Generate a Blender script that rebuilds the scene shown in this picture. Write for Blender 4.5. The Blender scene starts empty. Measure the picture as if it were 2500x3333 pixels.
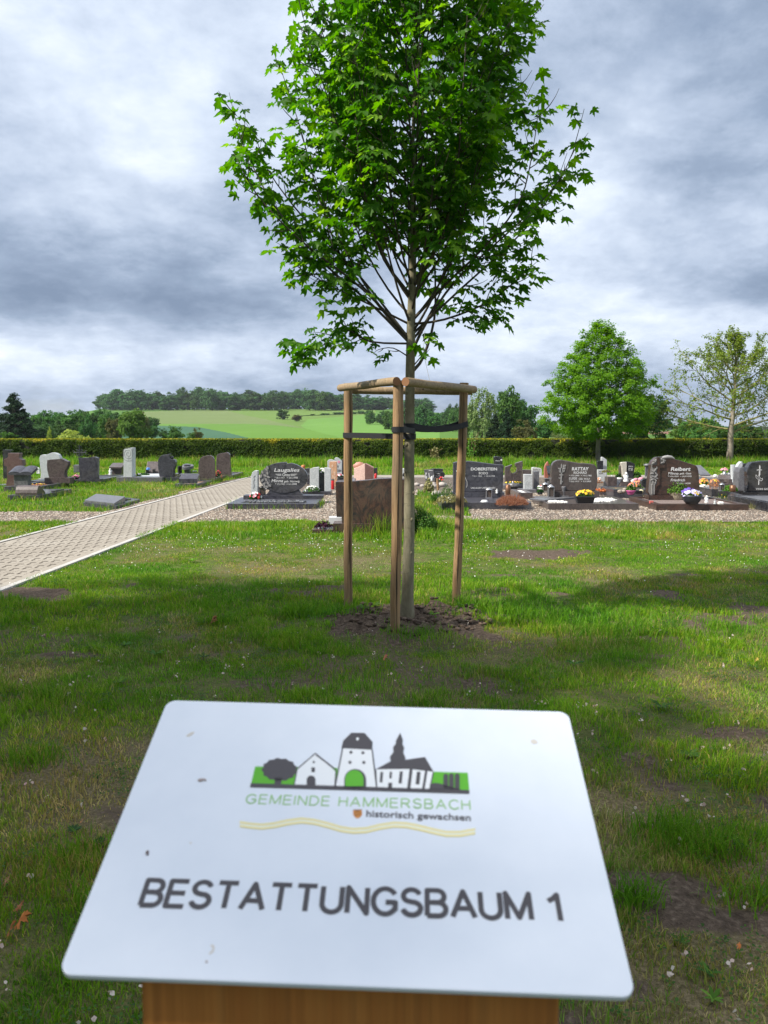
import bpy, bmesh, math, random
import numpy as np
from mathutils import Vector, Matrix, noise

S = bpy.context.scene
COL = S.collection
R = math.radians
rng = np.random.default_rng(7)
random.seed(7)

# ------------------------------------------------------------------ camera
F, PX0, PY0, CAMH = 2550.0, 1250.0, 1666.5, 1.65
TH = math.atan((1666.5 - 1395) / F)
CT, ST = math.cos(TH), math.sin(TH)
cam = bpy.data.cameras.new('camera')
cam.sensor_fit = 'VERTICAL'; cam.sensor_height = 24; cam.lens = 24 * F / 3333
cam.clip_start = 0.05; cam.clip_end = 9000
cam.dof.use_dof = True; cam.dof.focus_distance = 8.0; cam.dof.aperture_fstop = cam.lens / 1.9
co = bpy.data.objects.new('camera', cam); COL.objects.link(co)
co.location = (0, 0, CAMH); co.rotation_euler = (R(90) - TH, 0, 0)
S.camera = co

# ------------------------------------------------------------------ world + sun
SUN = Vector((-0.70, -0.30, 0.80)).normalized()      # direction towards the sun
SUN_EL = math.asin(SUN.z); SUN_AZ = math.atan2(SUN.x, SUN.y)
def build_world():
    w = bpy.data.worlds.new('World'); S.world = w; w.use_nodes = True
    nt = w.node_tree; nt.nodes.clear(); N = nt.nodes.new; L = nt.links.new
    out = N('ShaderNodeOutputWorld'); bg = N('ShaderNodeBackground'); bg.inputs[1].default_value = 1.0
    L(bg.outputs[0], out.inputs[0])
    sky = N('ShaderNodeTexSky'); sky.sky_type = 'NISHITA'; sky.sun_disc = False
    sky.sun_elevation = SUN_EL; sky.sun_rotation = SUN_AZ; sky.dust_density = 1.5
    sc = N('ShaderNodeVectorMath'); sc.operation = 'SCALE'; sc.inputs['Scale'].default_value = 0.09
    L(sky.outputs[0], sc.inputs[0])
    tc = N('ShaderNodeTexCoord'); nrm = N('ShaderNodeVectorMath'); nrm.operation = 'NORMALIZE'
    L(tc.outputs['Generated'], nrm.inputs[0])
    sp = N('ShaderNodeSeparateXYZ'); L(nrm.outputs[0], sp.inputs[0])
    def M(op, a, b=None, c=None, clamp=False):
        n = N('ShaderNodeMath'); n.operation = op; n.use_clamp = clamp
        for i, v in enumerate((a, b, c)):
            if v is None: continue
            if isinstance(v, (int, float)): n.inputs[i].default_value = v
            else: L(v, n.inputs[i])
        return n.outputs[0]
    z = M('MAXIMUM', sp.outputs[2], 0.0); zz = M('ADD', z, 0.30)
    cb = N('ShaderNodeCombineXYZ'); L(M('DIVIDE', sp.outputs[0], zz), cb.inputs[0]); L(M('DIVIDE', sp.outputs[1], zz), cb.inputs[1])
    cb.inputs[2].default_value = 3.7
    def noi(scale, det, rough, dist=0.0, off=0.0):
        n = N('ShaderNodeTexNoise'); n.inputs['Scale'].default_value = scale; n.inputs['Detail'].default_value = det
        n.inputs['Roughness'].default_value = rough; n.inputs['Distortion'].default_value = dist
        a = N('ShaderNodeVectorMath'); a.operation = 'ADD'; a.inputs[1].default_value = (off, off * .7, off * 1.3)
        L(cb.outputs[0], a.inputs[0]); L(a.outputs[0], n.inputs['Vector']); return n.outputs['Fac']
    n1 = noi(1.45, 9, .54, .12, 1.3); n2 = noi(5.6, 9, .64, .10, 4.1)
    # large lobes of cloud thickness in direction space: (x, y, z direction, width, amount)
    v = M('ADD', M('MULTIPLY', M('SUBTRACT', n1, .5), 1.6), M('MULTIPLY', M('SUBTRACT', n2, .5), .85))
    v = M('ADD', v, .47)
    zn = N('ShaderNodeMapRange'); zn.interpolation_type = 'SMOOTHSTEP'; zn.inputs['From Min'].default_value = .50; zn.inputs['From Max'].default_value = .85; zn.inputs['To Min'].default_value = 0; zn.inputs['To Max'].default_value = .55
    L(sp.outputs[2], zn.inputs['Value']); v = M('ADD', v, zn.outputs[0])  # extra brightness added to the unseen overhead sky to lift the ambient light
    def lobe(px, py, wid, amt, sy=2.0):
        x = (px - PX0) / F; y = (PY0 - py) / F
        d = Vector((x, CT + y * ST, -ST + y * CT)).normalized()
        sb = N('ShaderNodeVectorMath'); sb.operation = 'SUBTRACT'; sb.inputs[1].default_value = d; L(nrm.outputs[0], sb.inputs[0])
        ml = N('ShaderNodeVectorMath'); ml.operation = 'MULTIPLY'; ml.inputs[1].default_value = (1, 1, sy); L(sb.outputs[0], ml.inputs[0])
        ln = N('ShaderNodeVectorMath'); ln.operation = 'LENGTH'; L(ml.outputs[0], ln.inputs[0])
        mr = N('ShaderNodeMapRange'); mr.interpolation_type = 'SMOOTHSTEP'
        mr.inputs['From Min'].default_value = 0; mr.inputs['From Max'].default_value = wid
        mr.inputs['To Min'].default_value = amt; mr.inputs['To Max'].default_value = 0
        L(ln.outputs['Value'], mr.inputs['Value']); return mr.outputs[0]
    for a in ((300, 820, .42, -.36, 1.9), (150, 180, .5, .22, 1.5), (2330, 620, .30, -.22, 2.2), (2300, 100, .4, .02, 1.5), (1900, 560, .16, .18, 1.5),
              (2250, 760, .32, .22, 4), (250, 1180, .42, .42, 5), (1700, 1120, .38, .34, 4), (500, 1000, .3, -.10, 4), (2450, 930, .2, -.28, 5),
              (1250, 900, .3, .12, 3), (1050, 1310, .5, -.10, 7), (60, 1320, .3, -.22, 6), (2300, 1340, .3, -.16, 6), (500, 480, .2, .16, 1.5)):
        v = M('ADD', v, lobe(*a))
    cr = N('ShaderNodeValToRGB'); e = cr.color_ramp.elements
    e[0].position = 0.0; e[0].color = (.18, .24, .345, 1); e[1].position = 1.0; e[1].color = (.78, .835, .92, 1)
    for p, c in ((.26, (.265, .335, .455, 1)), (.48, (.40, .475, .605, 1)), (.72, (.57, .645, .765, 1))):
        x = e.new(p); x.color = c
    L(v, cr.inputs[0])
    # small gaps of blue sky
    gap = noi(1.5, 5, .55, .2, 9.0)
    mr = N('ShaderNodeMapRange'); mr.inputs['From Min'].default_value = .60; mr.inputs['From Max'].default_value = .74
    mr.inputs['To Min'].default_value = 0; mr.inputs['To Max'].default_value = .55; L(gap, mr.inputs['Value'])
    mx = N('ShaderNodeMix'); mx.data_type = 'RGBA'; L(mr.outputs[0], mx.inputs['Factor'])
    L(cr.outputs[0], mx.inputs['A']); L(sc.outputs[0], mx.inputs['B'])
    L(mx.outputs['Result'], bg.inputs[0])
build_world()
sl = bpy.data.lights.new('sun', 'SUN'); sl.energy = 5.0; sl.angle = R(1.4); sl.color = (1, .94, .84)
so = bpy.data.objects.new('sun', sl); COL.objects.link(so)
so.rotation_euler = SUN.to_track_quat('Z', 'Y').to_euler(); so.location = (-30, -15, 40)
S.view_settings.view_transform = 'Standard'; S.view_settings.look = 'None'
S.view_settings.exposure = 0.42; S.view_settings.gamma = 1.0
try: S.cycles.max_bounces = 7; S.cycles.transparent_max_bounces = 4
except Exception: pass

# ------------------------------------------------------------------ pixel -> world helpers (photo is 2500 x 3333)
def ray(px, py):
    x = (px - PX0) / F; y = (PY0 - py) / F
    return Vector((x, CT + y * ST, -ST + y * CT))
def gp(px, py, z=0.0):
    d = ray(px, py); t = (z - CAMH) / d.z
    return Vector((d.x * t, d.y * t, z))
def vp(px, py, Y):
    d = ray(px, py); t = Y / d.y
    return Vector((d.x * t, Y, CAMH + d.z * t))
def Yof(py, z=0.0): return gp(1250, py, z).y
def mc(ox, oy, s): return lambda x, y: (ox + x / s, oy + y / s)
K1 = mc(0, 1350, 3.687); K2 = mc(400, 1350, 3.687); K3 = mc(750, 1420, 3.687); K4 = mc(1150, 1350, 3.687)
K5 = mc(1400, 1450, 4.74); K6 = mc(1700, 1450, 4.74); K7 = mc(2000, 1450, 5.53); K8 = mc(2200, 1450, 5.53)
KF = mc(0, 0, .6636)      # whole-photo view coordinates

# ------------------------------------------------------------------ mesh helpers
def np_mesh(name, V, faces, midx=None, attrs=None, smooth=False):
    V = np.asarray(V, dtype=np.float32).reshape(-1, 3)
    me = bpy.data.meshes.new(name)
    me.vertices.add(len(V)); me.vertices.foreach_set('co', V.ravel())
    faces = [np.asarray(f, dtype=np.int32) for f in faces if len(f)]
    loops = np.concatenate([f.ravel() for f in faces])
    tot = np.concatenate([np.full(len(f), f.shape[1], dtype=np.int32) for f in faces])
    me.loops.add(len(loops)); me.loops.foreach_set('vertex_index', loops)
    st = np.concatenate([[0], np.cumsum(tot)[:-1]]).astype(np.int32)
    me.polygons.add(len(tot)); me.polygons.foreach_set('loop_start', st)
    if midx is not None: me.polygons.foreach_set('material_index', np.asarray(midx, dtype=np.int32))
    if smooth: me.polygons.foreach_set('use_smooth', np.ones(len(tot), dtype=bool))
    me.update(calc_edges=True)
    for k, a in (attrs or {}).items():
        at = me.attributes.new(k, 'FLOAT', 'POINT'); at.data.foreach_set('value', np.asarray(a, dtype=np.float32))
    return me
class B:
    def __init__(s): s.V = []; s.Fc = []; s.M = []; s.S = []
    def add(s, v, f, m=0, sm=False):
        o = len(s.V); s.V += [tuple(p) for p in v]
        for q in f: s.Fc.append(tuple(i + o for i in q)); s.M.append(m); s.S.append(sm)
        return s
    def hexa(s, p, m=0):   # 4 bottom, 4 top
        return s.add(p, [(3, 2, 1, 0), (4, 5, 6, 7), (0, 1, 5, 4), (1, 2, 6, 5), (2, 3, 7, 6), (3, 0, 4, 7)], m)
    def box(s, x0, x1, y0, y1, z0, z1, m=0):
        return s.hexa([(x0, y0, z0), (x1, y0, z0), (x1, y1, z0), (x0, y1, z0), (x0, y0, z1), (x1, y0, z1), (x1, y1, z1), (x0, y1, z1)], m)
    def prism(s, pts, y0, y1, m=0):     # outline (x, z) pushed along Y
        n = len(pts)
        return s.add([(x, y0, z) for x, z in pts] + [(x, y1, z) for x, z in pts],
                     [tuple(range(n)), tuple(range(2 * n - 1, n - 1, -1))] + [((i + 1) % n, i, i + n, (i + 1) % n + n) for i in range(n)], m)
    def plate(s, P, N_, t, m=0):        # planar 3-D outline thickened along N_
        n = len(P); Q = [Vector(p) + Vector(N_) * t for p in P]
        return s.add(list(P) + Q, [tuple(range(n - 1, -1, -1)), tuple(range(n, 2 * n))] + [(i, (i + 1) % n, (i + 1) % n + n, i + n) for i in range(n)], m)
    def tube(s, P, r, n=6, m=0, cap=True):
        P = [Vector(p) for p in P]; rings = []
        up = Vector((0.03, 1, 0.05))
        for i, p in enumerate(P):
            t = (P[min(i + 1, len(P) - 1)] - P[max(i - 1, 0)])
            t = t.normalized() if t.length > 1e-9 else Vector((0, 0, 1))
            a = t.cross(up);
            if a.length < 1e-3: a = t.cross(Vector((1, 0, 0)))
            a.normalize(); b = t.cross(a); rr = r[i] if hasattr(r, '__len__') else r
            rings += [p + (a * math.cos(k * 2 * math.pi / n) + b * math.sin(k * 2 * math.pi / n)) * rr for k in range(n)]
        f = [(i * n + k, i * n + (k + 1) % n, (i + 1) * n + (k + 1) % n, (i + 1) * n + k) for i in range(len(P) - 1) for k in range(n)]
        s.add(rings, f, m, True)
        if cap:
            s.add(rings[:n], [tuple(range(n - 1, -1, -1))], m); s.add(rings[-n:], [tuple(range(n))], m)
        return s
    def lathe(s, c, prof, n=20, m=0, sx=1, sy=1):
        V = []
        for r_, z in prof: V += [(c[0] + sx * r_ * math.cos(k * 2 * math.pi / n), c[1] + sy * r_ * math.sin(k * 2 * math.pi / n), c[2] + z) for k in range(n)]
        f = [(i * n + k, i * n + (k + 1) % n, (i + 1) * n + (k + 1) % n, (i + 1) * n + k) for i in range(len(prof) - 1) for k in range(n)]
        s.add(V, f, m, True)
        s.add(V[:n], [tuple(range(n - 1, -1, -1))], m); s.add(V[-n:], [tuple(range(n))], m)
        return s
    def blob(s, c, rx, ry, rz, n=10, m=0, lump=0.0, seed=0):
        V = []; k2 = max(4, n // 2)
        for i in range(k2 + 1):
            a = math.pi * i / k2
            for k in range(n):
                b = 2 * math.pi * k / n
                d = Vector((math.sin(a) * math.cos(b), math.sin(a) * math.sin(b), -math.cos(a)))
                q = 1 + lump * noise.noise(d * 1.7 + Vector((seed * 3.1, seed, 0)))
                V.append((c[0] + d.x * rx * q, c[1] + d.y * ry * q, c[2] + d.z * rz * q))
        f = [(i * n + k, i * n + (k + 1) % n, (i + 1) * n + (k + 1) % n, (i + 1) * n + k) for i in range(k2) for k in range(n)]
        return s.add(V, f, m, True)
    def mesh(s, name, bevel=0.0, seg=2):
        me = bpy.data.meshes.new(name); me.from_pydata(s.V, [], s.Fc)
        me.polygons.foreach_set('material_index', s.M); me.polygons.foreach_set('use_smooth', s.S); me.update()
        if bevel:
            bm = bmesh.new(); bm.from_mesh(me)
            bmesh.ops.remove_doubles(bm, verts=bm.verts, dist=1e-5)
            bmesh.ops.recalc_face_normals(bm, faces=bm.faces)
            ed = [e for e in bm.edges if len(e.link_faces) == 2 and e.calc_face_angle(0) > R(25)]
            bmesh.ops.bevel(bm, geom=ed, offset=bevel, segments=seg, affect='EDGES', profile=.6, clamp_overlap=True)
            bm.to_mesh(me); bm.free()
        return me
def wloc(o):
    v = Vector((0, 0, 0))
    while o is not None: v += o.location; o = o.parent
    return v
def tag(o, label=None, cat=None, group=None, kind=None):
    if label: o['label'] = label
    if cat: o['category'] = cat
    if group: o['group'] = group
    if kind: o['kind'] = kind
    return o
def mk(name, me, mat, parent=None, label=None, cat=None, group=None, kind=None):
    if isinstance(me, B): me = me.mesh(name)
    me.name = name
    o = bpy.data.objects.new(name, me); COL.objects.link(o)
    for m_ in (mat if isinstance(mat, (list, tuple)) else [mat]): me.materials.append(m_)
    if parent:
        o.parent = parent; me.transform(Matrix.Translation(-wloc(parent)))
    elif kind != 'structure' and len(me.vertices):
        a = np.empty(len(me.vertices) * 3, dtype=np.float32); me.vertices.foreach_get('co', a); a = a.reshape(-1, 3)
        c = Vector(((a[:, 0].min() + a[:, 0].max()) / 2, (a[:, 1].min() + a[:, 1].max()) / 2, a[:, 2].min()))
        me.transform(Matrix.Translation(-c)); o.location = c
    return tag(o, label, cat, group, kind)
def thing(name, label, cat, loc, group=None):
    o = bpy.data.objects.new(name, None); COL.objects.link(o); o.location = loc; o.empty_display_size = .1
    return tag(o, label, cat, group)
def copy_tree(o, parent=None):
    c = o.copy(); COL.objects.link(c); c.parent = parent
    for ch in list(o.children): copy_tree(ch, c)
    return c

# ------------------------------------------------------------------ materials
def nm(name):
    m = bpy.data.materials.new(name); m.use_nodes = True
    nt = m.node_tree; b = nt.nodes['Principled BSDF']
    return m, nt, b
def sset(b, k, v):
    if k in b.inputs: b.inputs[k].default_value = v
def c4(c): return (c[0], c[1], c[2], 1)
def simple(name, c, rough=.6, metal=0, spec=.5):
    m, nt, b = nm(name); b.inputs['Base Color'].default_value = c4(c); b.inputs['Roughness'].default_value = rough
    b.inputs['Metallic'].default_value = metal; sset(b, 'Specular IOR Level', spec); return m
def tn(nt, scale, det=4, rough=.5, dist=0, vec=None, coord='Object', scl=None):
    n = nt.nodes.new('ShaderNodeTexNoise'); n.inputs['Scale'].default_value = scale; n.inputs['Detail'].default_value = det
    n.inputs['Roughness'].default_value = rough; n.inputs['Distortion'].default_value = dist
    if vec is None:
        if coord == 'World':
            g = nt.nodes.new('ShaderNodeNewGeometry'); vec = g.outputs['Position']
        else:
            g = nt.nodes.new('ShaderNodeTexCoord'); vec = g.outputs[coord]
    if scl:
        mp = nt.nodes.new('ShaderNodeMapping'); mp.inputs['Scale'].default_value = scl; nt.links.new(vec, mp.inputs[0]); vec = mp.outputs[0]
    nt.links.new(vec, n.inputs['Vector']); return n
def ramp(nt, fac, stops):
    r = nt.nodes.new('ShaderNodeValToRGB'); e = r.color_ramp.elements
    e[0].position = stops[0][0]; e[0].color = c4(stops[0][1]); e[1].position = stops[-1][0]; e[1].color = c4(stops[-1][1])
    for p, c in stops[1:-1]: x = e.new(p); x.color = c4(c)
    nt.links.new(fac, r.inputs[0]); return r.outputs[0]
def mixc(nt, f, a, b, mode='MIX'):
    m = nt.nodes.new('ShaderNodeMix'); m.data_type = 'RGBA'; m.blend_type = mode
    for k, v in (('Factor', f), ('A', a), ('B', b)):
        if isinstance(v, (int, float)): m.inputs[k].default_value = v
        elif isinstance(v, tuple): m.inputs[k].default_value = c4(v)
        else: nt.links.new(v, m.inputs[k])
    return m.outputs['Result']
def math_(nt, op, a, b=None, clamp=False):
    n = nt.nodes.new('ShaderNodeMath'); n.operation = op; n.use_clamp = clamp
    for i, v in enumerate((a, b)):
        if v is None: continue
        if isinstance(v, (int, float)): n.inputs[i].default_value = v
        else: nt.links.new(v, n.inputs[i])
    return n.outputs[0]
def bump(nt, b, h, strength=.3, dist=.02):
    n = nt.nodes.new('ShaderNodeBump'); n.inputs['Strength'].default_value = strength; n.inputs['Distance'].default_value = dist
    nt.links.new(h, n.inputs['Height']); nt.links.new(n.outputs[0], b.inputs['Normal'])
def granite(name, base, vein, rough=.22, scale=5, speck=.25, dist=2.0, streak=(1, 1, 1)):
    m, nt, b = nm(name)
    n = tn(nt, scale, 6, .62, dist, coord='World', scl=streak)
    col = ramp(nt, n.outputs['Fac'], [(.36, base), (.50, tuple((x + y) / 2 for x, y in zip(base, vein))), (.60, vein), (.68, base)])
    s = tn(nt, 140, 2, .7, coord='World')
    sp = ramp(nt, s.outputs['Fac'], [(.3, (1 - speck,) * 3), (.7, (1 + speck,) * 3)])
    col = mixc(nt, 1.0, col, sp, 'MULTIPLY')
    d = tn(nt, 2.3, 5, .6, coord='World')
    col = mixc(nt, ramp(nt, d.outputs['Fac'], [(.5, (0, 0, 0)), (.75, (.22, .22, .22))]), col, (.22, .2, .16))
    nt.links.new(col, b.inputs['Base Color'])
    b.inputs['Roughness'].default_value = rough; bump(nt, b, s.outputs['Fac'], .06, .004)
    return m
def foliage(name, c1, c2, c3=None, tr=.35, rough=.5, patch=0.0):
    m, nt, b = nm(name)
    a = nt.nodes.new('ShaderNodeAttribute'); a.attribute_name = 'rnd'
    oi = nt.nodes.new('ShaderNodeObjectInfo')
    stops = [(0, c1), (1, c2)] if c3 is None else [(0, c1), (.8, c2), (1, c3)]
    col = ramp(nt, a.outputs['Fac'], stops)
    h = nt.nodes.new('ShaderNodeHueSaturation'); nt.links.new(col, h.inputs['Color'])
    nt.links.new(math_(nt, 'ADD', math_(nt, 'MULTIPLY', oi.outputs['Random'], .45), .78), h.inputs['Value'])
    nt.links.new(math_(nt, 'ADD', math_(nt, 'MULTIPLY', oi.outputs['Random'], .03), .487), h.inputs['Hue'])
    col = h.outputs[0]
    nt.links.new(col, b.inputs['Base Color']); b.inputs['Roughness'].default_value = rough; sset(b, 'Specular IOR Level', .14)
    t = nt.nodes.new('ShaderNodeBsdfTranslucent')
    g = nt.nodes.new('ShaderNodeHueSaturation'); g.inputs['Saturation'].default_value = 1.1; g.inputs['Value'].default_value = 1.7; nt.links.new(col, g.inputs['Color'])
    nt.links.new(g.outputs[0], t.inputs['Color'])
    mx = nt.nodes.new('ShaderNodeMixShader'); mx.inputs[0].default_value = tr
    out = [n for n in nt.nodes if n.type == 'OUTPUT_MATERIAL'][0]
    nt.links.new(b.outputs[0], mx.inputs[1]); nt.links.new(t.outputs[0], mx.inputs[2]); nt.links.new(mx.outputs[0], out.inputs[0])
    return m
def bark(name, c1, c2, scale=9, zs=.35):
    m, nt, b = nm(name)
    n = tn(nt, scale, 6, .65, .4, scl=(1, 1, zs)); n2 = tn(nt, scale * 6, 3, .6, 0, scl=(1, 1, 2.5))
    col = ramp(nt, n.outputs['Fac'], [(.35, c1), (.65, c2)])
    col = mixc(nt, ramp(nt, n2.outputs['Fac'], [(.55, (0, 0, 0)), (.72, (.5, .5, .5))]), col, tuple(x * .45 for x in c1))
    nt.links.new(col, b.inputs['Base Color']); b.inputs['Roughness'].default_value = .85; bump(nt, b, n2.outputs['Fac'], .4, .01)
    return m
def wood(name, c1, c2, grey=(.2, .17, .14), axis=(14, 14, .8), rough=.7):
    m, nt, b = nm(name)
    n = tn(nt, 2.2, 5, .6, 1.2, scl=axis)
    col = ramp(nt, n.outputs['Fac'], [(.3, c1), (.48, c2), (.56, c1), (.72, c2)])
    f = tn(nt, 9, 5, .7, .3, scl=(axis[0] * .5, axis[1] * .5, axis[2] * .5))
    col = mixc(nt, ramp(nt, f.outputs['Fac'], [(.55, (0, 0, 0)), (.66, (.75, .75, .75))]), col, tuple(x * .35 for x in c1))
    k = tn(nt, 3, 3, .5)
    col = mixc(nt, ramp(nt, k.outputs['Fac'], [(.4, (0, 0, 0)), (.7, (.5, .5, .5))]), col, grey)
    nt.links.new(col, b.inputs['Base Color']); b.inputs['Roughness'].default_value = rough; bump(nt, b, f.outputs['Fac'], .35, .006)
    return m

G_BLACK = granite('granite_black', (.016, .017, .020), (.045, .047, .055), .16, 6, .3)
G_BLUE = granite('granite_blue_grey', (0.032, 0.032, 0.042), (0.079, 0.078, 0.094), .30, 5, .25, 2.5)
G_GREY = granite('granite_mid_grey', (0.085, 0.085, 0.098), (0.162, 0.162, 0.170), .35, 7, .25)
G_LIGHT = granite('granite_light_grey', (.40, .42, .42), (.60, .62, .62), .45, 11, .12, 1.6)
G_WHITE = granite('granite_white', (.60, .62, .62), (.44, .47, .48), .45, 12, .1, 2.2)
G_BROWN = granite('granite_brown', (0.058, 0.045, 0.043), (0.125, 0.098, 0.094), .30, 6, .22, 2.6)
G_RED = granite('granite_red_brown', (0.093, 0.051, 0.047), (0.162, 0.102, 0.093), .35, 7, .2, 2.0)
G_AURORA = granite('granite_dark_swirl', (0.024, 0.023, 0.025), (0.111, 0.058, 0.043), .26, 2.6, .25, 3.4, (1.5, 1, .9))
G_PARAD = granite('granite_dark_brown', (0.032, 0.022, 0.019), (0.079, 0.043, 0.032), .28, 3.6, .2, 2.5, (1, 1, 1.4))
G_RATT = granite('granite_taupe', (0.055, 0.045, 0.044), (0.098, 0.078, 0.072), .28, 4.5, .22, 3.0, (1.6, 1, .8))
G_PINK = granite('stone_pink', (.50, .33, .28), (.62, .44, .38), .6, 10, .2)
G_PINKD = granite('stone_rose', (.38, .17, .12), (.50, .26, .20), .5, 9, .2)
G_SAND = granite('stone_orange', (.58, .30, .16), (.68, .42, .26), .6, 7, .15)
G_RSTONE = granite('stone_brick_red', (.30, .09, .06), (.40, .15, .10), .5, 9, .2)
G_BEIGE = granite('stone_beige', (.50, .46, .38), (.62, .58, .50), .5, 10, .15)
LETTER = simple('letter_silver', (.66, .66, .66), .4)
LETTERD = simple('letter_dark', (.10, .09, .09), .5)
REL = granite('relief_grey', (.22, .215, .21), (.34, .33, .32), .6, 20, .2)
BLACKM = simple('matt_black', (.012, .012, .014), .55)
BLACKP = simple('black_plastic', (.02, .022, .026), .35)
WHITEP = simple('white_ceramic', (.78, .78, .76), .3)
GLASSD = simple('lantern_glass', (.10, .08, .07), .08)
STEEL = simple('stainless_steel', (.45, .45, .46), .3, .8)
BRONZE = simple('bronze', (.20, .10, .055), .4, .6)
REDM = simple('red_glass', (.55, .02, .02), .25)
PINKPOT = simple('pink_plastic', (.72, .14, .40), .4)
SLATEPOT = simple('anthracite_plastic', (.030, .036, .044), .4)
BASK = simple('basket_stone', (.36, .31, .22), .85)
FG = foliage('leaf_green', (.03, .085, .012), (.09, .20, .03), None, .3)
FGD = foliage('leaf_dark', (.015, .045, .012), (.05, .11, .025), None, .25)
FGL = foliage('leaf_bright', (.06, .15, .015), (.16, .30, .04), None, .35)
FPUR = foliage('leaf_purple', (.025, .008, .018), (.09, .025, .05), None, .2)
FHEA = foliage('heather_dry', (.30, .13, .07), (.52, .30, .17), None, .2)
FSED = foliage('leaf_sedum', (.14, .15, .05), (.36, .33, .14), None, .25)
def bloom(name, c): return simple('bloom_' + name, c, .6)
BW = bloom('white', (.80, .80, .76)); BY = bloom('yellow', (.80, .52, .02)); BR = bloom('red', (.55, .02, .025)); BP = bloom('pink', (.75, .30, .38))
BO = bloom('orange', (.75, .28, .10)); BV = bloom('violet', (.13, .07, .42)); BL = bloom('lilac', (.52, .48, .78)); BM = bloom('magenta', (.62, .10, .30)); BB = bloom('blue', (.05, .22, .70))
PEBW = simple('pebble_white', (.75, .74, .71), .7)
PEBD = simple('pebble_dark', (.035, .037, .042), .5)

# ------------------------------------------------------------------ noise + masks for the ground
def vnoise(x, y, sc, seed=0):
    x = np.asarray(x) / sc + 100.3 * seed + 1000; y = np.asarray(y) / sc + 57.7 * seed + 1000
    xi = np.floor(x).astype(np.int64); yi = np.floor(y).astype(np.int64); fx = x - xi; fy = y - yi
    fx = fx * fx * (3 - 2 * fx); fy = fy * fy * (3 - 2 * fy)
    def h(a, b):
        v = (a * 374761393 + b * 668265263 + seed * 974634777) & 0x7fffffff
        v = ((v ^ (v >> 13)) * 1274126177) & 0x7fffffff
        return ((v ^ (v >> 16)) & 0xffff) / 65535.0
    return (h(xi, yi) * (1 - fx) + h(xi + 1, yi) * fx) * (1 - fy) + (h(xi, yi + 1) * (1 - fx) + h(xi + 1, yi + 1) * fx) * fy
def fbm(x, y, sc, seed=0): return (vnoise(x, y, sc, seed) * .5 + vnoise(x, y, sc / 2.1, seed + 1) * .3 + vnoise(x, y, sc / 4.7, seed + 2) * .2)
def inpoly(x, y, P):
    x = np.asarray(x); y = np.asarray(y); c = np.zeros(x.shape, bool); n = len(P)
    for i in range(n):
        x0, y0 = P[i]; x1, y1 = P[i - 1]
        c ^= ((y0 > y) != (y1 > y)) & (x < (x1 - x0) * (y - y0) / (y1 - y0 + 1e-12) + x0)
    return c
def PL(Y): return -5.86 + (Y - 6) * .0665      # left and right edge of the path
def PR(Y): return -4.03 + (Y - 6) * .0500
FRONT_GRAVEL, BACK_PATH0, BACK_PATH1, HEDGE_Y = 13.75, 26.3, 27.7, 37.4
RECTS = []      # footprints of graves (x0,x1,y0,y1)
SOILS = [  # cx, cy, rx, ry, strength
    (gp(*KF(878, 1353)).x, gp(*KF(878, 1353)).y, .82, .50, 1.3), (gp(*KF(60, 1285)).x, gp(*KF(60, 1285)).y, .72, .42, 1.1),
    (gp(*KF(1180, 1197)).x, gp(*KF(1180, 1197)).y, .75, .42, 1.0), (gp(*KF(160, 1418)).x, gp(*KF(160, 1418)).y, .26, .10, .75),
    (gp(*KF(860, 1455)).x, gp(*KF(860, 1455)).y, .7, .45, .5), (gp(*KF(1610, 1590)).x, gp(*KF(1610, 1590)).y, .30, .08, .7),
    (gp(*KF(1430, 1930)).x, gp(*KF(1440, 1930)).y, .30, .10, 1.1), (gp(*KF(1560, 1990)).x, gp(*KF(1560, 1990)).y, .22, .08, 1.1), (gp(*KF(600, 1480)).x, gp(*KF(600, 1480)).y, .35, .12, .6),
    (gp(*KF(90, 1385)).x - .4, gp(*KF(90, 1385)).y, .7, .3, .5), (gp(*KF(950, 1400)).x, gp(*KF(950, 1400)).y, .6, .25, .5)]
def soil(x, y):
    x = np.asarray(x, float); y = np.asarray(y, float)
    s = np.clip((fbm(x, y, .55, 3) - .62) * 5, 0, .8) * (y < 9)
    nz = (fbm(x, y, .30, 9) - .5) * 1.5 + (fbm(x, y, .9, 19) - .5) * 1.3
    for cx, cy, rx, ry, k in SOILS:
        d = np.sqrt(((x - cx) / rx) ** 2 + ((y - cy) / ry) ** 2) + nz
        s = np.maximum(s, np.clip((1.12 - d) * 3, 0, 1) * min(k, 1))
    return np.clip(s, 0, 1)
def dryness(x, y):
    d = fbm(x, y, 1.4, 21) * .75 + fbm(x, y, .3, 31) * .35
    near = np.clip((6.4 - y) / 1.5, 0, 1) * .12 + np.clip((3.4 - y) / 1.5, 0, 1) * .06
    return np.clip((d - .52) * 3.2 + near * 1.6, 0, 1)
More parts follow.
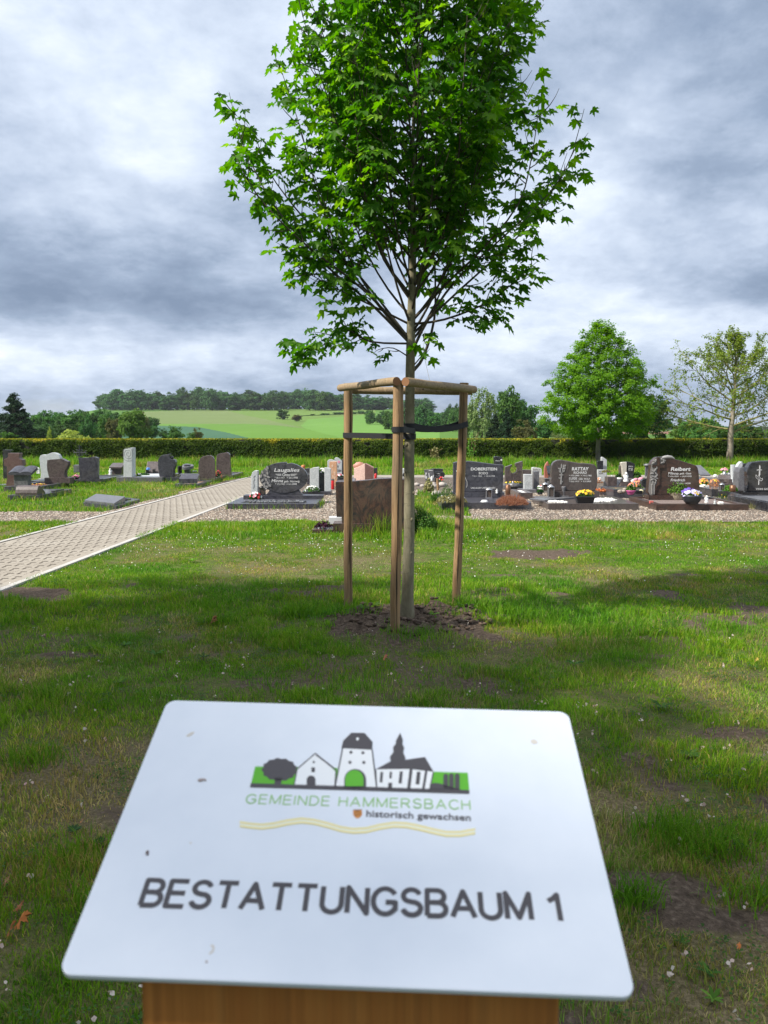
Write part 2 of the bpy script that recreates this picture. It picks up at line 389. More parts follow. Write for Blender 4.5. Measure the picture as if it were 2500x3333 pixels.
def kind_at(x, y):
    """0 lawn, 1 path, 2 gravel"""
    x = np.asarray(x, float); y = np.asarray(y, float)
    k = np.zeros(x.shape, int)
    pl = PL(y); pr = PR(y); w = (vnoise(x, y, .8, 5) - .5) * .25
    onp = (x > pl) & (x < pr) & (y < BACK_PATH1)
    right = x >= pr
    gr = right & (y > FRONT_GRAVEL + w) & (y < BACK_PATH0)
    gr &= ~((x > -.55 + w) & (x < -.02 + w) & (y > 14.9) & (y < 16.6))           # turf behind the swirl stone
    gr &= ~inpoly(x + w * .6, y, [(.62, 14.8), (1.62, 14.6), (1.75, 17.0), (1.3, 19.8), (.9, 20.5), (.55, 17)])
    grl = (x < pl) & (y > 13.75 + w) & (y < 15.45 + w)
    grl |= (x < pl) & (x > pl - .32 - w) & (y > 15) & (y < 26)
    k[gr | grl] = 2; k[onp] = 1
    k[(x > pl) & (y >= BACK_PATH0) & (y <= BACK_PATH1)] = 1
    return k

# far terrain -------------------------------------------------------
YB = [0, 100, 140, 300, 500, 600, 760, 1500, 5000]; ZB = [0, 0, .1, 3.4, 13, 17.5, 17.5, 4, 0]
def fall(px):
    return np.interp(px, [-900, -200, 120, 335, 1330, 1700, 2100, 3500], [.12, .2, .42, 1, 1, .3, .02, 0])
def hz(x, y):
    px = PX0 + x / max(y, 1) * F
    return float(np.interp(y, YB, ZB) * fall(px))
# ------------------------------------------------------------------ GROUND
def ground_mat():
    m, nt, b = nm('ground_turf')
    a = nt.nodes.new('ShaderNodeAttribute'); a.attribute_name = 'soil'
    g = nt.nodes.new('ShaderNodeAttribute'); g.attribute_name = 'gravel'
    n1 = tn(nt, 1.2, 6, .6, coord='World'); n2 = tn(nt, 38, 4, .7, coord='World'); n3 = tn(nt, 7, 5, .65, coord='World')
    turf = ramp(nt, n3.outputs['Fac'], [(.32, (.050, .072, .016)), (.5, (.085, .125, .022)), (.66, (.15, .15, .055))])
    far = ramp(nt, n1.outputs['Fac'], [(.3, (.09, .19, .02)), (.7, (.15, .27, .035))])
    sp = nt.nodes.new('ShaderNodeSeparateXYZ'); geo = nt.nodes.new('ShaderNodeNewGeometry'); nt.links.new(geo.outputs['Position'], sp.inputs[0])
    fy = math_(nt, 'MULTIPLY', math_(nt, 'SUBTRACT', sp.outputs[1], 24), .12, True)
    turf = mixc(nt, fy, turf, far)
    so_ = ramp(nt, n2.outputs['Fac'], [(.3, (.052, .038, .027)), (.55, (.125, .092, .068)), (.72, (.23, .18, .135))])
    dv = nt.nodes.new('ShaderNodeAttribute'); dv.attribute_name = 'dryv'
    n4 = tn(nt, 55, 4, .75, coord='World')
    th_ = ramp(nt, n4.outputs['Fac'], [(.3, (.070, .060, .028)), (.5, (.17, .135, .075)), (.7, (.32, .25, .15))])
    turf = mixc(nt, math_(nt, 'MULTIPLY', dv.outputs['Fac'], .95, True), turf, th_)
    f = math_(nt, 'ADD', a.outputs['Fac'], math_(nt, 'MULTIPLY', math_(nt, 'SUBTRACT', n2.outputs['Fac'], .5), 1.2))
    f = math_(nt, 'MULTIPLY', math_(nt, 'SUBTRACT', f, .28), 3, True)
    col = mixc(nt, f, turf, so_)
    nt.links.new(col, b.inputs['Base Color']); b.inputs['Roughness'].default_value = .95; sset(b, 'Specular IOR Level', .15)
    bump(nt, b, n2.outputs['Fac'], .9, .03); return m
M_GROUND = ground_mat()
def grid_axis(segs):
    out = [segs[0][0]]
    for a, b_, s_ in segs:
        n = max(1, int(round((b_ - a) / s_))); out += list(np.linspace(a, b_, n + 1)[1:])
    return np.array(out)
gx = grid_axis([(-4500, -500, 500), (-500, -60, 40), (-60, -12, 4), (-12, -7, .5), (-7, 7, .07), (7, 22, .5), (22, 60, 4), (60, 500, 40), (500, 4500, 500)])
gy = grid_axis([(-400, -20, 40), (-20, 0, 2), (0, 1.4, .2), (1.4, 10, .055), (10, 40, .35), (40, 100, 5), (100, 600, 50), (600, 8000, 600)])
GX, GY = np.meshgrid(gx, gy)
GS = soil(GX, GY) * ((GY > 1) & (GY < 15))
GZ = GS * 0.028 * (vnoise(GX, GY, .11, 4) + vnoise(GX, GY, .22, 8) - .4) + (fbm(GX, GY, .8, 12) - .5) * .02 * (np.abs(GX) < 20) * (GY > 0) * (GY < 12)
tcx, tcy = SOILS[0][0], SOILS[0][1]
dm = np.sqrt(((GX - tcx) / .85) ** 2 + ((GY - tcy) / .72) ** 2)
GZ += np.clip(1.15 - dm, 0, .5) * .12 * (1 + 1.6 * (vnoise(GX, GY, .09, 14) - .5))
GZ = np.where((GX < PR(GY) + .05), np.minimum(GZ, 0), GZ)
nx_, ny_ = len(gx), len(gy)
idx = np.arange(nx_ * ny_).reshape(ny_, nx_)
gf = np.stack([idx[:-1, :-1], idx[:-1, 1:], idx[1:, 1:], idx[1:, :-1]], -1).reshape(-1, 4)
me = np_mesh('ground', np.stack([GX, GY, GZ], -1), [gf], attrs={'soil': GS.ravel(), 'dryv': (np.clip(dryness(GX, GY) * .9 + np.clip((7.5 - GY) / 2, 0, 1) * .3, 0, 1) * ((GY > 0) & (GY < 13.7))).ravel()}, smooth=True)
mk('ground', me, M_GROUND, kind='structure')

# gravel sheet ------------------------------------------------------
def gravel_mat():
    m, nt, b = nm('gravel')
    g = nt.nodes.new('ShaderNodeNewGeometry')
    v = nt.nodes.new('ShaderNodeTexVoronoi'); v.inputs['Scale'].default_value = 46; nt.links.new(g.outputs['Position'], v.inputs['Vector'])
    v2 = nt.nodes.new('ShaderNodeTexVoronoi'); v2.inputs['Scale'].default_value = 46; v2.feature = 'DISTANCE_TO_EDGE'; nt.links.new(g.outputs['Position'], v2.inputs['Vector'])
    sp = nt.nodes.new('ShaderNodeSeparateColor'); nt.links.new(v.outputs['Color'], sp.inputs[0])
    col = ramp(nt, sp.outputs[0], [(0, (.12, .085, .06)), (.3, (.26, .20, .15)), (.6, (.35, .285, .225)), (1, (.48, .42, .35))])
    e = ramp(nt, v2.outputs['Distance'], [(0, (.25, .25, .25)), (.16, (1, 1, 1))])
    col = mixc(nt, 1, col, e, 'MULTIPLY')
    n = tn(nt, .9, 4, .6, coord='World'); col = mixc(nt, 1, col, ramp(nt, n.outputs['Fac'], [(.3, (.78, .74, .70)), (.7, (1.05, 1.03, 1.0))]), 'MULTIPLY')
    nt.links.new(col, b.inputs['Base Color']); b.inputs['Roughness'].default_value = .85
    bump(nt, b, v2.outputs['Distance'], 1, .05); return m
M_GRAV = gravel_mat()
ax = np.arange(-14, 16.01, .09); ay = np.arange(13.2, 26.6, .09)
AX, AY = np.meshgrid(ax, ay); CXm = (AX[:-1, :-1] + .045); CYm = (AY[:-1, :-1] + .045)
kk = kind_at(CXm, CYm) == 2
ii = np.arange(AX.size).reshape(AX.shape)
gf = np.stack([ii[:-1, :-1], ii[:-1, 1:], ii[1:, 1:], ii[1:, :-1]], -1)[kk]
AZ = .012 + (vnoise(AX, AY, .25, 3) - .5) * .012
mk('gravel', np_mesh('gravel', np.stack([AX, AY, AZ], -1), [gf]), M_GRAV, kind='structure')
# loose pebbles that stand up from the gravel sheet
def pebbles(n, xr, yr, size, mats, mask=None, z=0.012, seed=1):
    r_ = np.random.default_rng(seed)
    x = r_.uniform(*xr, n); y = r_.uniform(*yr, n)
    if mask is not None: k = mask(x, y); x = x[k]; y = y[k]
    n = len(x); t = np.array([(1, 0, 0), (.3, .9, 0), (-.8, .6, 0), (-.9, -.5, 0), (.2, -1, 0), (0, 0, 1)], float)
    f = np.array([(0, 1, 5), (1, 2, 5), (2, 3, 5), (3, 4, 5), (4, 0, 5)])
    a = r_.uniform(0, 6.28, n); s_ = size * r_.uniform(.5, 1.2, n)
    V = np.empty((n, 6, 3)); V[:, :, 0] = x[:, None] + s_[:, None] * (t[:, 0] * np.cos(a)[:, None] - t[:, 1] * np.sin(a)[:, None])
    V[:, :, 1] = y[:, None] + s_[:, None] * (t[:, 0] * np.sin(a)[:, None] + t[:, 1] * np.cos(a)[:, None]); V[:, :, 2] = z + t[:, 2] * s_[:, None] * .75
    FF = (f[None] + (np.arange(n) * 6)[:, None, None]).reshape(-1, 3)
    mi = np.repeat(r_.integers(0, mats, n), 5)
    return V.reshape(-1, 3), FF, mi
V_, F_, m_ = pebbles(60000, (-9, 12), (13.4, 21), .015, 3, lambda x, y: kind_at(x, y) == 2)
mk('gravel_pebbles', np_mesh('gravel_pebbles', V_, [F_], m_), [simple('pebble_beige', (.36, .29, .225), .8), simple('pebble_cream', (.48, .43, .36), .8), simple('pebble_tan', (.30, .22, .16), .8)], label='loose beige pebbles of the gravel around the graves', cat='gravel', kind='stuff')

# path --------------------------------------------------------------
def paver_mat():
    m, nt, b = nm('concrete_paver')
    n = tn(nt, 1.3, 5, .6, coord='World'); n2 = tn(nt, 60, 3, .6, coord='World')
    col = ramp(nt, n.outputs['Fac'], [(.3, (.27, .235, .19)), (.55, (.325, .288, .235)), (.7, (.365, .33, .275))])
    col = mixc(nt, 1, col, ramp(nt, n2.outputs['Fac'], [(.35, (.85, .85, .85)), (.65, (1.08, 1.08, 1.08))]), 'MULTIPLY')
    nt.links.new(col, b.inputs['Base Color']); b.inputs['Roughness'].default_value = .85; bump(nt, b, n2.outputs['Fac'], .3, .004); return m
M_PAV = paver_mat(); M_JOINT = simple('joint_sand', (.13, .105, .08), .9); M_KERB = granite('concrete_kerb', (.44, .42, .39), (.50, .48, .45), .85, 3, .12)
pb = B(); zt = .016; ang = math.atan2(.058, 1)
nst = 16; ys = [-6 + i * (BACK_PATH1 + 6) / nst for i in range(nst + 1)]
V = []; 
for y in ys: V += [(PL(y), y, zt), (PR(y), y, zt)]
pb.add(V, [(2 * i, 2 * i + 1, 2 * i + 3, 2 * i + 2) for i in range(nst)], 0)
V = [(PL(-6), -6, -.05), (PR(-6), -6, -.05), (PR(-6), -6, zt), (PL(-6), -6, zt)]; pb.add(V, [(0, 1, 2, 3)], 0)
pb.box(PR(BACK_PATH1) + .001, 24, BACK_PATH0, BACK_PATH1, -.05, zt, 0)
# herringbone: dark drainage slots and hairline joints
ca, sa = math.cos(ang), math.sin(ang)
def slot(cx, cy, hx, hy, z, m):
    q = []
    for sx, sy in ((-1, -1), (1, -1), (1, 1), (-1, 1)):
        u, v_ = cx + sx * hx, cy + sy * hy
        q.append((-4.9 + u * ca + v_ * sa, 6 - u * sa + v_ * ca, z))
    if all(PL(p[1]) + .1 < p[0] < PR(p[1]) - .1 for p in q) and q[0][1] < BACK_PATH0: pb.add(q, [(0, 1, 2, 3)], m)
u0 = .1
for i in range(-16, 17):
    for j in range(-40, 210):
        k = (i - j) % 4
        if k == 0:
            slot(i * u0 + .1, j * u0, .040, .011, zt + .0045, 1)
            if j < 110: slot(i * u0, j * u0 + .05, .0018, .05, zt + .0035, 1)
        elif k == 3:
            slot(i * u0, j * u0 + .1, .010, .045, zt + .0045, 1)
            if j < 110: slot(i * u0 + .05, j * u0, .05, .0018, zt + .0035, 1)
mk('path', pb, [M_PAV, M_JOINT], kind='structure')
for side, fn, w0, w1 in (('l', PL, -.075, 0), ('r', PR, 0, .075)):
    kb = B(); y = -6.0
    while y < BACK_PATH1 - .5:
        y2 = y + .985; e = min(y2, BACK_PATH0 - .02) if side == 'r' else min(y2, BACK_PATH1)
        if e - y > .1:
            kb.hexa([(fn(y) + w0, y, -.03), (fn(y) + w1, y, -.03), (fn(e) + w1, e, -.03), (fn(e) + w0, e, -.03),
                     (fn(y) + w0, y, zt + .012), (fn(y) + w1, y, zt + .012), (fn(e) + w1, e, zt + .012), (fn(e) + w0, e, zt + .012)], 0)
        g0, g1 = ((w1, w1 + .014) if side == 'l' else (w0 - .014, w0))
        kb.add([(fn(y) + g0, y, zt + .006), (fn(y) + g1, y, zt + .006), (fn(e) + g1, e, zt + .006), (fn(e) + g0, e, zt + .006)], [(0, 1, 2, 3)], 1)
        y += 1.0
    mk('path_kerb', kb, [M_KERB, M_JOINT], kind='structure')
kb = B()
for i in range(28):
    x = PR(BACK_PATH0) + i * 1.0; kb.box(x, x + .985, BACK_PATH0 - .08, BACK_PATH0 - .003, -.03, zt + .03, 0)
mk('path_kerb', kb, [M_KERB], kind='structure')

# ------------------------------------------------------------------ far hills and fields
PYs = np.concatenate([np.linspace(1437, 1424, 6), np.arange(1423, 1336, -1.4), np.linspace(1335, 1322, 5)])
def ybase_for(py):   # distance at which the plain hill profile shows at photo row py
    yy = np.linspace(90, 640, 3000); zz = np.interp(yy, YB, ZB); rows = PY0 - F * np.array([(math.tan(math.atan2(z - CAMH, y) + TH)) for y, z in zip(yy, zz)])
    return yy, rows
_yy, _rows = ybase_for(0)
Yr = np.interp(-PYs, -_rows, _yy) if _rows[0] > _rows[-1] else None
Yall = np.concatenate([[60], Yr, np.linspace(Yr[-1] + 20, 1500, 14), [3000, 5000]])
pxs = np.concatenate([np.linspace(-900, 250, 24)[:-1], np.arange(250, 1500, 4), np.linspace(1500, 3500, 40)])
HX, HY = np.meshgrid((pxs - PX0) / F, Yall); HX = HX * HY
HZ = np.interp(HY, YB, ZB) * fall(np.broadcast_to(pxs, HX.shape)) - .02 * (HY < 101)
ii = np.arange(HX.size).reshape(HX.shape)
hf = np.stack([ii[:-1, :-1], ii[:-1, 1:], ii[1:, 1:], ii[1:, :-1]], -1).reshape(-1, 4)
HV = np.stack([HX, HY, HZ], -1).reshape(-1, 3)
cen = HV[hf].mean(1)
d_ = cen - np.array([0, 0, CAMH]); ff = d_[:, 1] * CT - d_[:, 2] * ST; uu = d_[:, 1] * ST + d_[:, 2] * CT
cpx = PX0 + F * d_[:, 0] / ff; cpy = PY0 - F * uu / ff
def q1(*p): return [(x / 1.327, 1150 + y / 1.327) for x, y in p]
FIELDS = [
    ('meadow', q1((560, 262), (625, 252), (760, 247), (880, 245), (985, 248), (1060, 268), (1150, 285), (1200, 298), (1315, 324), (1200, 312), (1080, 304), (640, 305), (560, 300)), (.130, .180, .062), (.160, .210, .075)),
    ('crop_field', q1((985, 248), (1480, 238), (1620, 232), (1620, 262), (1330, 285), (1300, 312), (1315, 324), (1200, 298), (1060, 268)), (.110, .185, .040), (.135, .215, .048)),
    ('crop_field', q1((600, 303), (1080, 304), (1200, 312), (1310, 324), (1480, 366), (1075, 366), (980, 342), (850, 318), (600, 309)), (.100, .205, .032), (.122, .235, .040)),
    ('cabbage_field', q1((560, 309), (850, 318), (980, 342), (1075, 362), (1075, 370), (500, 370), (500, 309)), (.050, .120, .070), (.062, .14, .078)),
    ('crop_field', q1((1300, 312), (1330, 285), (1620, 262), (1900, 262), (1900, 372), (1480, 368), (1315, 324)), (.115, .235, .045), (.14, .27, .055)),
]
def field_mat(name, a, b2):
    m, nt, b = nm(name); n = tn(nt, .02, 5, .6, .5, coord='World', scl=(1, .35, 1)); n2 = tn(nt, .35, 4, .6, coord='World', scl=(.25, 1, 1))
    col = mixc(nt, 1, ramp(nt, n.outputs['Fac'], [(.35, a), (.65, b2)]), ramp(nt, n2.outputs['Fac'], [(.3, (.90, .90, .90)), (.7, (1.06, 1.06, 1.06))]), 'MULTIPLY')
    wv = nt.nodes.new('ShaderNodeTexWave'); wv.inputs['Scale'].default_value = .035; wv.inputs['Distortion'].default_value = 1.2; wv.inputs['Detail'].default_value = 1; wv.inputs['Detail Scale'].default_value = .1
    g_ = nt.nodes.new('ShaderNodeNewGeometry'); mp_ = nt.nodes.new('ShaderNodeMapping'); mp_.inputs['Rotation'].default_value = (0, 0, 1.2); nt.links.new(g_.outputs['Position'], mp_.inputs[0]); nt.links.new(mp_.outputs[0], wv.inputs['Vector'])
    col = mixc(nt, 1, col, ramp(nt, wv.outputs['Fac'], [(.0, (.80, .82, .80)), (.08, (1, 1, 1))]), 'MULTIPLY')
    nt.links.new(col, b.inputs['Base Color']); b.inputs['Roughness'].default_value = .95; sset(b, 'Specular IOR Level', .1); return m
left = np.ones(len(hf), bool)
def sub_mesh(name, sel):
    f = hf[sel]; u, inv = np.unique(f, return_inverse=True); return np_mesh(name, HV[u], [inv.reshape(-1, 4)], smooth=True)
for nme, P, a, b2 in FIELDS:
    s_ = inpoly(cpx, cpy, P) & left & (cen[:, 1] < 640); left &= ~s_
    if s_.any(): mk(nme, sub_mesh(nme, s_), field_mat(nme, a, b2), kind='structure')
s_ = left & (cpx > 2020) & (cpx < 2260) & (cen[:, 1] > 230) & (cen[:, 1] < 420); left &= ~s_
mk('ploughed_field', sub_mesh('ploughed_field', s_), field_mat('ploughed_field', (.19, .10, .07), (.24, .13, .09)), kind='structure')
mk('hills', sub_mesh('hills', left), field_mat('hills', (.07, .15, .025), (.10, .20, .035)), kind='structure')

# ------------------------------------------------------------------ GRASS BLADES
M_BLADE = None
def blade_mat():
    m, nt, b = nm('grass_blade')
    a = nt.nodes.new('ShaderNodeAttribute'); a.attribute_name = 'rnd'
    d = nt.nodes.new('ShaderNodeAttribute'); d.attribute_name = 'dry'
    gr = ramp(nt, a.outputs['Fac'], [(0, (.046, .140, .010)), (.35, (.090, .235, .013)), (.7, (.165, .325, .018)), (1, (.29, .42, .042))])
    dr = ramp(nt, a.outputs['Fac'], [(0, (.12, .14, .03)), (.5, (.28, .23, .09)), (.85, (.48, .38, .20)), (1, (.66, .55, .34))])
    n = tn(nt, .9, 4, .55, coord='World')
    cool = ramp(nt, n.outputs['Fac'], [(.35, (.80, .98, .90)), (.62, (1.25, 1.08, .75))])
    col = mixc(nt, d.outputs['Fac'], gr, dr); col = mixc(nt, 1, col, cool, 'MULTIPLY')
    nt.links.new(col, b.inputs['Base Color']); b.inputs['Roughness'].default_value = .5; sset(b, 'Specular IOR Level', .12)
    t = nt.nodes.new('ShaderNodeBsdfTranslucent'); g = nt.nodes.new('ShaderNodeHueSaturation'); g.inputs['Value'].default_value = 1.5; nt.links.new(col, g.inputs['Color']); nt.links.new(g.outputs[0], t.inputs['Color'])
    mx = nt.nodes.new('ShaderNodeMixShader'); mx.inputs[0].default_value = .38
    out = [q for q in nt.nodes if q.type == 'OUTPUT_MATERIAL'][0]
    nt.links.new(b.outputs[0], mx.inputs[1]); nt.links.new(t.outputs[0], mx.inputs[2]); nt.links.new(mx.outputs[0], out.inputs[0]); return m
M_BLADE = blade_mat()
def blades(x, y, z, h, w, lean, rnd, dry, r_):
    n = len(x); a = r_.uniform(0, 2 * np.pi, n); la = r_.uniform(0, 2 * np.pi, n)
    wx, wy = np.cos(a) * w * .5, np.sin(a) * w * .5
    lx, ly = np.cos(la) * lean * h, np.sin(la) * lean * h
    V = np.empty((n, 5, 3))
    V[:, 0] = np.stack([x - wx, y - wy, z], -1); V[:, 1] = np.stack([x + wx, y + wy, z], -1)
    mx, my, mz = x + lx * .32, y + ly * .32, z + h * .58
    V[:, 2] = np.stack([mx + wx * .75, my + wy * .75, mz], -1); V[:, 3] = np.stack([mx - wx * .75, my - wy * .75, mz], -1)
    V[:, 4] = np.stack([x + lx, y + ly, z + h * np.sqrt(np.clip(1 - lean ** 2 * .5, .15, 1))], -1)
    o = (np.arange(n) * 5)[:, None]
    q = np.concatenate([o, o + 1, o + 2, o + 3], 1); t = np.concatenate([o + 3, o + 2, o + 4], 1)
    return V.reshape(-1, 3), q, t, np.repeat(rnd, 5), np.repeat(dry, 5)
def gz_at(x, y):
    i = np.clip(np.searchsorted(gx, x) - 1, 0, nx_ - 2); j = np.clip(np.searchsorted(gy, y) - 1, 0, ny_ - 2)
    return GZ[j, i]
def grass_zone(n, y0, y1, hfun, w, seed, xr=None, keep=None, lean=.45):
    r_ = np.random.default_rng(seed)
    y = np.sqrt(r_.uniform(y0 ** 2, y1 ** 2, n)); half = y * .53 + .7
    x = r_.uniform(-1, 1, n) * half
    if xr: x = r_.uniform(xr[0], xr[1], n); y = r_.uniform(y0, y1, n)
    k = kind_at(x, y) == 0
    for (a, b2, c, d2) in RECTS: k &= ~((x > a) & (x < b2) & (y > c) & (y < d2))
    k &= ~((y > HEDGE_Y - .1))
    s = soil(x, y) * (y < 15); k &= r_.uniform(0, 1, n) > s * 1.15
    cl = fbm(x, y, .22, 41); k &= r_.uniform(0, 1, n) < np.clip(.25 + (cl - .25) * 2.6, .12, 1) * (1 - .45 * dryness(x, y) * (y < 13.7))
    if keep is not None: k &= keep(x, y)
    x, y, s, cl = x[k], y[k], s[k], cl[k]; n = len(x)
    dr = dryness(x, y); dryf = np.clip((r_.uniform(0, 1, n) < .14 + dr * .75) * r_.uniform(.4, 1, n) + dr * .22, 0, 1)
    h = hfun(x, y) * r_.uniform(.45, 1.15, n) * (1 - .35 * dr) * (.65 + .75 * np.clip((cl - .3) * 2, 0, 1)); rnd = np.clip(r_.uniform(0, 1, n) * .7 + fbm(x, y, .5, 51) * .6 - .1, 0, 1)
    return blades(x, y, gz_at(x, y) - .004, h, w * r_.uniform(.6, 1.3, n), r_.uniform(.1, 1.0, n) * lean * 1.9, rnd, dryf, r_)
TUFTX = gp(*KF(1050, 1165))
def h_near(x, y): return .036 + .055 * np.clip(fbm(x, y, .45, 61) - .35, 0, 1) * 2
def h_mid(x, y):
    h = .05 + .05 * np.clip(fbm(x, y, .7, 61) - .35, 0, 1) * 2
    t = np.exp(-(((y - 12.9) / .75) ** 2)) * ((x > -3.3) & (x < 5)) * .05 + np.exp(-(((x - .75) / .9) ** 2 + ((y - 12.6) / 1.0) ** 2)) * .12
    h = h * (1 - .55 * ((y > 8.6) & (y < 11.6))); return h + t
def h_far(x, y): return .06 + .06 * fbm(x, y, 1.5, 61) + (y > 33.2) * (.10 + .20 * fbm(x, y, .9, 71))
def build_grass():
    parts = [grass_zone(130000, 1.25, 3.2, h_near, .0040, 1), grass_zone(190000, 3.2, 6.5, h_near, .0048, 2), grass_zone(190000, 6.5, 10.5, h_mid, .0075, 3),
             grass_zone(140000, 10.5, 14.4, h_mid, .011, 4), grass_zone(120000, 14.4, 27, h_far, .018, 5), grass_zone(120000, 27.5, 37.2, h_far, .026, 6, lean=.3),
             grass_zone(30000, 33.2, 37.2, lambda x, y: h_far(x, y) * 1.3, .03, 7, lean=.25)]
    # long tufts
    r_ = np.random.default_rng(77)
    for (px, py, k, rr, hh) in ((1490, 1830, 300, .10, .12), (1560, 1850, 220, .10, .12), (1640, 1960, 180, .09, .12), (1370, 1960, 200, .05, .12), (1440, 1800, 200, .08, .12), (640, 1330, 260, .12, .13), (480, 1345, 200, .12, .11), (1090, 1330, 400, .25, .14), (1180, 1345, 400, .25, .14), (1320, 1370, 350, .3, .13), (730, 1340, 200, .2, .13), (560, 1380, 200, .2, .1), (60, 1650, 260, .12, .12), (200, 1850, 200, .12, .11), (150, 1950, 200, .12, .1), (870, 1395, 120, .08, .1), (915, 1385, 90, .05, .1), (740, 1325, 80, .06, .1), (1005, 1320, 120, .08, .12), (1640, 1820, 150, .08, .10), (1330, 1420, 260, .3, .11), (1500, 1380, 350, .4, .12)):
        c = gp(*KF(px, py)); a = r_.normal(0, rr, k); b2 = r_.normal(0, rr * .6, k)
        parts.append(blades(c.x + a, c.y + b2, gz_at(c.x + a, c.y + b2), hh * r_.uniform(.5, 1.15, k), (.0045 if c.y < 6 else .008) * r_.uniform(.7, 1.2, k), r_.uniform(.2, 1.0, k), r_.uniform(.1, .6, k), r_.uniform(0, .25, k) * (r_.uniform(0, 1, k) > .8), r_))
    for (x0, x1, y0, y1) in RECTS:      # grass left long round the graves in the turf
        if x0 > -3 and not (y0 < 13): continue
        k = 260; s_ = r_.integers(0, 4, k); u = r_.uniform(0, 1, k)
        x = np.where(s_ == 0, x0 - .03, np.where(s_ == 1, x1 + .03, x0 + u * (x1 - x0))); y = np.where(s_ < 2, y0 + u * (y1 - y0), np.where(s_ == 2, y0 - .05, y1 + .05))
        x = x + r_.normal(0, .05, k); y = y + r_.normal(0, .05, k)
        parts.append(blades(x, y, np.zeros(k), r_.uniform(.05, .2, k), .010 * r_.uniform(.7, 1.3, k), r_.uniform(.1, .8, k), r_.uniform(.2, 1, k), (r_.uniform(0, 1, k) > .75) * .8, r_))
    off = 0; Vs = []; Qs = []; Ts = []; Rn = []; Dr = []
    for V, q, t, rn, dr in parts:
        Vs.append(V); Qs.append(q + off); Ts.append(t + off); Rn.append(rn); Dr.append(dr); off += len(V)
    me = np_mesh('grass', np.concatenate(Vs), [np.concatenate(Qs), np.concatenate(Ts)], attrs={'rnd': np.concatenate(Rn), 'dry': np.concatenate(Dr)})
    mk('grass', me, M_BLADE, label='blades of the patchy cemetery lawn with dry spots', cat='grass', kind='stuff')
    print('grass blades', off // 5)

# ------------------------------------------------------------------ leaf clouds and trees
def rot_basis(nrm, tip):
    """nrm, tip: (N,3); returns x,y,z axes with z=nrm and y roughly tip"""
    z = nrm / (np.linalg.norm(nrm, axis=1, keepdims=True) + 1e-9)
    y = tip - z * (tip * z).sum(1, keepdims=True); y /= (np.linalg.norm(y, axis=1, keepdims=True) + 1e-9)
    return np.cross(y, z), y, z
def scatter(T, faces, P, nrm, tip, size, rnd):
    T = np.asarray(T, float); x, y, z = rot_basis(nrm, tip); s_ = size[:, None, None]
    V = P[:, None, :] + s_ * (T[None, :, 0:1] * x[:, None] + T[None, :, 1:2] * y[:, None] + T[None, :, 2:3] * z[:, None])
    n, k = len(P), len(T); o = (np.arange(n) * k)[:, None, None]
    return V.reshape(-1, 3), [(np.asarray(f)[None] + o).reshape(-1, np.asarray(f).shape[1]) for f in faces], np.repeat(rnd, k)
DIA = [(0, -.5, 0), (.36, .02, .10), (0, .55, 0), (-.36, .02, .10)]
DIAF = [[(0, 1, 2), (0, 2, 3)]]
def leaf_cloud(P, C_, size, seed, up=.45, jitter=.9, T=DIA, TF=DIAF, dark=None):
    r_ = np.random.default_rng(seed); n = len(P); out = P - C_; out /= (np.linalg.norm(out, axis=1, keepdims=True) + 1e-9)
    nr = out * .6 + np.array([0, 0, up]) + r_.normal(0, jitter * .6, (n, 3)); tip = out + r_.normal(0, .6, (n, 3)) + np.array([0, 0, -.5])
    return scatter(T, TF, P, nr, tip, size * r_.uniform(.65, 1.25, n), r_.uniform(0, 1, n))
def clump_points(env, nclump, per, rad, seed, shell=.55):
    """env(u) -> samples (n,3) points in the crown, r_; clumps of leaves around them"""
    r_ = np.random.default_rng(seed); c = env(nclump, r_)
    rr = rad * r_.uniform(.55, 1.3, nclump)
    d = r_.normal(0, 1, (nclump, per, 3)); d /= np.linalg.norm(d, axis=2, keepdims=True); q = r_.uniform(0, 1, (nclump, per, 1)) ** .5
    p = c[:, None] + d * q * rr[:, None, None] * np.array([1, 1, .7]); return p.reshape(-1, 3)
def env_ell(rx, rz, cz, top=1.0, low=.5, skew=0.0):
    def f(n, r_):
        d = r_.normal(0, 1, (n, 3)); d /= np.linalg.norm(d, axis=1, keepdims=True); q = r_.uniform(low, 1, (n, 1)); p = d * q
        lump = 1 + .22 * np.sin(d[:, 0] * 5 + 1.3 + skew) * np.cos(d[:, 1] * 4 + d[:, 2] * 5 + skew * 2)
        return np.stack([p[:, 0] * rx * lump, p[:, 1] * rx * lump, cz + p[:, 2] * rz * lump], 1)
    return f
def env_prof(zs, rs, wob=.08, low=.35):
    def f(n, r_):
        z = r_.uniform(zs[0], zs[-1], n * 3); R_ = np.interp(z, zs, rs); k = r_.uniform(0, max(rs), n * 3) < R_; z = z[k][:n]; R_ = R_[k][:n]
        a = r_.uniform(0, 6.283, len(z)); q = np.sqrt(r_.uniform(low ** 2, 1, len(z))) * (1 + wob * np.sin(a * 5 + z * 3))
        return np.stack([np.cos(a) * R_ * q, np.sin(a) * R_ * q, z], 1)
    return f
def join_meshes(name, pieces):
    """pieces: (V, faces list, rnd or None, material index)"""
    off = 0; Vs = []; by = {}; at = []; 
    for V, fs, rn, mi in pieces:
        V = np.asarray(V, float); 
        for f in fs:
            f = np.asarray(f)
            if len(f): by.setdefault(f.shape[1], []).append((f + off, mi))
        Vs.append(V); at.append(rn if rn is not None else np.full(len(V), .5)); off += len(V)
    F2 = []; MI = []
    for k, l in by.items():
        F2.append(np.concatenate([f for f, _ in l])); MI += [np.full(len(f), mi) for f, mi in l]
    return np_mesh(name, np.concatenate(Vs), F2, np.concatenate(MI), {'rnd': np.concatenate(at)})
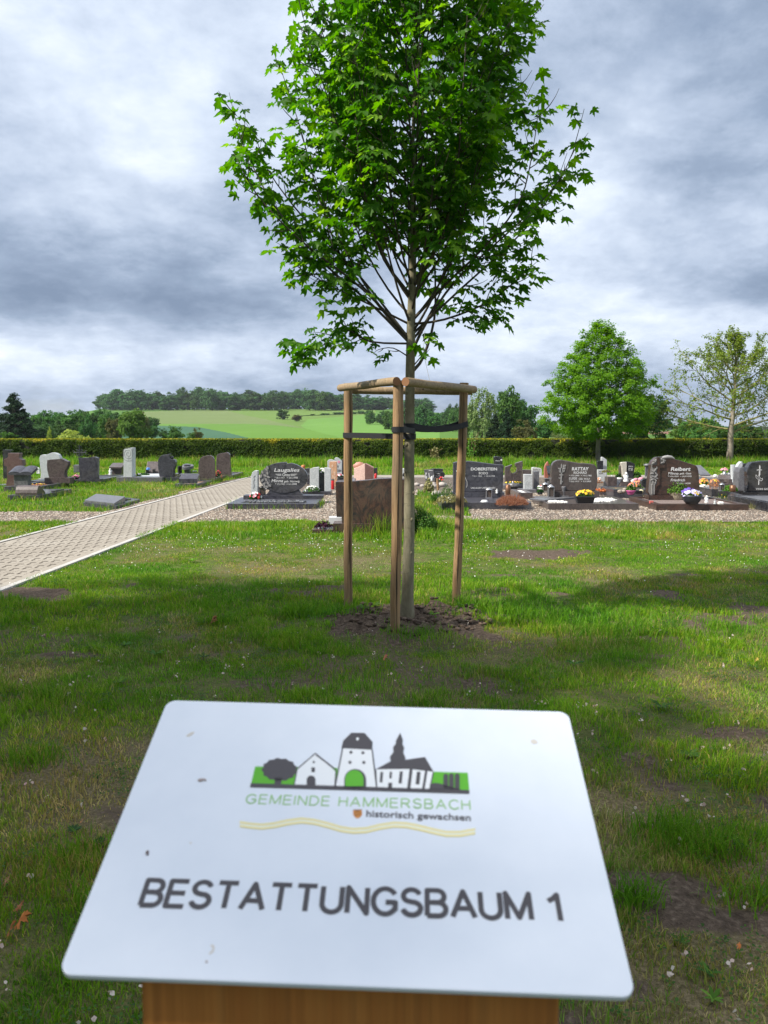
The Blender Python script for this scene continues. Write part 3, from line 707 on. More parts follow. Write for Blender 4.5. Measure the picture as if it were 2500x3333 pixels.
def tubes_np(b):      # B -> piece
    q = [f for f in b.Fc if len(f) == 4]; t = [f for f in b.Fc if len(f) == 3]
    return np.array(b.V), [np.array(x) for x in (q, t) if len(x)]
M_BARKF = bark('bark_far', (.07, .055, .04), (.13, .11, .085))
def far_proto(kind, seed, leaf, mat):
    """one mesh, unit height (crown + trunk); material 0 leaves, 1 bark"""
    b = B()
    if kind == 'round': env, nc, per, rad = env_ell(.40, .40, .56, low=.35, skew=seed), 95, 60, .12
    elif kind == 'tall': env, nc, per, rad = env_ell(.30, .44, .55, low=.3, skew=seed), 95, 60, .10
    elif kind == 'bush': env, nc, per, rad = env_ell(.50, .45, .46, low=.3, skew=seed), 80, 55, .14
    elif kind == 'spruce': env, nc, per, rad = env_prof([.06, .2, .5, .8, 1.0], [.34, .36, .22, .10, .01], .25, .3), 230, 60, .065
    elif kind == 'willow': env, nc, per, rad = env_prof([.12, .3, .6, .85, 1.0], [.42, .46, .42, .30, .05], .15, .4), 140, 50, .08
    p = clump_points(env, nc, per, rad, seed)
    if kind == 'willow':
        p[:, 2] -= np.random.default_rng(3).uniform(0, .16, len(p)); p[:, 2] = np.clip(p[:, 2], .03, 2)
    p[:, 2] = np.clip(p[:, 2], .01, 2)
    V, fs, rn = leaf_cloud(p, np.array([0, 0, .4]), leaf, seed + 50)
    b.tube([(0, 0, -.02), (.01, 0, .25), (-.01, .01, .7)], [.03, .024, .008], 6, cap=False)
    for k in range(5):
        a = k * 1.3 + seed; b.tube([(0, 0, .2 + .06 * k), (.2 * math.cos(a), .2 * math.sin(a), .42 + .07 * k)], [.012, .004], 4, cap=False)
    Vb, fb = tubes_np(b)
    me = join_meshes('tree_far', [(V, fs, rn, 0), (Vb, fb, None, 1)])
    me.materials.append(mat); me.materials.append(M_BARKF); return me
F_DK = foliage('foliage_dark', (.030, .080, .020), (.070, .150, .034), None, .22, .7)
F_MD = foliage('foliage_mid', (.040, .105, .020), (.100, .200, .040), None, .25, .7)
F_LT = foliage('foliage_light', (.07, .16, .025), (.15, .27, .05), None, .3, .7)
F_BR = foliage('foliage_brownish', (.07, .080, .028), (.15, .155, .05), None, .25, .7)
F_SP = foliage('foliage_spruce', (.012, .032, .014), (.032, .066, .026), None, .12, .7)
F_WI = foliage('foliage_willow', (.12, .19, .06), (.24, .31, .12), None, .3, .7)
F_YE = foliage('foliage_yellow', (.24, .34, .05), (.42, .50, .13), None, .3, .7)
F_BD = foliage('foliage_bluish', (.036, .098, .026), (.085, .180, .050), None, .2, .7)
PROTO = {}
def proto(kind, mat, v=0):
    k = (kind, mat.name, v)
    if k not in PROTO: PROTO[k] = far_proto(kind, 3 + v * 7 + len(PROTO), {'round': .060, 'tall': .055, 'bush': .07, 'spruce': .045, 'willow': .045}[kind], mat)
    return PROTO[k]
def far_tree(name, kind, mat, X, Y, z, h, w, label, group=None, v=0, cat='tree', rz=None):
    me = proto(kind, mat, v); o = bpy.data.objects.new(name, me); COL.objects.link(o)
    o.location = (X, Y, z); wn = {'round': .92, 'tall': .70, 'bush': 1.1, 'spruce': .74, 'willow': .98}[kind]
    o.scale = (w / wn, w / wn, h); o.rotation_euler = (0, 0, random.uniform(0, 6.28) if rz is None else rz)
    return tag(o, label, cat, group)
def ptree(name, kind, mat, px, top, wpx, Y, label, group=None, v=0, cat='tree'):
    """tree standing on the terrain at distance Y, by photo column, crown-top row and width"""
    p = vp(px, top, Y); z = hz(p.x, Y); wm = wpx / F * Y
    sink = (p.z - z) * (.16 if kind in ('round', 'tall') else .04)
    return far_tree(name, kind, mat, p.x, Y, z - sink, p.z - z + sink, wm, label, group, v, cat)

# ------------------------------------------------------------------ HEDGE
def build_hedge():
    r_ = np.random.default_rng(11); x0, x1, yf, th, H = -26.0, 27.0, HEDGE_Y, 1.1, 1.16
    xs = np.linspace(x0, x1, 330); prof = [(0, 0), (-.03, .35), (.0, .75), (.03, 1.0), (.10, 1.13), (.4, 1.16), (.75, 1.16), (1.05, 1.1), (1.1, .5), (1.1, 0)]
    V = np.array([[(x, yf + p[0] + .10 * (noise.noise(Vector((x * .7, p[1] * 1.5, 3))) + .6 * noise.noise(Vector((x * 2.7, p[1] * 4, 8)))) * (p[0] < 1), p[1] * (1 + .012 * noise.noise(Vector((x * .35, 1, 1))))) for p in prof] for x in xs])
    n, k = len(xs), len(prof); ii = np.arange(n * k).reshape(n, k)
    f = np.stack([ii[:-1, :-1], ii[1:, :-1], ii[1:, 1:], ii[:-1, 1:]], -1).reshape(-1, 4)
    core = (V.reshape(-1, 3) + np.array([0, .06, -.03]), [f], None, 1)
    nf = 95000; x = r_.uniform(x0, x1, nf); z = r_.uniform(0.02, 1.13, nf)
    gapn = fbm(x, z * 1.6, .55, 91); keep = gapn > .30; x, z = x[keep], z[keep]
    yy = yf + .10 * np.array([noise.noise(Vector((a * .7, b2 * 1.5, 3))) + .6 * noise.noise(Vector((a * 2.7, b2 * 4, 8))) for a, b2 in zip(x, z)]) - r_.uniform(-.05, .06, len(x))
    P = np.stack([x, yy, z], 1)
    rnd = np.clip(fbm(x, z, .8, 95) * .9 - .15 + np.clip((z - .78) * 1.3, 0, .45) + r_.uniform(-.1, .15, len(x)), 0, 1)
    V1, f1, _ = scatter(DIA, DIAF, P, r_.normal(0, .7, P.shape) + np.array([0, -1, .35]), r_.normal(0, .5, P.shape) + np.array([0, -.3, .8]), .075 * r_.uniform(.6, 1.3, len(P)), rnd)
    nt_ = 42000; x = r_.uniform(x0, x1, nt_); y = r_.uniform(0, 1.1, nt_)
    P2 = np.stack([x, yf + y, 1.15 + r_.normal(0, .012, nt_)], 1); rn2 = np.clip(.88 + r_.uniform(-.15, .15, nt_), 0, 1)
    V2, f2, _ = scatter(DIA, DIAF, P2, r_.normal(0, .5, P2.shape) + np.array([0, 0, 1]), r_.normal(0, .7, P2.shape), .06 * r_.uniform(.6, 1.3, nt_), rn2)
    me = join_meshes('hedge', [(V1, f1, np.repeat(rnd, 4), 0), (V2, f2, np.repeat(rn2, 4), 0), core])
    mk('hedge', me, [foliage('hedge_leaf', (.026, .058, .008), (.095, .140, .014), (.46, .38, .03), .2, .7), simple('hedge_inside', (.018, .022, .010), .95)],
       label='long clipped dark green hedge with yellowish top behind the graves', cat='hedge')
build_hedge()

# ------------------------------------------------------------------ TREES BEYOND THE HEDGE
rt = random.Random(5)
g = 'trees of the wood on the ridge'
LBR = {('round', F_BD): 'round topped bluish green', ('round', F_DK): 'round topped dark green', ('tall', F_BD): 'slender bluish green', ('tall', F_DK): 'slender dark green', ('round', F_MD): 'round topped mid green', ('tall', F_MD): 'slender mid green'}
tops = [(325, 1292), (400, 1280), (430, 1280), (520, 1290), (600, 1272), (640, 1268), (700, 1274), (790, 1290), (900, 1280), (1000, 1280), (1100, 1288), (1200, 1300), (1300, 1305), (1420, 1312)]
for i in range(96):
    px = 335 + (1400 - 335) * (i + rt.uniform(-.4, .4)) / 96; Y = rt.choice([505, 520, 545, 565])
    top = np.interp(px, [a for a, _ in tops], [b for _, b in tops]) + rt.choice([rt.uniform(-9, 4), rt.uniform(2, 16)])
    _k = (rt.choice(['round', 'round', 'tall']), rt.choice([F_BD, F_DK, F_BD])); ptree('ridge_tree', _k[0], _k[1], px, top - 8, rt.uniform(52, 84), Y, LBR[_k] + ' tree in the wood along the ridge above the fields', g, rt.randint(0, 1))
ptree('ridge_tree', 'round', F_MD, 632, 1296, 32, 500, 'brighter green round tree at the front of the ridge wood, above the palest field')
ptree('ridge_tree', 'round', F_MD, 1053, 1271, 62, 498, 'tallest round green tree of the ridge wood, left of the stake frame')
g = 'trees in the wood right of the fields'
for i in range(64):
    px = rt.uniform(1205, 1545); Y = rt.uniform(185, 330)
    if px < 1260: Y = rt.uniform(260, 340)
    top = 1306 + abs(px - 1370) * .04 + rt.uniform(0, 52) + (22 if px < 1260 else 0)
    _k = (rt.choice(['round', 'round', 'tall']), rt.choice([F_BD, F_DK, F_MD])); ptree('wood_tree', _k[0], _k[1], px, top, rt.uniform(34, 60), Y, LBR[_k] + ' tree in the dense wood behind the stake frame', g, rt.randint(0, 1))
g = 'small trees of the field hedgerow'
for i in range(22):
    px = 990 + i * 10.5 + rt.uniform(-4, 4); Y = 395 + i * 2
    py_top = np.interp(px, [990, 1220], [1352, 1336]) + rt.uniform(-5, 5)
    ptree('hedgerow_tree', 'bush', rt.choice([F_DK, F_BD, F_MD]), px, py_top, rt.uniform(18, 28), Y, 'small dark tree of the hedgerow crossing the hillside fields', g)
ptree('field_tree', 'round', F_DK, 921, 1330, 44, 345, 'dark round tree standing alone in the hillside field')
ptree('field_tree', 'round', F_BR, 965, 1347, 40, 325, 'olive brown round tree beside the dark one in the hillside field')
# left group beyond the hedge
ptree('spruce_tree', 'spruce', F_SP, 45, 1280, 130, 96, 'tall dark spruce at the far left beyond the hedge')
g = 'bushy trees beyond the left end of the hedge'
ORD_L = iter('the cut off left end|a third, upper step|the upper centre|a dip beside the centre|the tallest centre part|a notch right of centre|the right shoulder|the lower left front|the lower centre front|the right upper flank|the lower right front|the far left front|the right flank gap|the bottom left front|the right outer end|the last low right tip|the bottom centre front'.split('|'))
for px, top, w_, mat_, k in ((-60, 1310, 130, F_DK, 'round'), (110, 1350, 70, F_MD, 'round'), (150, 1336, 85, F_MD, 'round'), (190, 1352, 70, F_DK, 'bush'), (238, 1334, 90, F_MD, 'round'), (285, 1345, 60, F_DK, 'bush'), (305, 1338, 70, F_DK, 'round'), (130, 1375, 90, F_BD, 'bush'), (215, 1372, 80, F_DK, 'bush'), (330, 1358, 70, F_MD, 'bush'), (270, 1372, 80, F_MD, 'bush'), (10, 1375, 80, F_MD, 'bush'), (345, 1345, 60, F_MD, 'round'), (80, 1388, 80, F_SP, 'bush'), (495, 1375, 46, F_DK, 'round'), (530, 1392, 40, F_DK, 'bush'), (185, 1395, 80, F_BD, 'bush')):
    ptree('broadleaf_tree', k, mat_, px, top, w_, rt.uniform(95, 125), '%s bushy tree beyond the left hedge, at %s' % ({F_DK: 'dark green', F_MD: 'mid green', F_BD: 'bluish green', F_SP: 'blackish green'}[mat_], next(ORD_L)), g, rt.randint(0, 1))
g2 = 'farther trees filling the slope behind the left bushes'
for i in range(34):
    px = 75 + i * 12.5 + rt.uniform(-6, 6); ptree('slope_tree', 'round', rt.choice([F_MD, F_DK, F_BD]), px, np.interp(px, [75, 200, 330, 480], [1354, 1338, 1334, 1346]) + rt.uniform(-6, 16), rt.uniform(42, 70), rt.uniform(140, 210), 'green tree crown filling the slope behind the left bushes', g2, rt.randint(0, 1))
ptree('broadleaf_tree', 'round', F_BR, 372, 1352, 60, 93, 'reddish brown bushy tree between green trees beyond the left part of the hedge')
ptree('broadleaf_tree', 'round', F_LT, 432, 1327, 108, 88, 'largest rounded yellow green tree before the hillside field')
ptree('broadleaf_tree', 'round', F_BR, 455, 1326, 70, 96, 'brownish crown behind the rounded yellow green tree')
ptree('broadleaf_tree', 'bush', F_MD, 565, 1382, 62, 86, 'mid green round bush before the blue green field')
ptree('broadleaf_tree', 'bush', F_BR, 636, 1390, 46, 84, 'small brownish bush above the hedge before the bright field')
ptree('shrub', 'bush', F_MD, 625, 1405, 40, 80, 'low green bush under the small brownish bush', cat='bush')
ptree('shrub', 'bush', F_YE, 228, 1391, 98, 62, 'pale yellow green shrub showing above the hedge on the left', cat='bush')
ptree('shrub', 'tall', F_YE, 160, 1393, 18, 62, 'thin pale yellow green shoot beside the yellow green shrub', cat='bush')
ptree('shrub', 'bush', F_MD, 30, 1402, 90, 60, 'bright green shrub peeping over the hedge at the left edge', cat='bush')
# right group
ptree('willow_tree', 'willow', F_WI, 1570, 1262, 132, 82, 'pale green weeping willow beyond the hedge beside the right stake')
ptree('broadleaf_tree', 'round', F_MD, 1655, 1250, 120, 92, 'tall fresh green tree between the willow and the big lime tree')
ptree('broadleaf_tree', 'round', F_DK, 1715, 1290, 100, 96, 'dark green tree leaning out behind the tall fresh green one')
ptree('spruce_tree', 'spruce', F_SP, 1648, 1330, 60, 76, 'dark narrow conifer in front of the willow')
ptree('spruce_tree', 'spruce', F_SP, 1612, 1350, 66, 78, 'dark broad conifer at the foot of the willow')
ptree('broadleaf_tree', 'bush', F_BR, 1712, 1362, 92, 74, 'olive brown bushy tree left of the big lime tree')
ptree('broadleaf_tree', 'round', F_DK, 1782, 1350, 80, 84, 'dark bushy tree half hidden by the left side of the lime tree')
ptree('shrub', 'bush', F_WI, 1820, 1400, 74, 60, 'greyish flowering shrub above the hedge under the lime tree', cat='bush')
ptree('shrub', 'bush', F_LT, 1728, 1414, 40, 46, 'small bright shrub just above the hedge left of the lime tree', cat='bush')
ptree('broadleaf_tree', 'round', F_DK, 2100, 1262, 175, 66, 'dark green tree standing behind the right side of the lime tree')
g = 'bushy trees beyond the right end of the hedge'
ORD_R = iter('the left end|the left upper part|the centre top|the centre right|the centre front|the left front|the front beside the trunk|the top right of the trunk|the right of the trunk|the far right|the cut off right end'.split('|'))
for px, top, w_, mat_ in ((2225, 1352, 90, F_LT), (2262, 1338, 90, F_MD), (2310, 1350, 90, F_MD), (2345, 1372, 80, F_DK), (2290, 1385, 90, F_MD), (2235, 1390, 70, F_MD), (2362, 1392, 80, F_LT), (2425, 1358, 90, F_DK), (2400, 1370, 60, F_DK), (2460, 1385, 60, F_MD), (2560, 1350, 130, F_LT)):
    ptree('broadleaf_tree', rt.choice(['round', 'bush']), mat_, px, top, w_, rt.uniform(70, 84), '%s bushy tree behind the sparse tree, at %s' % ({F_DK: 'dark green', F_MD: 'mid green', F_LT: 'light green'}[mat_], next(ORD_R)), g, rt.randint(0, 1))
g = 'distant trees on the flat horizon'
for i in range(20):
    px = 2050 + i * 30 + rt.uniform(-10, 10); ptree('distant_tree', 'bush', F_BD, px, 1387 + rt.uniform(-2, 3), 50, 900, 'tiny dark tree on the far flat horizon beyond the brown field', g)
# barn at the right edge
bb = vp(2478, 1425, 105); hh = 2.0
T_ = thing('barn', 'low grey roofed shed beyond the hedge at the right edge', 'shed', (bb.x, 105, 0))
b = B(); b.box(bb.x - 1.6, bb.x + 4, 105, 109, 0, 1.0); mk('wall', b, simple('shed_wall', (.20, .20, .19), .9), T_)
b = B(); b.prism([(bb.x - 1.9, 1.0), (bb.x + 4.3, 1.0), (bb.x + 3.6, 1.75), (bb.x - 1.2, 1.75)], 104.7, 109.3); mk('roof', b, simple('shed_roof', (.085, .09, .10), .8), T_)

# ------------------------------------------------------------------ LIME TREE
def trunk_curve(pts, rad): return pts, rad
LY = 35.0
def build_lime():
    b0 = vp(1946, 1500, LY); x = b0.x; top = vp(1946, 1046, LY).z
    T = thing('lime_tree', 'broad conical bright green lime tree standing before the hedge', 'tree', (x, LY, 0))
    r_ = np.random.default_rng(31)
    def zr(py): return vp(1946, py, LY).z
    rows = [(1428, .9), (1405, 2.0), (1370, 2.45), (1320, 2.55), (1290, 2.45), (1240, 2.28), (1200, 1.9), (1160, 1.55), (1120, 1.12), (1080, .75), (1055, .4), (1044, .1)]
    zs = [zr(p) for p, _ in rows]; rs = [w for _, w in rows]
    env = env_prof(zs, rs, .10, .30)
    p = clump_points(env, 1150, 62, .25, 32)
    p = p[p[:, 2] > 1.05]
    V, fs, rn = leaf_cloud(p, np.array([0, 0, 2.2]), .092, 33, up=.8)
    V = V + np.array([x, LY, 0])
    me = join_meshes('crown', [(V, fs, rn, 0)]); mk('crown', me, foliage('lime_leaf', (.080, .172, .008), (.175, .305, .016), None, .42, .5), T)
    b = B(); b.tube([(x, LY, -.05), (x + .01, LY, .25), (x - .01, LY, .7), (x, LY, 1.3), (x + .02, LY, 2.4), (x, LY, 4.8)], [.145, .115, .10, .095, .075, .02], 10, cap=False)
    mk('trunk', b, bark('lime_bark', (.11, .095, .075), (.28, .255, .21), 6), T)
    b = B()
    for k in range(46):
        a = r_.uniform(0, 6.28); z0 = r_.uniform(1.0, 4.3); R_ = np.interp(z0 + .6, zs, rs) * .9
        P = [(x, LY, z0), (x + math.cos(a) * R_ * .4, LY + math.sin(a) * R_ * .4, z0 + .35), (x + math.cos(a) * R_ * .95, LY + math.sin(a) * R_ * .95, z0 + .65)]
        b.tube(P, [.035, .022, .006], 5, cap=False)
    mk('limbs', b, bark('lime_limb', (.06, .05, .04), (.12, .10, .08)), T)
build_lime()

# ------------------------------------------------------------------ SPARSE TREE (right edge)
def build_sparse():
    r_ = random.Random(41); b0 = vp(2374, 1500, LY); x = b0.x; top = vp(2374, 1098, LY).z
    T = thing('sparse_tree', 'thinly leafed tree with spreading bare branches at the right edge before the hedge', 'tree', (x, LY, 0))
    b = B(); b.tube([(x, LY, -.05), (x, LY, .2), (x + .02, LY, .8), (x, LY, 1.45), (x + .05, LY, 2.2), (x + .1, LY, 3.4), (x + .12, LY, top - .2)], [.19, .15, .135, .125, .10, .06, .008], 10, cap=False)
    mk('trunk', b, bark('sparse_bark', (.10, .075, .055), (.36, .31, .25), 5, .5), T)
    tips = []; bb = B()
    def grow(p, d, L, r, lev):
        pts = [p]; n = 5 if lev == 0 else 4; dd = d.copy()
        for i in range(n):
            dd = (dd + Vector((r_.gauss(0, .13), r_.gauss(0, .13), r_.gauss(.03 if lev == 0 else .05, .10)))).normalized(); pts.append(pts[-1] + dd * L / n)
        bb.tube(pts, [r * (1 - i / (n + .6)) for i in range(n + 1)], 5 if lev == 0 else 3, cap=False)
        if lev >= 1: tips.extend(pts[2:])
        if lev < 3:
            m = [9, 6, 4][lev]
            for k in range(m):
                t = (k + 1.1) / (m + .6); i = min(int(t * n), n - 1); q = pts[i].lerp(pts[i + 1], t * n - i)
                ax = dd.cross(Vector((r_.gauss(0, 1), r_.gauss(0, 1), r_.gauss(0, 1)))).normalized()
                nd = (Matrix.Rotation(R(r_.uniform(30, 58)), 3, ax) @ d).normalized(); nd.z += .12; nd.normalize()
                grow(q, nd, L * r_.uniform(.28, .48) * (1.15 - t * .45), r * .42, lev + 1)
    N_ = 24
    for k in range(N_):
        t = k / (N_ - 1); z0 = 1.45 + t * (top - 2.2); a = k * 2.4 + .3
        el = R(12 + 50 * t ** 1.1); L = 3.0 * (1 - t ** 1.3) + .85
        grow(Vector((x + .05, LY, z0)), Vector((math.cos(a) * math.cos(el), math.sin(a) * math.cos(el), math.sin(el))), L, .055 * (1 - .6 * t), 0)
    mk('branches', bb, bark('sparse_branch', (.16, .14, .05), (.30, .28, .11), 5, .5), T)
    tp = np.array([tuple(q) for q in tips]); rr = np.random.default_rng(42); sel = rr.uniform(0, 1, len(tp)) < .24; tp = tp[sel]
    P = np.repeat(tp, 3, 0) + rr.normal(0, .055, (len(tp) * 3, 3))
    V, fs, rn = leaf_cloud(P, np.array([x, LY, 2.5]), 0.095, 43); me = join_meshes('crown', [(V, fs, rn, 0)])
    mk('crown', me, foliage('sparse_leaf', (.12, .20, .02), (.26, .38, .05), None, .35), T)
build_sparse()

# ------------------------------------------------------------------ TALL TREES BEHIND THE CAMERA (they throw the shade on the near lawn)
me_sh = far_proto('round', 201, .080, F_DK); me_sh2 = far_proto('round', 207, .021, F_DK)
SH = [(-9.5, -2.8, 13.5, 11), (-14.5, -2.3, 17.5, 11), (-9, -8.5, 15, 12), (-6.3, -7.5, 9, 8), (-19, -6, 20, 12), (-15.2, -9, 19, 11), (-5.5, -3.2, 8.0, 6.5), (-24, -3, 22, 11)]
for i, (x, y, h, w_) in enumerate(SH):
    o = bpy.data.objects.new('shade_tree', me_sh if i in (1, 4, 5, 7) else me_sh2); COL.objects.link(o); o.location = (x, y, 0); o.scale = (w_ / .92, w_ / .92, h); o.rotation_euler = (0, 0, i * 1.7)
    tag(o, '%s tree behind the viewer shading the near lawn' % ('tallest and densest', 'loose crowned')[0 if i in (1, 4, 5, 7) else 1], 'tree', 'tall shade trees behind the viewer')

# ------------------------------------------------------------------ MAPLE
def maple_leaf():
    half = [(90, 1.0), (83, .74), (74, .80), (68, .50), (60, .42), (52, .60), (47, .70), (42, .98), (34, .72), (24, .72), (20, .46), (8, .40), (-2, .52), (-12, .74), (-22, .50), (-36, .46), (-60, .30), (-80, .12)]
    pts = [(a, r) for a, r in half] + [(180 - a, r) for a, r in reversed(half[1:])]
    V = [(0, 0, .0)] 
    for a, r in pts:
        xx, yy = r * math.cos(R(a)) * .5, r * math.sin(R(a)) * .5
        V.append((xx, yy + .0, -.28 * (xx * xx + max(yy, 0) ** 2 * .9) + .06 * math.sin(a * .13)))
    n = len(pts)
    return V, [[(0, 1 + (i + 1) % n, 1 + i) for i in range(n)]]
MLV, MLF = maple_leaf()
TB = gp(*KF(880, 1349)); TX, TY = TB.x, TB.y
def build_maple():
    r_ = random.Random(13); nr = np.random.default_rng(13)
    T = thing('maple_tree', 'young maple with star shaped leaves held by wooden stakes', 'tree', (TX, TY, 0))
    cl = [(880, 1349), (880, 1290), (884, 1150), (884, 1000), (885, 900), (886, 800), (888, 700), (891, 600), (893, 500), (893, 400), (892, 300)]
    P = [vp(*KF(a, b2), TY) for a, b2 in cl]; P[0].z = 0.04
    rad = [.064, .052, .045, .042, .040, .038, .035, .030, .024, .019, .015]
    P += [Vector((TX + .06, TY, 4.6)), Vector((TX + .05, TY, 5.6)), Vector((TX + .05, TY, 6.6))]; rad += [.013, .008, .003]
    P.insert(0, Vector((TX, TY, -.06))); rad.insert(0, .085)
    b = B(); b.tube(P, rad, 16, cap=False)
    for z in (.35, .62, .9, 1.12, 1.3, 1.52, 1.8, 1.95):    # knots of removed twigs
        a = r_.uniform(-2.8, -.3); q = np.interp(z, [p.z for p in P], [p.x for p in P]); b.blob((q + .042 * math.cos(a), TY + .042 * math.sin(a), z), .012, .012, .017, 7)
    mt, nt, bs = nm('maple_bark')
    n1 = tn(nt, 7, 6, .6, .5, scl=(1, 1, .5)); n2 = tn(nt, 60, 3, .6, 0, scl=(1, 1, .25)); n3 = tn(nt, 16, 4, .7, .2, scl=(.5, .5, 2.2))
    cbk = ramp(nt, n1.outputs['Fac'], [(.3, (.125, .108, .062)), (.5, (.205, .182, .112)), (.7, (.28, .25, .17))])
    cbk = mixc(nt, ramp(nt, n3.outputs['Fac'], [(.60, (0, 0, 0)), (.68, (.55, .55, .55))]), cbk, (.10, .085, .06))
    cbk = mixc(nt, 1, cbk, ramp(nt, n2.outputs['Fac'], [(.35, (.85, .85, .85)), (.65, (1.1, 1.1, 1.1))]), 'MULTIPLY')
    nt.links.new(cbk, bs.inputs['Base Color']); bs.inputs['Roughness'].default_value = .85; bump(nt, bs, n3.outputs['Fac'], .35, .006)
    mk('trunk', b, mt, T)
    def trunk_at(z): return Vector((np.interp(z, [p.z for p in P], [p.x for p in P]), TY, z))
    # crown envelope from the photo (view coordinates of the 1659 px picture)
    ey = [800, 760, 720, 690, 650, 600, 550, 500, 450, 400, 350, 300, 250, 200, 150, 100, 50, 0]
    exl = [850, 835, 800, 740, 650, 628, 628, 622, 600, 560, 555, 560, 570, 575, 572, 592, 615, 628]
    exr = [900, 925, 950, 995, 1075, 1150, 1172, 1165, 1185, 1140, 1110, 1120, 1135, 1150, 1180, 1200, 1212, 1212]
    zz = [vp(*KF(890, y), TY).z for y in ey] + [5.7, 6.3, 6.9]
    RL = [abs(vp(*KF(a, y), TY).x - TX) for a, y in zip(exl, ey)] + [.85, .55, .12]
    RR = [abs(vp(*KF(a, y), TY).x - TX) for a, y in zip(exr, ey)] + [1.05, .65, .12]
    def env(z, a):
        l, r = np.interp(z, zz, RL), np.interp(z, zz, RR); c = math.cos(a)
        return (r * (1 + c) / 2 + l * (1 - c) / 2)
    leafP, leafN, leafT, leafS = [], [], [], []
    bk = bark('maple_branch', (.045, .036, .026), (.095, .080, .056), 12)
    def bez(p0, p1, p2, n):
        return [p0 * (1 - t) ** 2 + p1 * 2 * t * (1 - t) + p2 * t * t for t in [i / n for i in range(n + 1)]]
    def leaves_along(pts, step=.062, start=.15, big=1.0):
        L = 0; nxt = start * sum((pts[i + 1] - pts[i]).length for i in range(len(pts) - 1)); k = r_.randint(0, 3)
        for i in range(len(pts) - 1):
            seg = pts[i + 1] - pts[i]; l = seg.length; d = seg.normalized()
            while nxt < L + l:
                q = pts[i] + d * (nxt - L); k += 1
                s0 = d.cross(Vector((0, 0, 1)));
                if s0.length < .1: s0 = Vector((1, 0, 0))
                s0.normalize(); s1 = d.cross(s0); a = k * math.pi / 2 + r_.gauss(0, .4)
                for sg in (1, -1):
                    if r_.random() < .42: continue
                    side = (s0 * math.cos(a) + s1 * math.sin(a)) * sg
                    pet = (side * .8 + d * .55 + Vector((0, 0, .18))).normalized() * r_.uniform(.04, .085)
                    c = q + pet; out = Vector((pet.x, pet.y, 0)); out = out.normalized() if out.length > 1e-4 else Vector((1, 0, 0))
                    tip = out * .8 + Vector((0, 0, -r_.uniform(.15, .95))) + Vector((r_.gauss(0, .3), r_.gauss(0, .3), 0))
                    nv = Vector((0, 0, .85)) + out * r_.uniform(.1, .75) + Vector((r_.gauss(0, .30), r_.gauss(0, .30), 0))
                    leafP.append(c + tip.normalized() * .03); leafN.append(nv); leafT.append(tip); leafS.append(r_.uniform(.105, .205) * big)
                nxt += step * r_.uniform(.75, 1.35)
            L += l
    def branch(pts, r0, sec=True, dens=1.0, slen=1.0):
        bb = B(); n = len(pts); bb.tube(pts, [r0 * (1 - .85 * i / (n - 1)) for i in range(n)], 6, cap=False)
        tot = sum((pts[i + 1] - pts[i]).length for i in range(n - 1))
        leaves_along(pts, .075, .38)
        if sec:
            s_ = .30 * tot; k = r_.randint(0, 5)
            while s_ < tot * .97:
                L = 0
                for i in range(n - 1):
                    l = (pts[i + 1] - pts[i]).length
                    if L + l >= s_: break
                    L += l
                d = (pts[i + 1] - pts[i]).normalized(); q = pts[i] + d * (s_ - L)
                s0 = d.cross(Vector((0, 0, 1))); s0 = s0.normalized() if s0.length > .1 else Vector((1, 0, 0)); s1 = d.cross(s0)
                a = k * 2.4 + r_.gauss(0, .3); side = s0 * math.cos(a) + s1 * math.sin(a)
                ln = r_.uniform(.22, .48) * (1.1 - .55 * s_ / tot) * slen; e = q + (d * .75 + side * .75 + Vector((0, 0, .12))).normalized() * ln
                # keep twigs inside the crown outline
                rr = math.hypot(e.x - TX, e.y - TY)
                pp = bez(q, q + (d * .3 + side * .5) * ln, e, 4); bb.tube(pp, [.0042, .0035, .003, .002, .0014], 4, cap=False)
                leaves_along(pp, .058 / dens, .12); s_ += r_.uniform(.085, .15) / dens; k += 1
        mk('branch', bb, bk, T)
    def traced(px, dy, r0, **kw):
        P0 = [vp(*KF(a, b2), TY + d) for (a, b2), d in zip(px, dy)]; out = []
        for i in range(len(P0) - 1):
            a0 = P0[max(i - 1, 0)]; a1 = P0[i]; a2 = P0[i + 1]; a3 = P0[min(i + 2, len(P0) - 1)]
            for t in (0, .33, .66): out.append(.5 * ((2 * a1) + (a2 - a0) * t + (2 * a0 - 5 * a1 + 4 * a2 - a3) * t * t + (3 * a1 - a0 - 3 * a2 + a3) * t ** 3))
        branch(out + [P0[-1]], r0, **kw)
    traced([(886, 742), (800, 655), (690, 560), (590, 440), (525, 310), (495, 200)], [0, -.1, -.2, -.2, -.1, 0], .012, slen=.72)
    traced([(886, 742), (810, 650), (740, 560), (690, 430), (650, 280), (600, 130)], [0, .1, .2, .25, .3, .3], .012)
    traced([(892, 755), (925, 690), (990, 600), (1100, 500), (1215, 380), (1262, 235)], [0, -.1, -.15, -.1, 0, 0], .013, slen=.66)
    traced([(886, 735), (790, 630), (650, 520), (555, 420), (505, 330)], [0, -.15, -.35, -.4, -.3], .012, slen=.8)
    traced([(886, 735), (780, 600), (655, 470), (575, 360), (548, 270)], [0, .1, .1, .1, .2], .011, slen=.8)
    traced([(893, 720), (1000, 620), (1110, 520), (1185, 430), (1225, 330)], [0, .1, .2, .2, .1], .011, slen=.7)
    traced([(890, 700), (960, 690), (1050, 655), (1110, 610), (1160, 565)], [0, -.15, -.25, -.3, -.3], .011, slen=.8, dens=1.4)
    traced([(893, 690), (965, 612), (1040, 540), (1120, 440), (1150, 330), (1165, 220)], [0, -.2, -.35, -.45, -.4, -.4], .012)
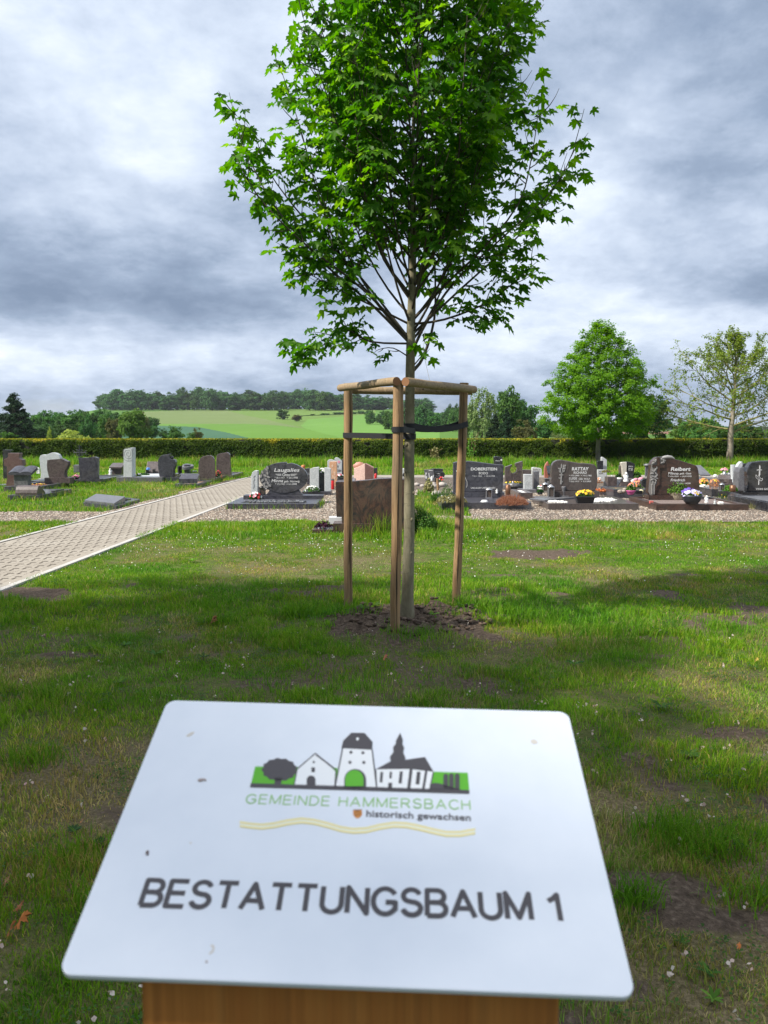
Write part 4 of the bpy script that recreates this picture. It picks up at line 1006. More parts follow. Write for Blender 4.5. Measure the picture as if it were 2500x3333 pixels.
    traced([(884, 700), (820, 668), (720, 620), (640, 575)], [0, -.1, -.25, -.3], .010, slen=.75, dens=1.5)
    traced([(884, 742), (800, 738), (745, 712), (700, 745), (628, 780)], [0, -.1, -.15, -.2, -.25], .009, slen=.6, dens=1.8)
    traced([(884, 772), (850, 752), (818, 755), (805, 766)], [0, -.08, -.1, -.12], .006, slen=.45)
    traced([(893, 790), (908, 772), (922, 750), (930, 722)], [0, -.05, -.1, -.1], .006, slen=.4)
    traced([(888, 640), (830, 560), (790, 430), (770, 280), (760, 60)], [0, -.2, -.45, -.55, -.6], .016)
    traced([(892, 620), (950, 520), (985, 380), (1000, 200), (1010, 20)], [0, -.25, -.5, -.65, -.7], .016)
    traced([(893, 800), (915, 770), (938, 690), (940, 600), (935, 470), (960, 330)], [0, .1, .15, .3, .5, .6], .015)
    for k in range(62):
        t = k / 61; z0 = 2.35 + 2.65 * t ** 1.1; a = k * 2.39996 + .7; zt = z0 + r_.uniform(1.15, 2.0) * (1 - .25 * t)
        zt = min(zt, 6.75); rr = env(zt, a) * (r_.uniform(.80, 1.0) if k % 5 < 3 else r_.uniform(.45, .8)); p0 = trunk_at(z0)
        if z0 < 3.0: rr *= .78 + .22 * (z0 - 2.1) / .9
        d = Vector((math.cos(a), math.sin(a), 0)); p2 = Vector((p0.x, TY, zt)) + d * rr; p1 = p0 + d * rr * .62 + Vector((0, 0, (zt - z0) * .28))
        branch(bez(p0, p1, p2, 9), .0085 * (1 - .5 * t) + .0025)
    leaves_along([trunk_at(4.6), trunk_at(5.5), trunk_at(6.5), Vector((TX, TY, 6.9))], .03, 0)
    Pn = np.array([tuple(v) for v in leafP]); Nn = np.array([tuple(v) for v in leafN]); Tn = np.array([tuple(v) for v in leafT]); Sn = np.array(leafS)
    # drop leaves that would hang outside the traced outline of the crown
    print('maple leaves', len(Pn))
    V, fs, rn = scatter(MLV, MLF, Pn, Nn, Tn, Sn, nr.uniform(0, 1, len(Pn)))
    me = join_meshes('crown', [(V, fs, rn, 0)])
    mk('crown', me, foliage('maple_leaf', (.034, .112, .012), (.098, .235, .020), (.22, .38, .04), .58, .42), T)
build_maple()

# ------------------------------------------------------------------ STAKE FRAME
M_STAKE = wood('stake_wood', (.20, .115, .050), (.38, .235, .115), (.17, .135, .085), (11, 11, .5))
M_RAIL = wood('rail_wood', (.24, .16, .085), (.38, .27, .155), (.24, .20, .14), (9, 9, 9))
M_END = simple('sawn_end', (.26, .125, .055), .8); M_CRACK = simple('crack', (.03, .02, .013), .95)
sA = gp(*KF(752, 1312)); sB = gp(*KF(853, 1385)); sC = gp(*KF(985, 1315))
tA = vp(*KF(752, 828), sA.y); tB = vp(*KF(861, 822), sB.y + .02); tC = vp(*KF(1003, 827), sC.y)
TS = thing('tree_support', 'frame of three round wooden stakes and rails round the young maple', 'tree support', ((sA.x + sC.x) / 2, sA.y - .3, 0))
def stake(p, q, r0, seed, crack_a):
    b = B(); n = 14; P = [p.lerp(q, i / n) + Vector((.002 * math.sin(i * 1.1 + seed), 0, 0)) for i in range(n + 1)]; P[0].z = -.05
    b.tube(P, [r0 * (1.0 + .04 * math.sin(i * 2.1 + seed)) for i in range(n + 1)], 18, 0, cap=True)
    # drying crack along the front
    C_ = []; a = crack_a
    for i in range(0, n * 3):
        t = i / (n * 3); c = P[0].lerp(P[-1], t); aa = a + .10 * math.sin(t * 9 + seed); w = (.10 + .05 * math.sin(t * 23 + seed)) * max(math.sin(min(t * 1.1, 1) * math.pi), 0) ** .5 + .01
        for s_ in (-1, 1): C_.append((c.x + .002 * math.sin(t * n * 1.1 + seed) + (r0 + .0035) * math.cos(aa + s_ * w * .8), c.y + (r0 + .0035) * math.sin(aa + s_ * w * .8), c.z))
    b.add(C_, [(2 * i, 2 * i + 1, 2 * i + 3, 2 * i + 2) for i in range(n * 3 - 1)], 1)
    mk('stake', b, [M_STAKE, M_CRACK], TS)
stake(sA, tA, .040, 1, R(-60)); stake(sB, tB, .040, 2, R(-78)); stake(sC, tC, .039, 3, R(-90))
def rail(p, q, r0, sd):
    b = B(); n = 8; P = [p.lerp(q, i / n) + Vector((0, 0, .002 * math.sin(i * 1.3 + sd))) for i in range(n + 1)]
    b.tube(P, [r0 * (1 + .03 * math.sin(i * 1.9 + sd)) for i in range(n + 1)], 16, 0, cap=False)
    d = (q - p).normalized()
    for c, s_ in ((P[0], -1), (P[-1], 1)):
        e = B(); a = d.cross(Vector((0, 0, 1))).normalized(); u = a.cross(d)
        b.add([c + d * s_ * .001 + (a * math.cos(k * .3927) + u * math.sin(k * .3927)) * r0 for k in range(16)], [tuple(range(16)) if s_ > 0 else tuple(range(15, -1, -1))], 1)
    for k in range(5):
        t = r_s.uniform(.1, .9); c = p.lerp(q, t); b.blob((c.x, c.y - r0 * .8, c.z + r0 * .35), .012, .010, .010, 7, 2)
    mk('rail', b, [M_RAIL, M_END, simple('knot_brown', (.14, .08, .045), .8)], TS)
r_s = random.Random(3)
zr_ = vp(*KF(860, 822), sB.y).z
fr = vp(*KF(868, 822), sB.y)
eL = vp(*KF(735, 838), sA.y - .085); eR = vp(*KF(1024, 841), sC.y - .085)
rail(eL, vp(*KF(857, 823), sB.y - .035), .032, 0)
rail(vp(*KF(876, 825), sB.y - .045), eR, .033, 1)
rail(vp(*KF(748, 843), sA.y + .08), vp(*KF(1020, 845), sC.y + .08), .034, 2)
# webbing ties
M_TIE = simple('tie_webbing', (.012, .013, .016), .75)
def tie(p, q, r1, r2, w, sag, label):
    """closed loop of webbing round stake centre p and trunk centre q"""
    d = (q - p); L = Vector((d.x, d.y, 0)).length; u = Vector((d.x, d.y, 0)).normalized(); n_ = Vector((-u.y, u.x, 0)); pts = []
    for k in range(13): a = math.pi / 2 + math.pi * k / 12; pts.append((u * math.cos(a) * r1 + n_ * math.sin(a) * r1, 0))
    for k in range(1, 10): t = k / 10; pts.append((u * L * t - n_ * (r1 * (1 - t) + r2 * t), t))
    for k in range(13): a = -math.pi / 2 + math.pi * k / 12; pts.append((u * (L + math.cos(a) * r2) + n_ * math.sin(a) * r2, 1))
    for k in range(1, 10): t = 1 - k / 10; pts.append((u * L * t + n_ * (r1 * (1 - t) + r2 * t), t))
    V = []; m_ = len(pts)
    for v, t in pts:
        z = p.z * (1 - t) + q.z * t - sag * 4 * t * (1 - t); c = Vector((p.x + v.x, p.y + v.y, z))
        out = Vector((v.x, v.y, 0)) - u * (L * t); out = out.normalized() if out.length > 1e-5 else n_
        V += [c + Vector((0, 0, -w / 2)), c + Vector((0, 0, w / 2)), c + Vector((0, 0, w / 2)) + out * .003, c + Vector((0, 0, -w / 2)) + out * .003]
    F_ = []
    for i in range(m_):
        j = (i + 1) % m_
        for a, b2 in ((0, 1), (1, 2), (2, 3), (3, 0)): F_.append((4 * i + a, 4 * i + b2, 4 * j + b2, 4 * j + a))
    b = B(); b.add(V, F_); mk('tree_tie', b, M_TIE, label=label, cat='tree tie', group='black webbing ties between stakes and maple trunk')
def trk(py): return vp(*KF(884, py), TY)
def on(p, q, py): t = (vp(*KF(900, py), p.y).z - p.z) / (q.z - p.z); return p.lerp(q, t)
tie(on(sA, tA, 940), trk(943), .045, .053, .046, 0, 'black webbing tie from the left stake to the maple trunk')
tie(on(sB, tB, 928), trk(931), .045, .050, .044, 0, 'short black webbing tie from the front stake to the maple trunk')
tie(on(sC, tC, 916), trk(921), .044, .058, .050, .035, 'sagging black webbing tie from the right stake to the maple trunk')
# wire hanging beside the trunk
b = B(); b.tube([vp(*KF(918, 715), TY - .1), vp(*KF(914, 760), TY - .1), vp(*KF(921, 790), TY - .1), vp(*KF(929, 826), TY - .12)], .0015, 4)
mk('string', b, simple('string_grey', (.4, .4, .38), .7), label='thin grey string hanging from the maple down to the rail', cat='string')

# ------------------------------------------------------------------ SIGN
RM = Matrix(((0.9993115, 0.03685416, 0.00427766), (-0.03231034, 0.92112951, -0.38791296), (-0.01823649, 0.38750767, 0.92168608)))
TR = Vector((-0.01689278601134404, 0.46694955816418615, 1.406414858701107)); PN = RM @ Vector((0, 0, 1))
PW, PH = .297, .205
def p2l(px, py):        # photo pixel -> plate coordinates
    o = Vector((0, 0, CAMH)); d = ray(px, py); t = (TR - o).dot(PN) / d.dot(PN); l = RM.transposed() @ (o + d * t - TR); return l.x, l.y
def l2w(x, y, z=0): return RM @ Vector((x, y, z)) + TR
SG = thing('sign', 'white slanted sign plate on a brown wooden post in the foreground', 'sign', (TR.x, TR.y + .02, 0))
def rrect(w, h, r, n=8):
    P = []
    for cx, cy, a0 in ((w / 2 - r, h / 2 - r, 0), (-w / 2 + r, h / 2 - r, 90), (-w / 2 + r, -h / 2 + r, 180), (w / 2 - r, -h / 2 + r, 270)):
        P += [(cx + r * math.cos(R(a0 + 90 * k / n)), cy + r * math.sin(R(a0 + 90 * k / n))) for k in range(n + 1)]
    return P
b = B(); P = rrect(PW, PH, .0075)
b.plate([l2w(x, y, -.004) for x, y in P], PN, .004)
msign, nt, bs = nm('sign_plastic')
n = tn(nt, 30, 4, .6); cs = ramp(nt, n.outputs['Fac'], [(.3, (.68, .73, .81)), (.7, (.72, .765, .84))])
nt.links.new(cs, bs.inputs['Base Color']); bs.inputs['Roughness'].default_value = .28; sset(bs, 'Specular IOR Level', .45)
plate_o = mk('plate', b.mesh('plate', bevel=.0010), msign, SG)
M_INK = simple('ink_dark', (.065, .060, .068), .6); M_INKG = simple('ink_green', (.10, .42, .02), .6); M_INKL = simple('ink_light_green', (.26, .50, .16), .6)
M_INKY = simple('ink_yellow', (.84, .72, .28), .6); M_INKY2 = simple('ink_pale_yellow', (.78, .78, .62), .6); M_INKW = simple('ink_white', (.78, .80, .82), .6); M_INKO = simple('ink_orange', (.62, .25, .05), .6); M_STAIN = simple('stain', (.60, .56, .50), .6)
KL = mc(750, 2330, 1.952)
def art(name, polys, mat, z, kf=KL, parent=plate_o):
    b = B()
    for q in polys:
        L = [p2l(*kf(x, y)) for x, y in q]
        area = sum(L[i - 1][0] * L[i][1] - L[i][0] * L[i - 1][1] for i in range(len(L)))
        if area < 0: L = L[::-1]
        b.plate([l2w(x, y, .00006) for x, y in L], PN, z - .00006)
    me = b.mesh(name); return mk(name, me, mat, parent)
def circ(cx, cy, r, n=16, sy=1): return [(cx + r * math.cos(k * 2 * math.pi / n), cy + sy * r * math.sin(k * 2 * math.pi / n)) for k in range(n)]
Z1, Z2, Z3, Z4 = .00016, .00030, .00044, .00058
art('logo_green', [[(158, 322), (680, 332), (680, 460), (130, 435)]], M_INKG, Z1); art('logo_green', [[(1270, 355), (1508, 362), (1518, 475), (1260, 470)]], M_INKG, Z1)
art('logo_dark', [[(130, 430), (1518, 474), (1518, 497), (125, 455)]], M_INK, Z3)
crown = []
for k in range(26):
    a = 2 * math.pi * k / 26; rr = 1 + (.07 if k % 2 else -.03); crown.append((312 + 108 * rr * math.cos(a), 345 + 72 * rr * math.sin(a) * (.95 if math.sin(a) > 0 else 1.0)))
art('logo_dark', [crown, [(283, 395), (330, 395), (318, 450), (278, 450)]], M_INK, Z2)
art('logo_white', [[(541, 244), (668, 355), (660, 462), (408, 440), (425, 340)], [(712, 205), (905, 215), (930, 466), (664, 462)], [(925, 342), (1140, 340), (1290, 358), (1262, 474), (930, 466)]], M_INKW, Z2 + .00004)
def line(p, q, w):
    d = (q[0] - p[0], q[1] - p[1]); l = math.hypot(*d); n_ = (-d[1] / l * w / 2, d[0] / l * w / 2)
    return [(p[0] + n_[0], p[1] + n_[1]), (q[0] + n_[0], q[1] + n_[1]), (q[0] - n_[0], q[1] - n_[1]), (p[0] - n_[0], p[1] - n_[1])]
def arch(cx, y0, y1, w, n=12): return [(cx - w / 2, y1)] + [(cx - w / 2 * math.cos(math.pi * k / n), y0 + w / 2 * (1 - math.sin(math.pi * k / n))) for k in range(n + 1)] + [(cx + w / 2, y1)]
dk = [line((541, 240), (425, 340), 7), line((425, 340), (406, 440), 6), [(541, 238), (668, 338), (674, 352), (545, 256)], line((670, 350), (662, 460), 6),
      [(768, 110), (853, 111), (903, 168), (900, 218), (706, 208), (717, 160)], line((714, 205), (664, 460), 8), line((900, 214), (930, 464), 8),
      [(922, 342), (1018, 292), (1014, 262), (1036, 232), (1034, 200), (1050, 182), (1052, 160), (1079, 110), (1096, 158), (1092, 182), (1104, 204), (1098, 236), (1112, 270), (1110, 282), (1236, 264), (1292, 360), (1262, 352), (1150, 340)],
      line((924, 342), (930, 464), 6), line((1148, 342), (1132, 472), 20), line((1245, 350), (1225, 472), 16), line((1290, 358), (1265, 474), 7),
      line((962, 360), (957, 425), 17), line((1020, 358), (1017, 400), 15), line((1086, 356), (1078, 432), 20), line((1197, 358), (1188, 438), 24),
      [(1004, 428), (1028, 428), (1026, 470), (1000, 470)], circ(530, 296, 8, 6), line((526, 330), (526, 360), 22), arch(513, 382, 442, 56), circ(766, 234, 11, 6), circ(842, 237, 11, 6), circ(760, 298, 11, 6), circ(848, 299, 11, 6),
      arch(793, 340, 466, 140), [(1268, 436), (1300, 428), (1330, 432), (1360, 440), (1460, 470), (1266, 474)], arch(1368, 370, 474, 30), arch(1404, 368, 474, 30), arch(1441, 368, 474, 30)]
art('logo_dark', dk, M_INK, Z3)
art('logo_green', [arch(788, 348, 450, 116)], M_INKG, Z4)
art('logo_white', [circ(808, 150, 9, 8)], M_INKW, Z4)
art('logo_shield', [[(780, 600), (835, 598), (838, 628), (824, 645), (808, 653), (792, 645), (780, 628)]], M_INKO, Z1)
art('logo_shield_bars', [line((786, 622), (808, 606), 4), line((808, 606), (832, 622), 4), line((790, 638), (808, 624), 4), line((808, 624), (828, 638), 4), line((780, 600), (835, 598), 4)], simple('ink_brown', (.16, .08, .04), .6), Z2)
wav = [(60, 683), (120, 692), (200, 699), (280, 690), (360, 672), (450, 660), (530, 668), (620, 690), (700, 714), (780, 726), (860, 722), (950, 700), (1040, 686), (1120, 690), (1200, 706), (1290, 728), (1370, 745), (1460, 745), (1555, 728)]
art('logo_wave', [[(x, y - 12 + d0) for x, y in wav] + [(x, y - 12 + d1) for x, y in reversed(wav)] for d0, d1 in ((0, 9), (27, 36))], M_INKY, Z2)
art('logo_wave', [[(x, y - 12 + 9) for x, y in wav] + [(x, y - 12 + 27) for x, y in reversed(wav)]], M_INKY2, Z1)
# text --------------------------------------------------------------
def text_mesh(s_, bold=0.0, ext=0.0, spacing=1.0, shear=0.0, res=3):
    cu = bpy.data.curves.new('t', 'FONT'); cu.body = s_; cu.size = 1; cu.offset = bold; cu.extrude = ext; cu.space_character = spacing; cu.shear = shear; cu.resolution_u = res
    o = bpy.data.objects.new('t', cu); COL.objects.link(o)
    dg = bpy.context.evaluated_depsgraph_get(); me = bpy.data.meshes.new_from_object(o.evaluated_get(dg))
    bpy.data.objects.remove(o); bpy.data.curves.remove(cu)
    a = np.empty(len(me.vertices) * 3, dtype=np.float32); me.vertices.foreach_get('co', a); return me, a.reshape(-1, 3)
def text_on(name, s_, fn, z0, z1, mat, parent, bold=0.0, shear=0.0, spacing=1.0, label=None):
    """fn(u,v,w) maps the unit text box (u along, v up) and relief w to world"""
    me, a = text_mesh(s_, bold, .05, spacing, shear)
    mn, mx_ = a.min(0), a.max(0); q = (a - mn) / np.maximum(mx_ - mn, 1e-6)
    W = np.array([tuple(fn(u, v, z0 + w * (z1 - z0))) for u, v, w in q], dtype=np.float32)
    me.vertices.foreach_set('co', W.ravel()); me.update()
    return mk(name, me, mat, parent, label=label)
def sign_text(name, s_, quad, mat, **kw):
    q = [p2l(*c) for c in quad]     # TL TR BR BL photo pixels -> plate rectangle
    x0 = (q[0][0] + q[3][0]) / 2; x1 = (q[1][0] + q[2][0]) / 2; ybl, ybr = q[3][1], q[2][1]; h = (q[0][1] - q[3][1] + q[1][1] - q[2][1]) / 2
    return text_on(name, s_, lambda u, v, w: l2w(x0 + (x1 - x0) * u, ybl + (ybr - ybl) * u + h * v, w), .00006, .0003, mat, plate_o, **kw)
def arc(cx, cy, rx, ry, a0, a1, n=12): return [(cx + rx * math.cos(R(a0 + (a1 - a0) * k / n)), cy + ry * math.sin(R(a0 + (a1 - a0) * k / n))) for k in range(n + 1)]
GLY = {
 'B': (.66, [[(0, 0), (0, 1), (.36, 1)] + arc(.36, .76, .24, .24, 90, -90)[1:] + [(0, .52)], [(.36, .52)] + arc(.38, .26, .27, .26, 90, -90)[1:] + [(0, 0)]]),
 'E': (.62, [[(.62, 1), (0, 1), (0, 0), (.64, 0)], [(0, .52), (.58, .52)]]),
 'S': (.66, [arc(.33, .74, .29, .26, 20, 180, 12) + arc(.30, .74, .26, .22, 180, 250, 5)[1:] + [(.38, .50)] + arc(.34, .27, .31, .24, 70, 0, 5) + arc(.34, .27, .31, .27, 0, -165, 12)[1:]]),
 'T': (.70, [[(0, 1), (.70, 1)], [(.35, 1), (.35, 0)]]),
 'A': (.78, [[(0, 0), (.39, 1), (.78, 0)], [(.13, .33), (.65, .33)]]),
 'U': (.68, [[(0, 1), (0, .33)] + arc(.34, .33, .34, .33, 180, 360, 14)[1:] + [(.68, 1)]]),
 'N': (.68, [[(0, 0), (0, 1), (.68, 0), (.68, 1)]]),
 'G': (.80, [arc(.42, .5, .42, .5, 35, 325, 22) + [(.78, .20), (.78, .46), (.44, .46)]]),
 'M': (.82, [[(0, 0), (0, 1), (.41, .06), (.82, 1), (.82, 0)]]),
 'I': (.0, [[(0, 0), (0, 1)]]), 'D': (.70, [[(0, 0), (0, 1), (.28, 1)] + arc(.28, .5, .42, .5, 90, -90, 14)[1:] + [(0, 0)]]),
 'H': (.66, [[(0, 0), (0, 1)], [(.66, 0), (.66, 1)], [(0, .52), (.66, .52)]]),
 'R': (.68, [[(0, 0), (0, 1), (.38, 1)] + arc(.38, .74, .26, .26, 90, -90)[1:] + [(0, .48)], [(.36, .48), (.68, 0)]]),
 'C': (.74, [arc(.42, .5, .42, .5, 38, 322, 22)]), '1': (.34, [[(0, .74), (.18, .84), (.34, 1), (.34, 0)]]), ' ': (.22, [])}
def stroke_text(s_, quad, mat, wt, gap):
    q = [p2l(*c) for c in quad]; x0 = (q[0][0] + q[3][0]) / 2; x1 = (q[1][0] + q[2][0]) / 2; ybl, ybr = q[3][1], q[2][1]; h = (q[0][1] - q[3][1] + q[1][1] - q[2][1]) / 2
    tot = sum(GLY[c][0] + gap for c in s_) - gap; sx = (x1 - x0) / tot; cur = 0
    for c in s_:
        w_, st = GLY[c]; b = B(); kz = 0
        def pt(x, y): xx = x0 + (cur + x) * sx; return (xx, ybl + (ybr - ybl) * (cur + x) / tot + y * h)
        for P_ in st:
            L = [pt(*a) for a in P_]; hw = wt * h / 2
            for i in range(len(L)):
                if i:
                    a, c_ = L[i - 1], L[i]; d = math.hypot(c_[0] - a[0], c_[1] - a[1])
                    if d > 1e-7:
                        ux, uy = (c_[0] - a[0]) / d * hw, (c_[1] - a[1]) / d * hw; z_ = .00018 + kz * .000004; kz += 1
                        b.plate([l2w(a[0] + uy, a[1] - ux, .00006), l2w(c_[0] + uy, c_[1] - ux, .00006), l2w(c_[0] - uy, c_[1] + ux, .00006), l2w(a[0] - uy, a[1] + ux, .00006)], PN, z_ - .00006)
                if i in (0, len(L) - 1) and P_[0] != P_[-1]: continue
                z_ = .00018 + kz * .000004; kz += 1
                b.plate([l2w(L[i][0] + hw * math.cos(k * .7854), L[i][1] + hw * math.sin(k * .7854), .00006) for k in range(8)], PN, z_ - .00006)
        if st: mk('letter', b, mat, plate_o)
        cur += w_ + gap
stroke_text('BESTATTUNGSBAUM 1', [KF(319, 1899), KF(1202, 1935), KF(1212, 1989), KF(305, 1955)], M_INK, .192, .22)
stroke_text('GEMEINDE HAMMERSBACH', [KL(108, 499), KL(1520, 539), KL(1522, 596), KL(98, 556)], M_INKL, .110, .30)
sign_text('lettering', 'historisch gewachsen', [KL(864, 600), KL(1527, 628), KL(1527, 682), KL(862, 655)], M_INK, bold=.014)
# specks and stains on the plate
def speck(name, cx, cy, pts, mat, z=.0004): art(name, [[(cx + x * .72, cy + y * .72) for x, y in pts]], mat, z, kf=lambda a, b: (a, b))
M_DIRT = simple('dirt_dark', (.10, .06, .05), .9)
speck('dirt_speck', 480, 2778, [(-3, -8), (6, -10), (5, 6), (-1, 10), (-7, 2)], M_DIRT, .0009)
speck('dirt_speck', 658, 2540, [(-18, -2), (-4, -6), (16, -4), (20, 3), (4, 2), (-8, 8), (-20, 3)], simple('dirt_mid', (.34, .27, .25), .9), .0007)
speck('dirt_speck', 1738, 2415, [(-16, -6), (0, -12), (14, -4), (18, 6), (2, 10), (-12, 5)], M_STAIN, .0002)
speck('dirt_speck', 620, 2390, [(-20, 8), (2, -8), (20, -10), (10, 2), (-8, 12)], M_STAIN, .0002)
speck('dirt_speck', 690, 3088, [(-8, -14), (6, -18), (12, -6), (8, 14), (-8, 26), (-14, 22), (2, 6), (2, -6)], M_STAIN, .0002)
speck('dirt_speck', 672, 3130, [(-4, -4), (6, -3), (4, 6), (-4, 5)], simple('dirt_light', (.40, .34, .32), .9), .0004)
speck('dirt_speck', 620, 2745, [(-4, -5), (6, -3), (2, 6)], M_STAIN, .0002)
# post
def post():
    b = B(); w0, w1 = -.1105, .1130; f = -.0885; d = .0885   # plate coordinates of the sloping top; the post hangs plumb below it
    y0 = l2w(0, f).y; y1 = l2w(0, d).y; top = []
    rot = Matrix.Rotation(math.atan2(RM[1][0], RM[0][0]), 3, 'Z')
    for x, y in ((w0, f), (w1, f), (w1, d), (w0, d)): top.append(l2w(x, y, -.0055))
    bot = [Vector((p.x, p.y, -.05)) for p in top]
    b.hexa([tuple(p) for p in bot + top]); return b
mp, nt, bs = nm('post_wood')
gco = nt.nodes.new('ShaderNodeTexCoord')
n = tn(nt, 1, 4, .6, .3, vec=gco.outputs['Object'], scl=(90, 20, 1.2)); n2 = tn(nt, 1, 3, .6, .2, vec=gco.outputs['Object'], scl=(300, 60, 3))
cw = ramp(nt, n.outputs['Fac'], [(.3, (.36, .125, .026)), (.5, (.43, .160, .034)), (.7, (.50, .20, .046))])
cw = mixc(nt, 1, cw, ramp(nt, n2.outputs['Fac'], [(.3, (.85, .85, .85)), (.7, (1.1, 1.1, 1.1))]), 'MULTIPLY')
wv = nt.nodes.new('ShaderNodeTexWave'); wv.bands_direction = 'X'; wv.inputs['Scale'].default_value = 9; wv.inputs['Distortion'].default_value = .3; nt.links.new(gco.outputs['Object'], wv.inputs['Vector'])
cw = mixc(nt, ramp(nt, wv.outputs['Fac'], [(0.0, (.22, .22, .22)), (.06, (0, 0, 0))]), cw, (.16, .06, .02))
nt.links.new(cw, bs.inputs['Base Color']); bs.inputs['Roughness'].default_value = .55; bump(nt, bs, n2.outputs['Fac'], .2, .001)
mk('post', post().mesh('post', bevel=.002), mp, SG)

# ------------------------------------------------------------------ GRAVE BUILDERS
def YK(K, y, z=0.0): return Yof(K(0, y)[1], z)
def GR(name, label, K, x, y, cat='grave', group=None, z=0):
    p = gp(*K(x, y), z); return thing(name, label, cat, (p.x, p.y, z), group)
def slab(T, K, x0, x1, y, h, depth, mat, part='border', z0=0.0, bev=.006, hollow=None, rect=True, shift=0.0):
    """stone slab or frame whose lower front edge shows between x0 and x1 on row y"""
    Y = YK(K, y, z0); X0 = vp(*K(x0, y), Y).x; X1 = vp(*K(x1, y), Y).x; b = B()
    if hollow is None: b.box(X0, X1, Y, Y + depth, z0 - (.03 if z0 == 0 else 0), z0 + h)
    else:
        w = hollow[0]; zb = z0 - .03
        b.box(X0, X1, Y, Y + w, zb, z0 + h); b.box(X0, X1, Y + depth - w, Y + depth, zb, z0 + h)
        b.box(X0, X0 + w, Y + w, Y + depth - w, zb, z0 + h - .002); b.box(X1 - w, X1, Y + w, Y + depth - w, zb, z0 + h - .002)
    mk(part, b.mesh(part, bevel=bev), mat, T)
    if hollow is not None:
        b = B(); b.box(X0 + w, X1 - w, Y + w, Y + depth - w, zb, z0 + h - hollow[2]); mk('bed', b, hollow[1], T)
    if rect and z0 == 0: RECTS.append((X0, X1, Y, Y + depth))
    return X0, X1, Y, Y + depth, z0 + h
def stone(T, K, pts, yb, z0, th, mat, part='headstone', bev=.008, Y=None, dz=0):
    if Y is None: Y = YK(K, yb, z0)
    q = [vp(*K(*p), Y) for p in pts]; q = [(p.x, max(p.z, z0) if p.z > z0 + .025 else z0) for p in q]
    b = B(); b.prism(q, Y, Y + th); o = mk(part, b.mesh(part, bevel=bev), mat, T); o['front_y'] = Y; return o, Y
def inscr(o, K, box, s_, Y, mat=None, bold=.012, shear=0.0, th=.003, name='inscription'):
    a = vp(*K(box[0], box[3]), Y); c = vp(*K(box[2], box[1]), Y)
    return text_on(name, s_, lambda u, v, w: Vector((a.x + (c.x - a.x) * u, Y - w, a.z + (c.z - a.z) * v)), .0005, th, mat or LETTER, o, bold=bold, shear=shear)
def relief(o, K, polys, Y, mat, th=.012, name='relief', bev=.002):
    b = B()
    for q in polys:
        P = [vp(*K(*p), Y) for p in q]; b.prism([(p.x, p.z) for p in P], Y - th, Y + .004)
    return mk(name, b.mesh(name, bevel=bev) if bev else b, mat, o)
def desk(T, X0, X1, Y, z0, z1, dY, t, mat, part='tablet', th=.05):
    """slanting tablet: front edge low (z0 at Y), back edge high (z1 at Y+dY)"""
    b = B(); b.hexa([(X0, Y, z0 - th), (X1, Y, z0 - th), (X1, Y + dY, z1 - th), (X0, Y + dY, z1 - th), (X0, Y, z0), (X1, Y, z0), (X1, Y + dY, z1), (X0, Y + dY, z1)])
    return mk(part, b.mesh(part, bevel=.006), mat, T)
PET = [(0, 0, .12)] + [((1 if k % 2 == 0 else .62) * .5 * math.cos(k * math.pi / 5), (1 if k % 2 == 0 else .62) * .5 * math.sin(k * math.pi / 5), .16 if k % 2 == 0 else .06) for k in range(10)]
PETF = [[(0, 1 + k, 1 + (k + 1) % 10) for k in range(10)]]
def dome_pts(n, c, rx, ry, h, r_, low=.1):
    a = r_.uniform(0, 6.283, n); q = np.sqrt(r_.uniform(0, 1, n)); z = np.sqrt(np.clip(1 - q * q, 0, 1)) * h
    return np.stack([c[0] + np.cos(a) * q * rx, c[1] + np.sin(a) * q * ry, c[2] + z], 1), np.stack([np.cos(a) * q, np.sin(a) * q, .35 + (1 - q)], 1)
def plant(T, c, rx, ry, h, mat, n, size, seed, spiky=False, part='foliage'):
    r_ = np.random.default_rng(seed); P, N_ = dome_pts(n, c, rx, ry, h, r_); P[:, 2] = c[2] + (P[:, 2] - c[2]) * r_.uniform(.15, 1.05, n)
    if spiky:
        SP = [(-.06, 0, 0), (.06, 0, 0), (0, 1, 0)]; V, fs, rn = scatter(SP, [[(0, 1, 2)]], P - np.array([0, 0, h * .2]), r_.normal(0, 1, P.shape) * [1, 1, .2], N_ * [.7, .7, 1.5] + r_.normal(0, .3, P.shape), size * r_.uniform(.6, 1.3, n), r_.uniform(0, 1, n))
    else: V, fs, rn = scatter(DIA, DIAF, P, N_ + r_.normal(0, .5, P.shape), N_ * [1, 1, .3] + r_.normal(0, .6, P.shape), size * r_.uniform(.6, 1.3, n), r_.uniform(0, 1, n))
    return mk(part, join_meshes(part, [(V, fs, rn, 0)]), mat, T)
def blooms(T, c, rx, ry, h, cols, size, seed, part='blooms'):
    r_ = np.random.default_rng(seed); pcs = []
    if sum(n for _, n in cols) <= 8:
        for m_, n in cols:
            for k in range(n):
                P, N_ = dome_pts(1, c, rx, ry, h, r_); V, fs, rn = scatter(PET, PETF, P, N_ + np.array([[0, -.5, 0]]), r_.normal(0, 1, P.shape), size * r_.uniform(.75, 1.2, 1), np.array([.5])); mk('bloom', join_meshes('bloom', [(V, fs, rn, 0)]), m_, T)
        return
    for i, (m_, n) in enumerate(cols):
        P, N_ = dome_pts(n, c, rx, ry, h, r_); V, fs, rn = scatter(PET, PETF, P, N_ + r_.normal(0, .25, P.shape) + np.array([0, -.5, 0]), r_.normal(0, 1, P.shape), size * r_.uniform(.75, 1.2, n), r_.uniform(0, 1, n)); pcs.append((V, fs, rn, i))
    return mk(part, join_meshes(part, pcs), [m_ for m_, _ in cols], T)
def fsc(K): return {K1: .64, K2: .64, K3: .82, K4: .66}.get(K, .58)
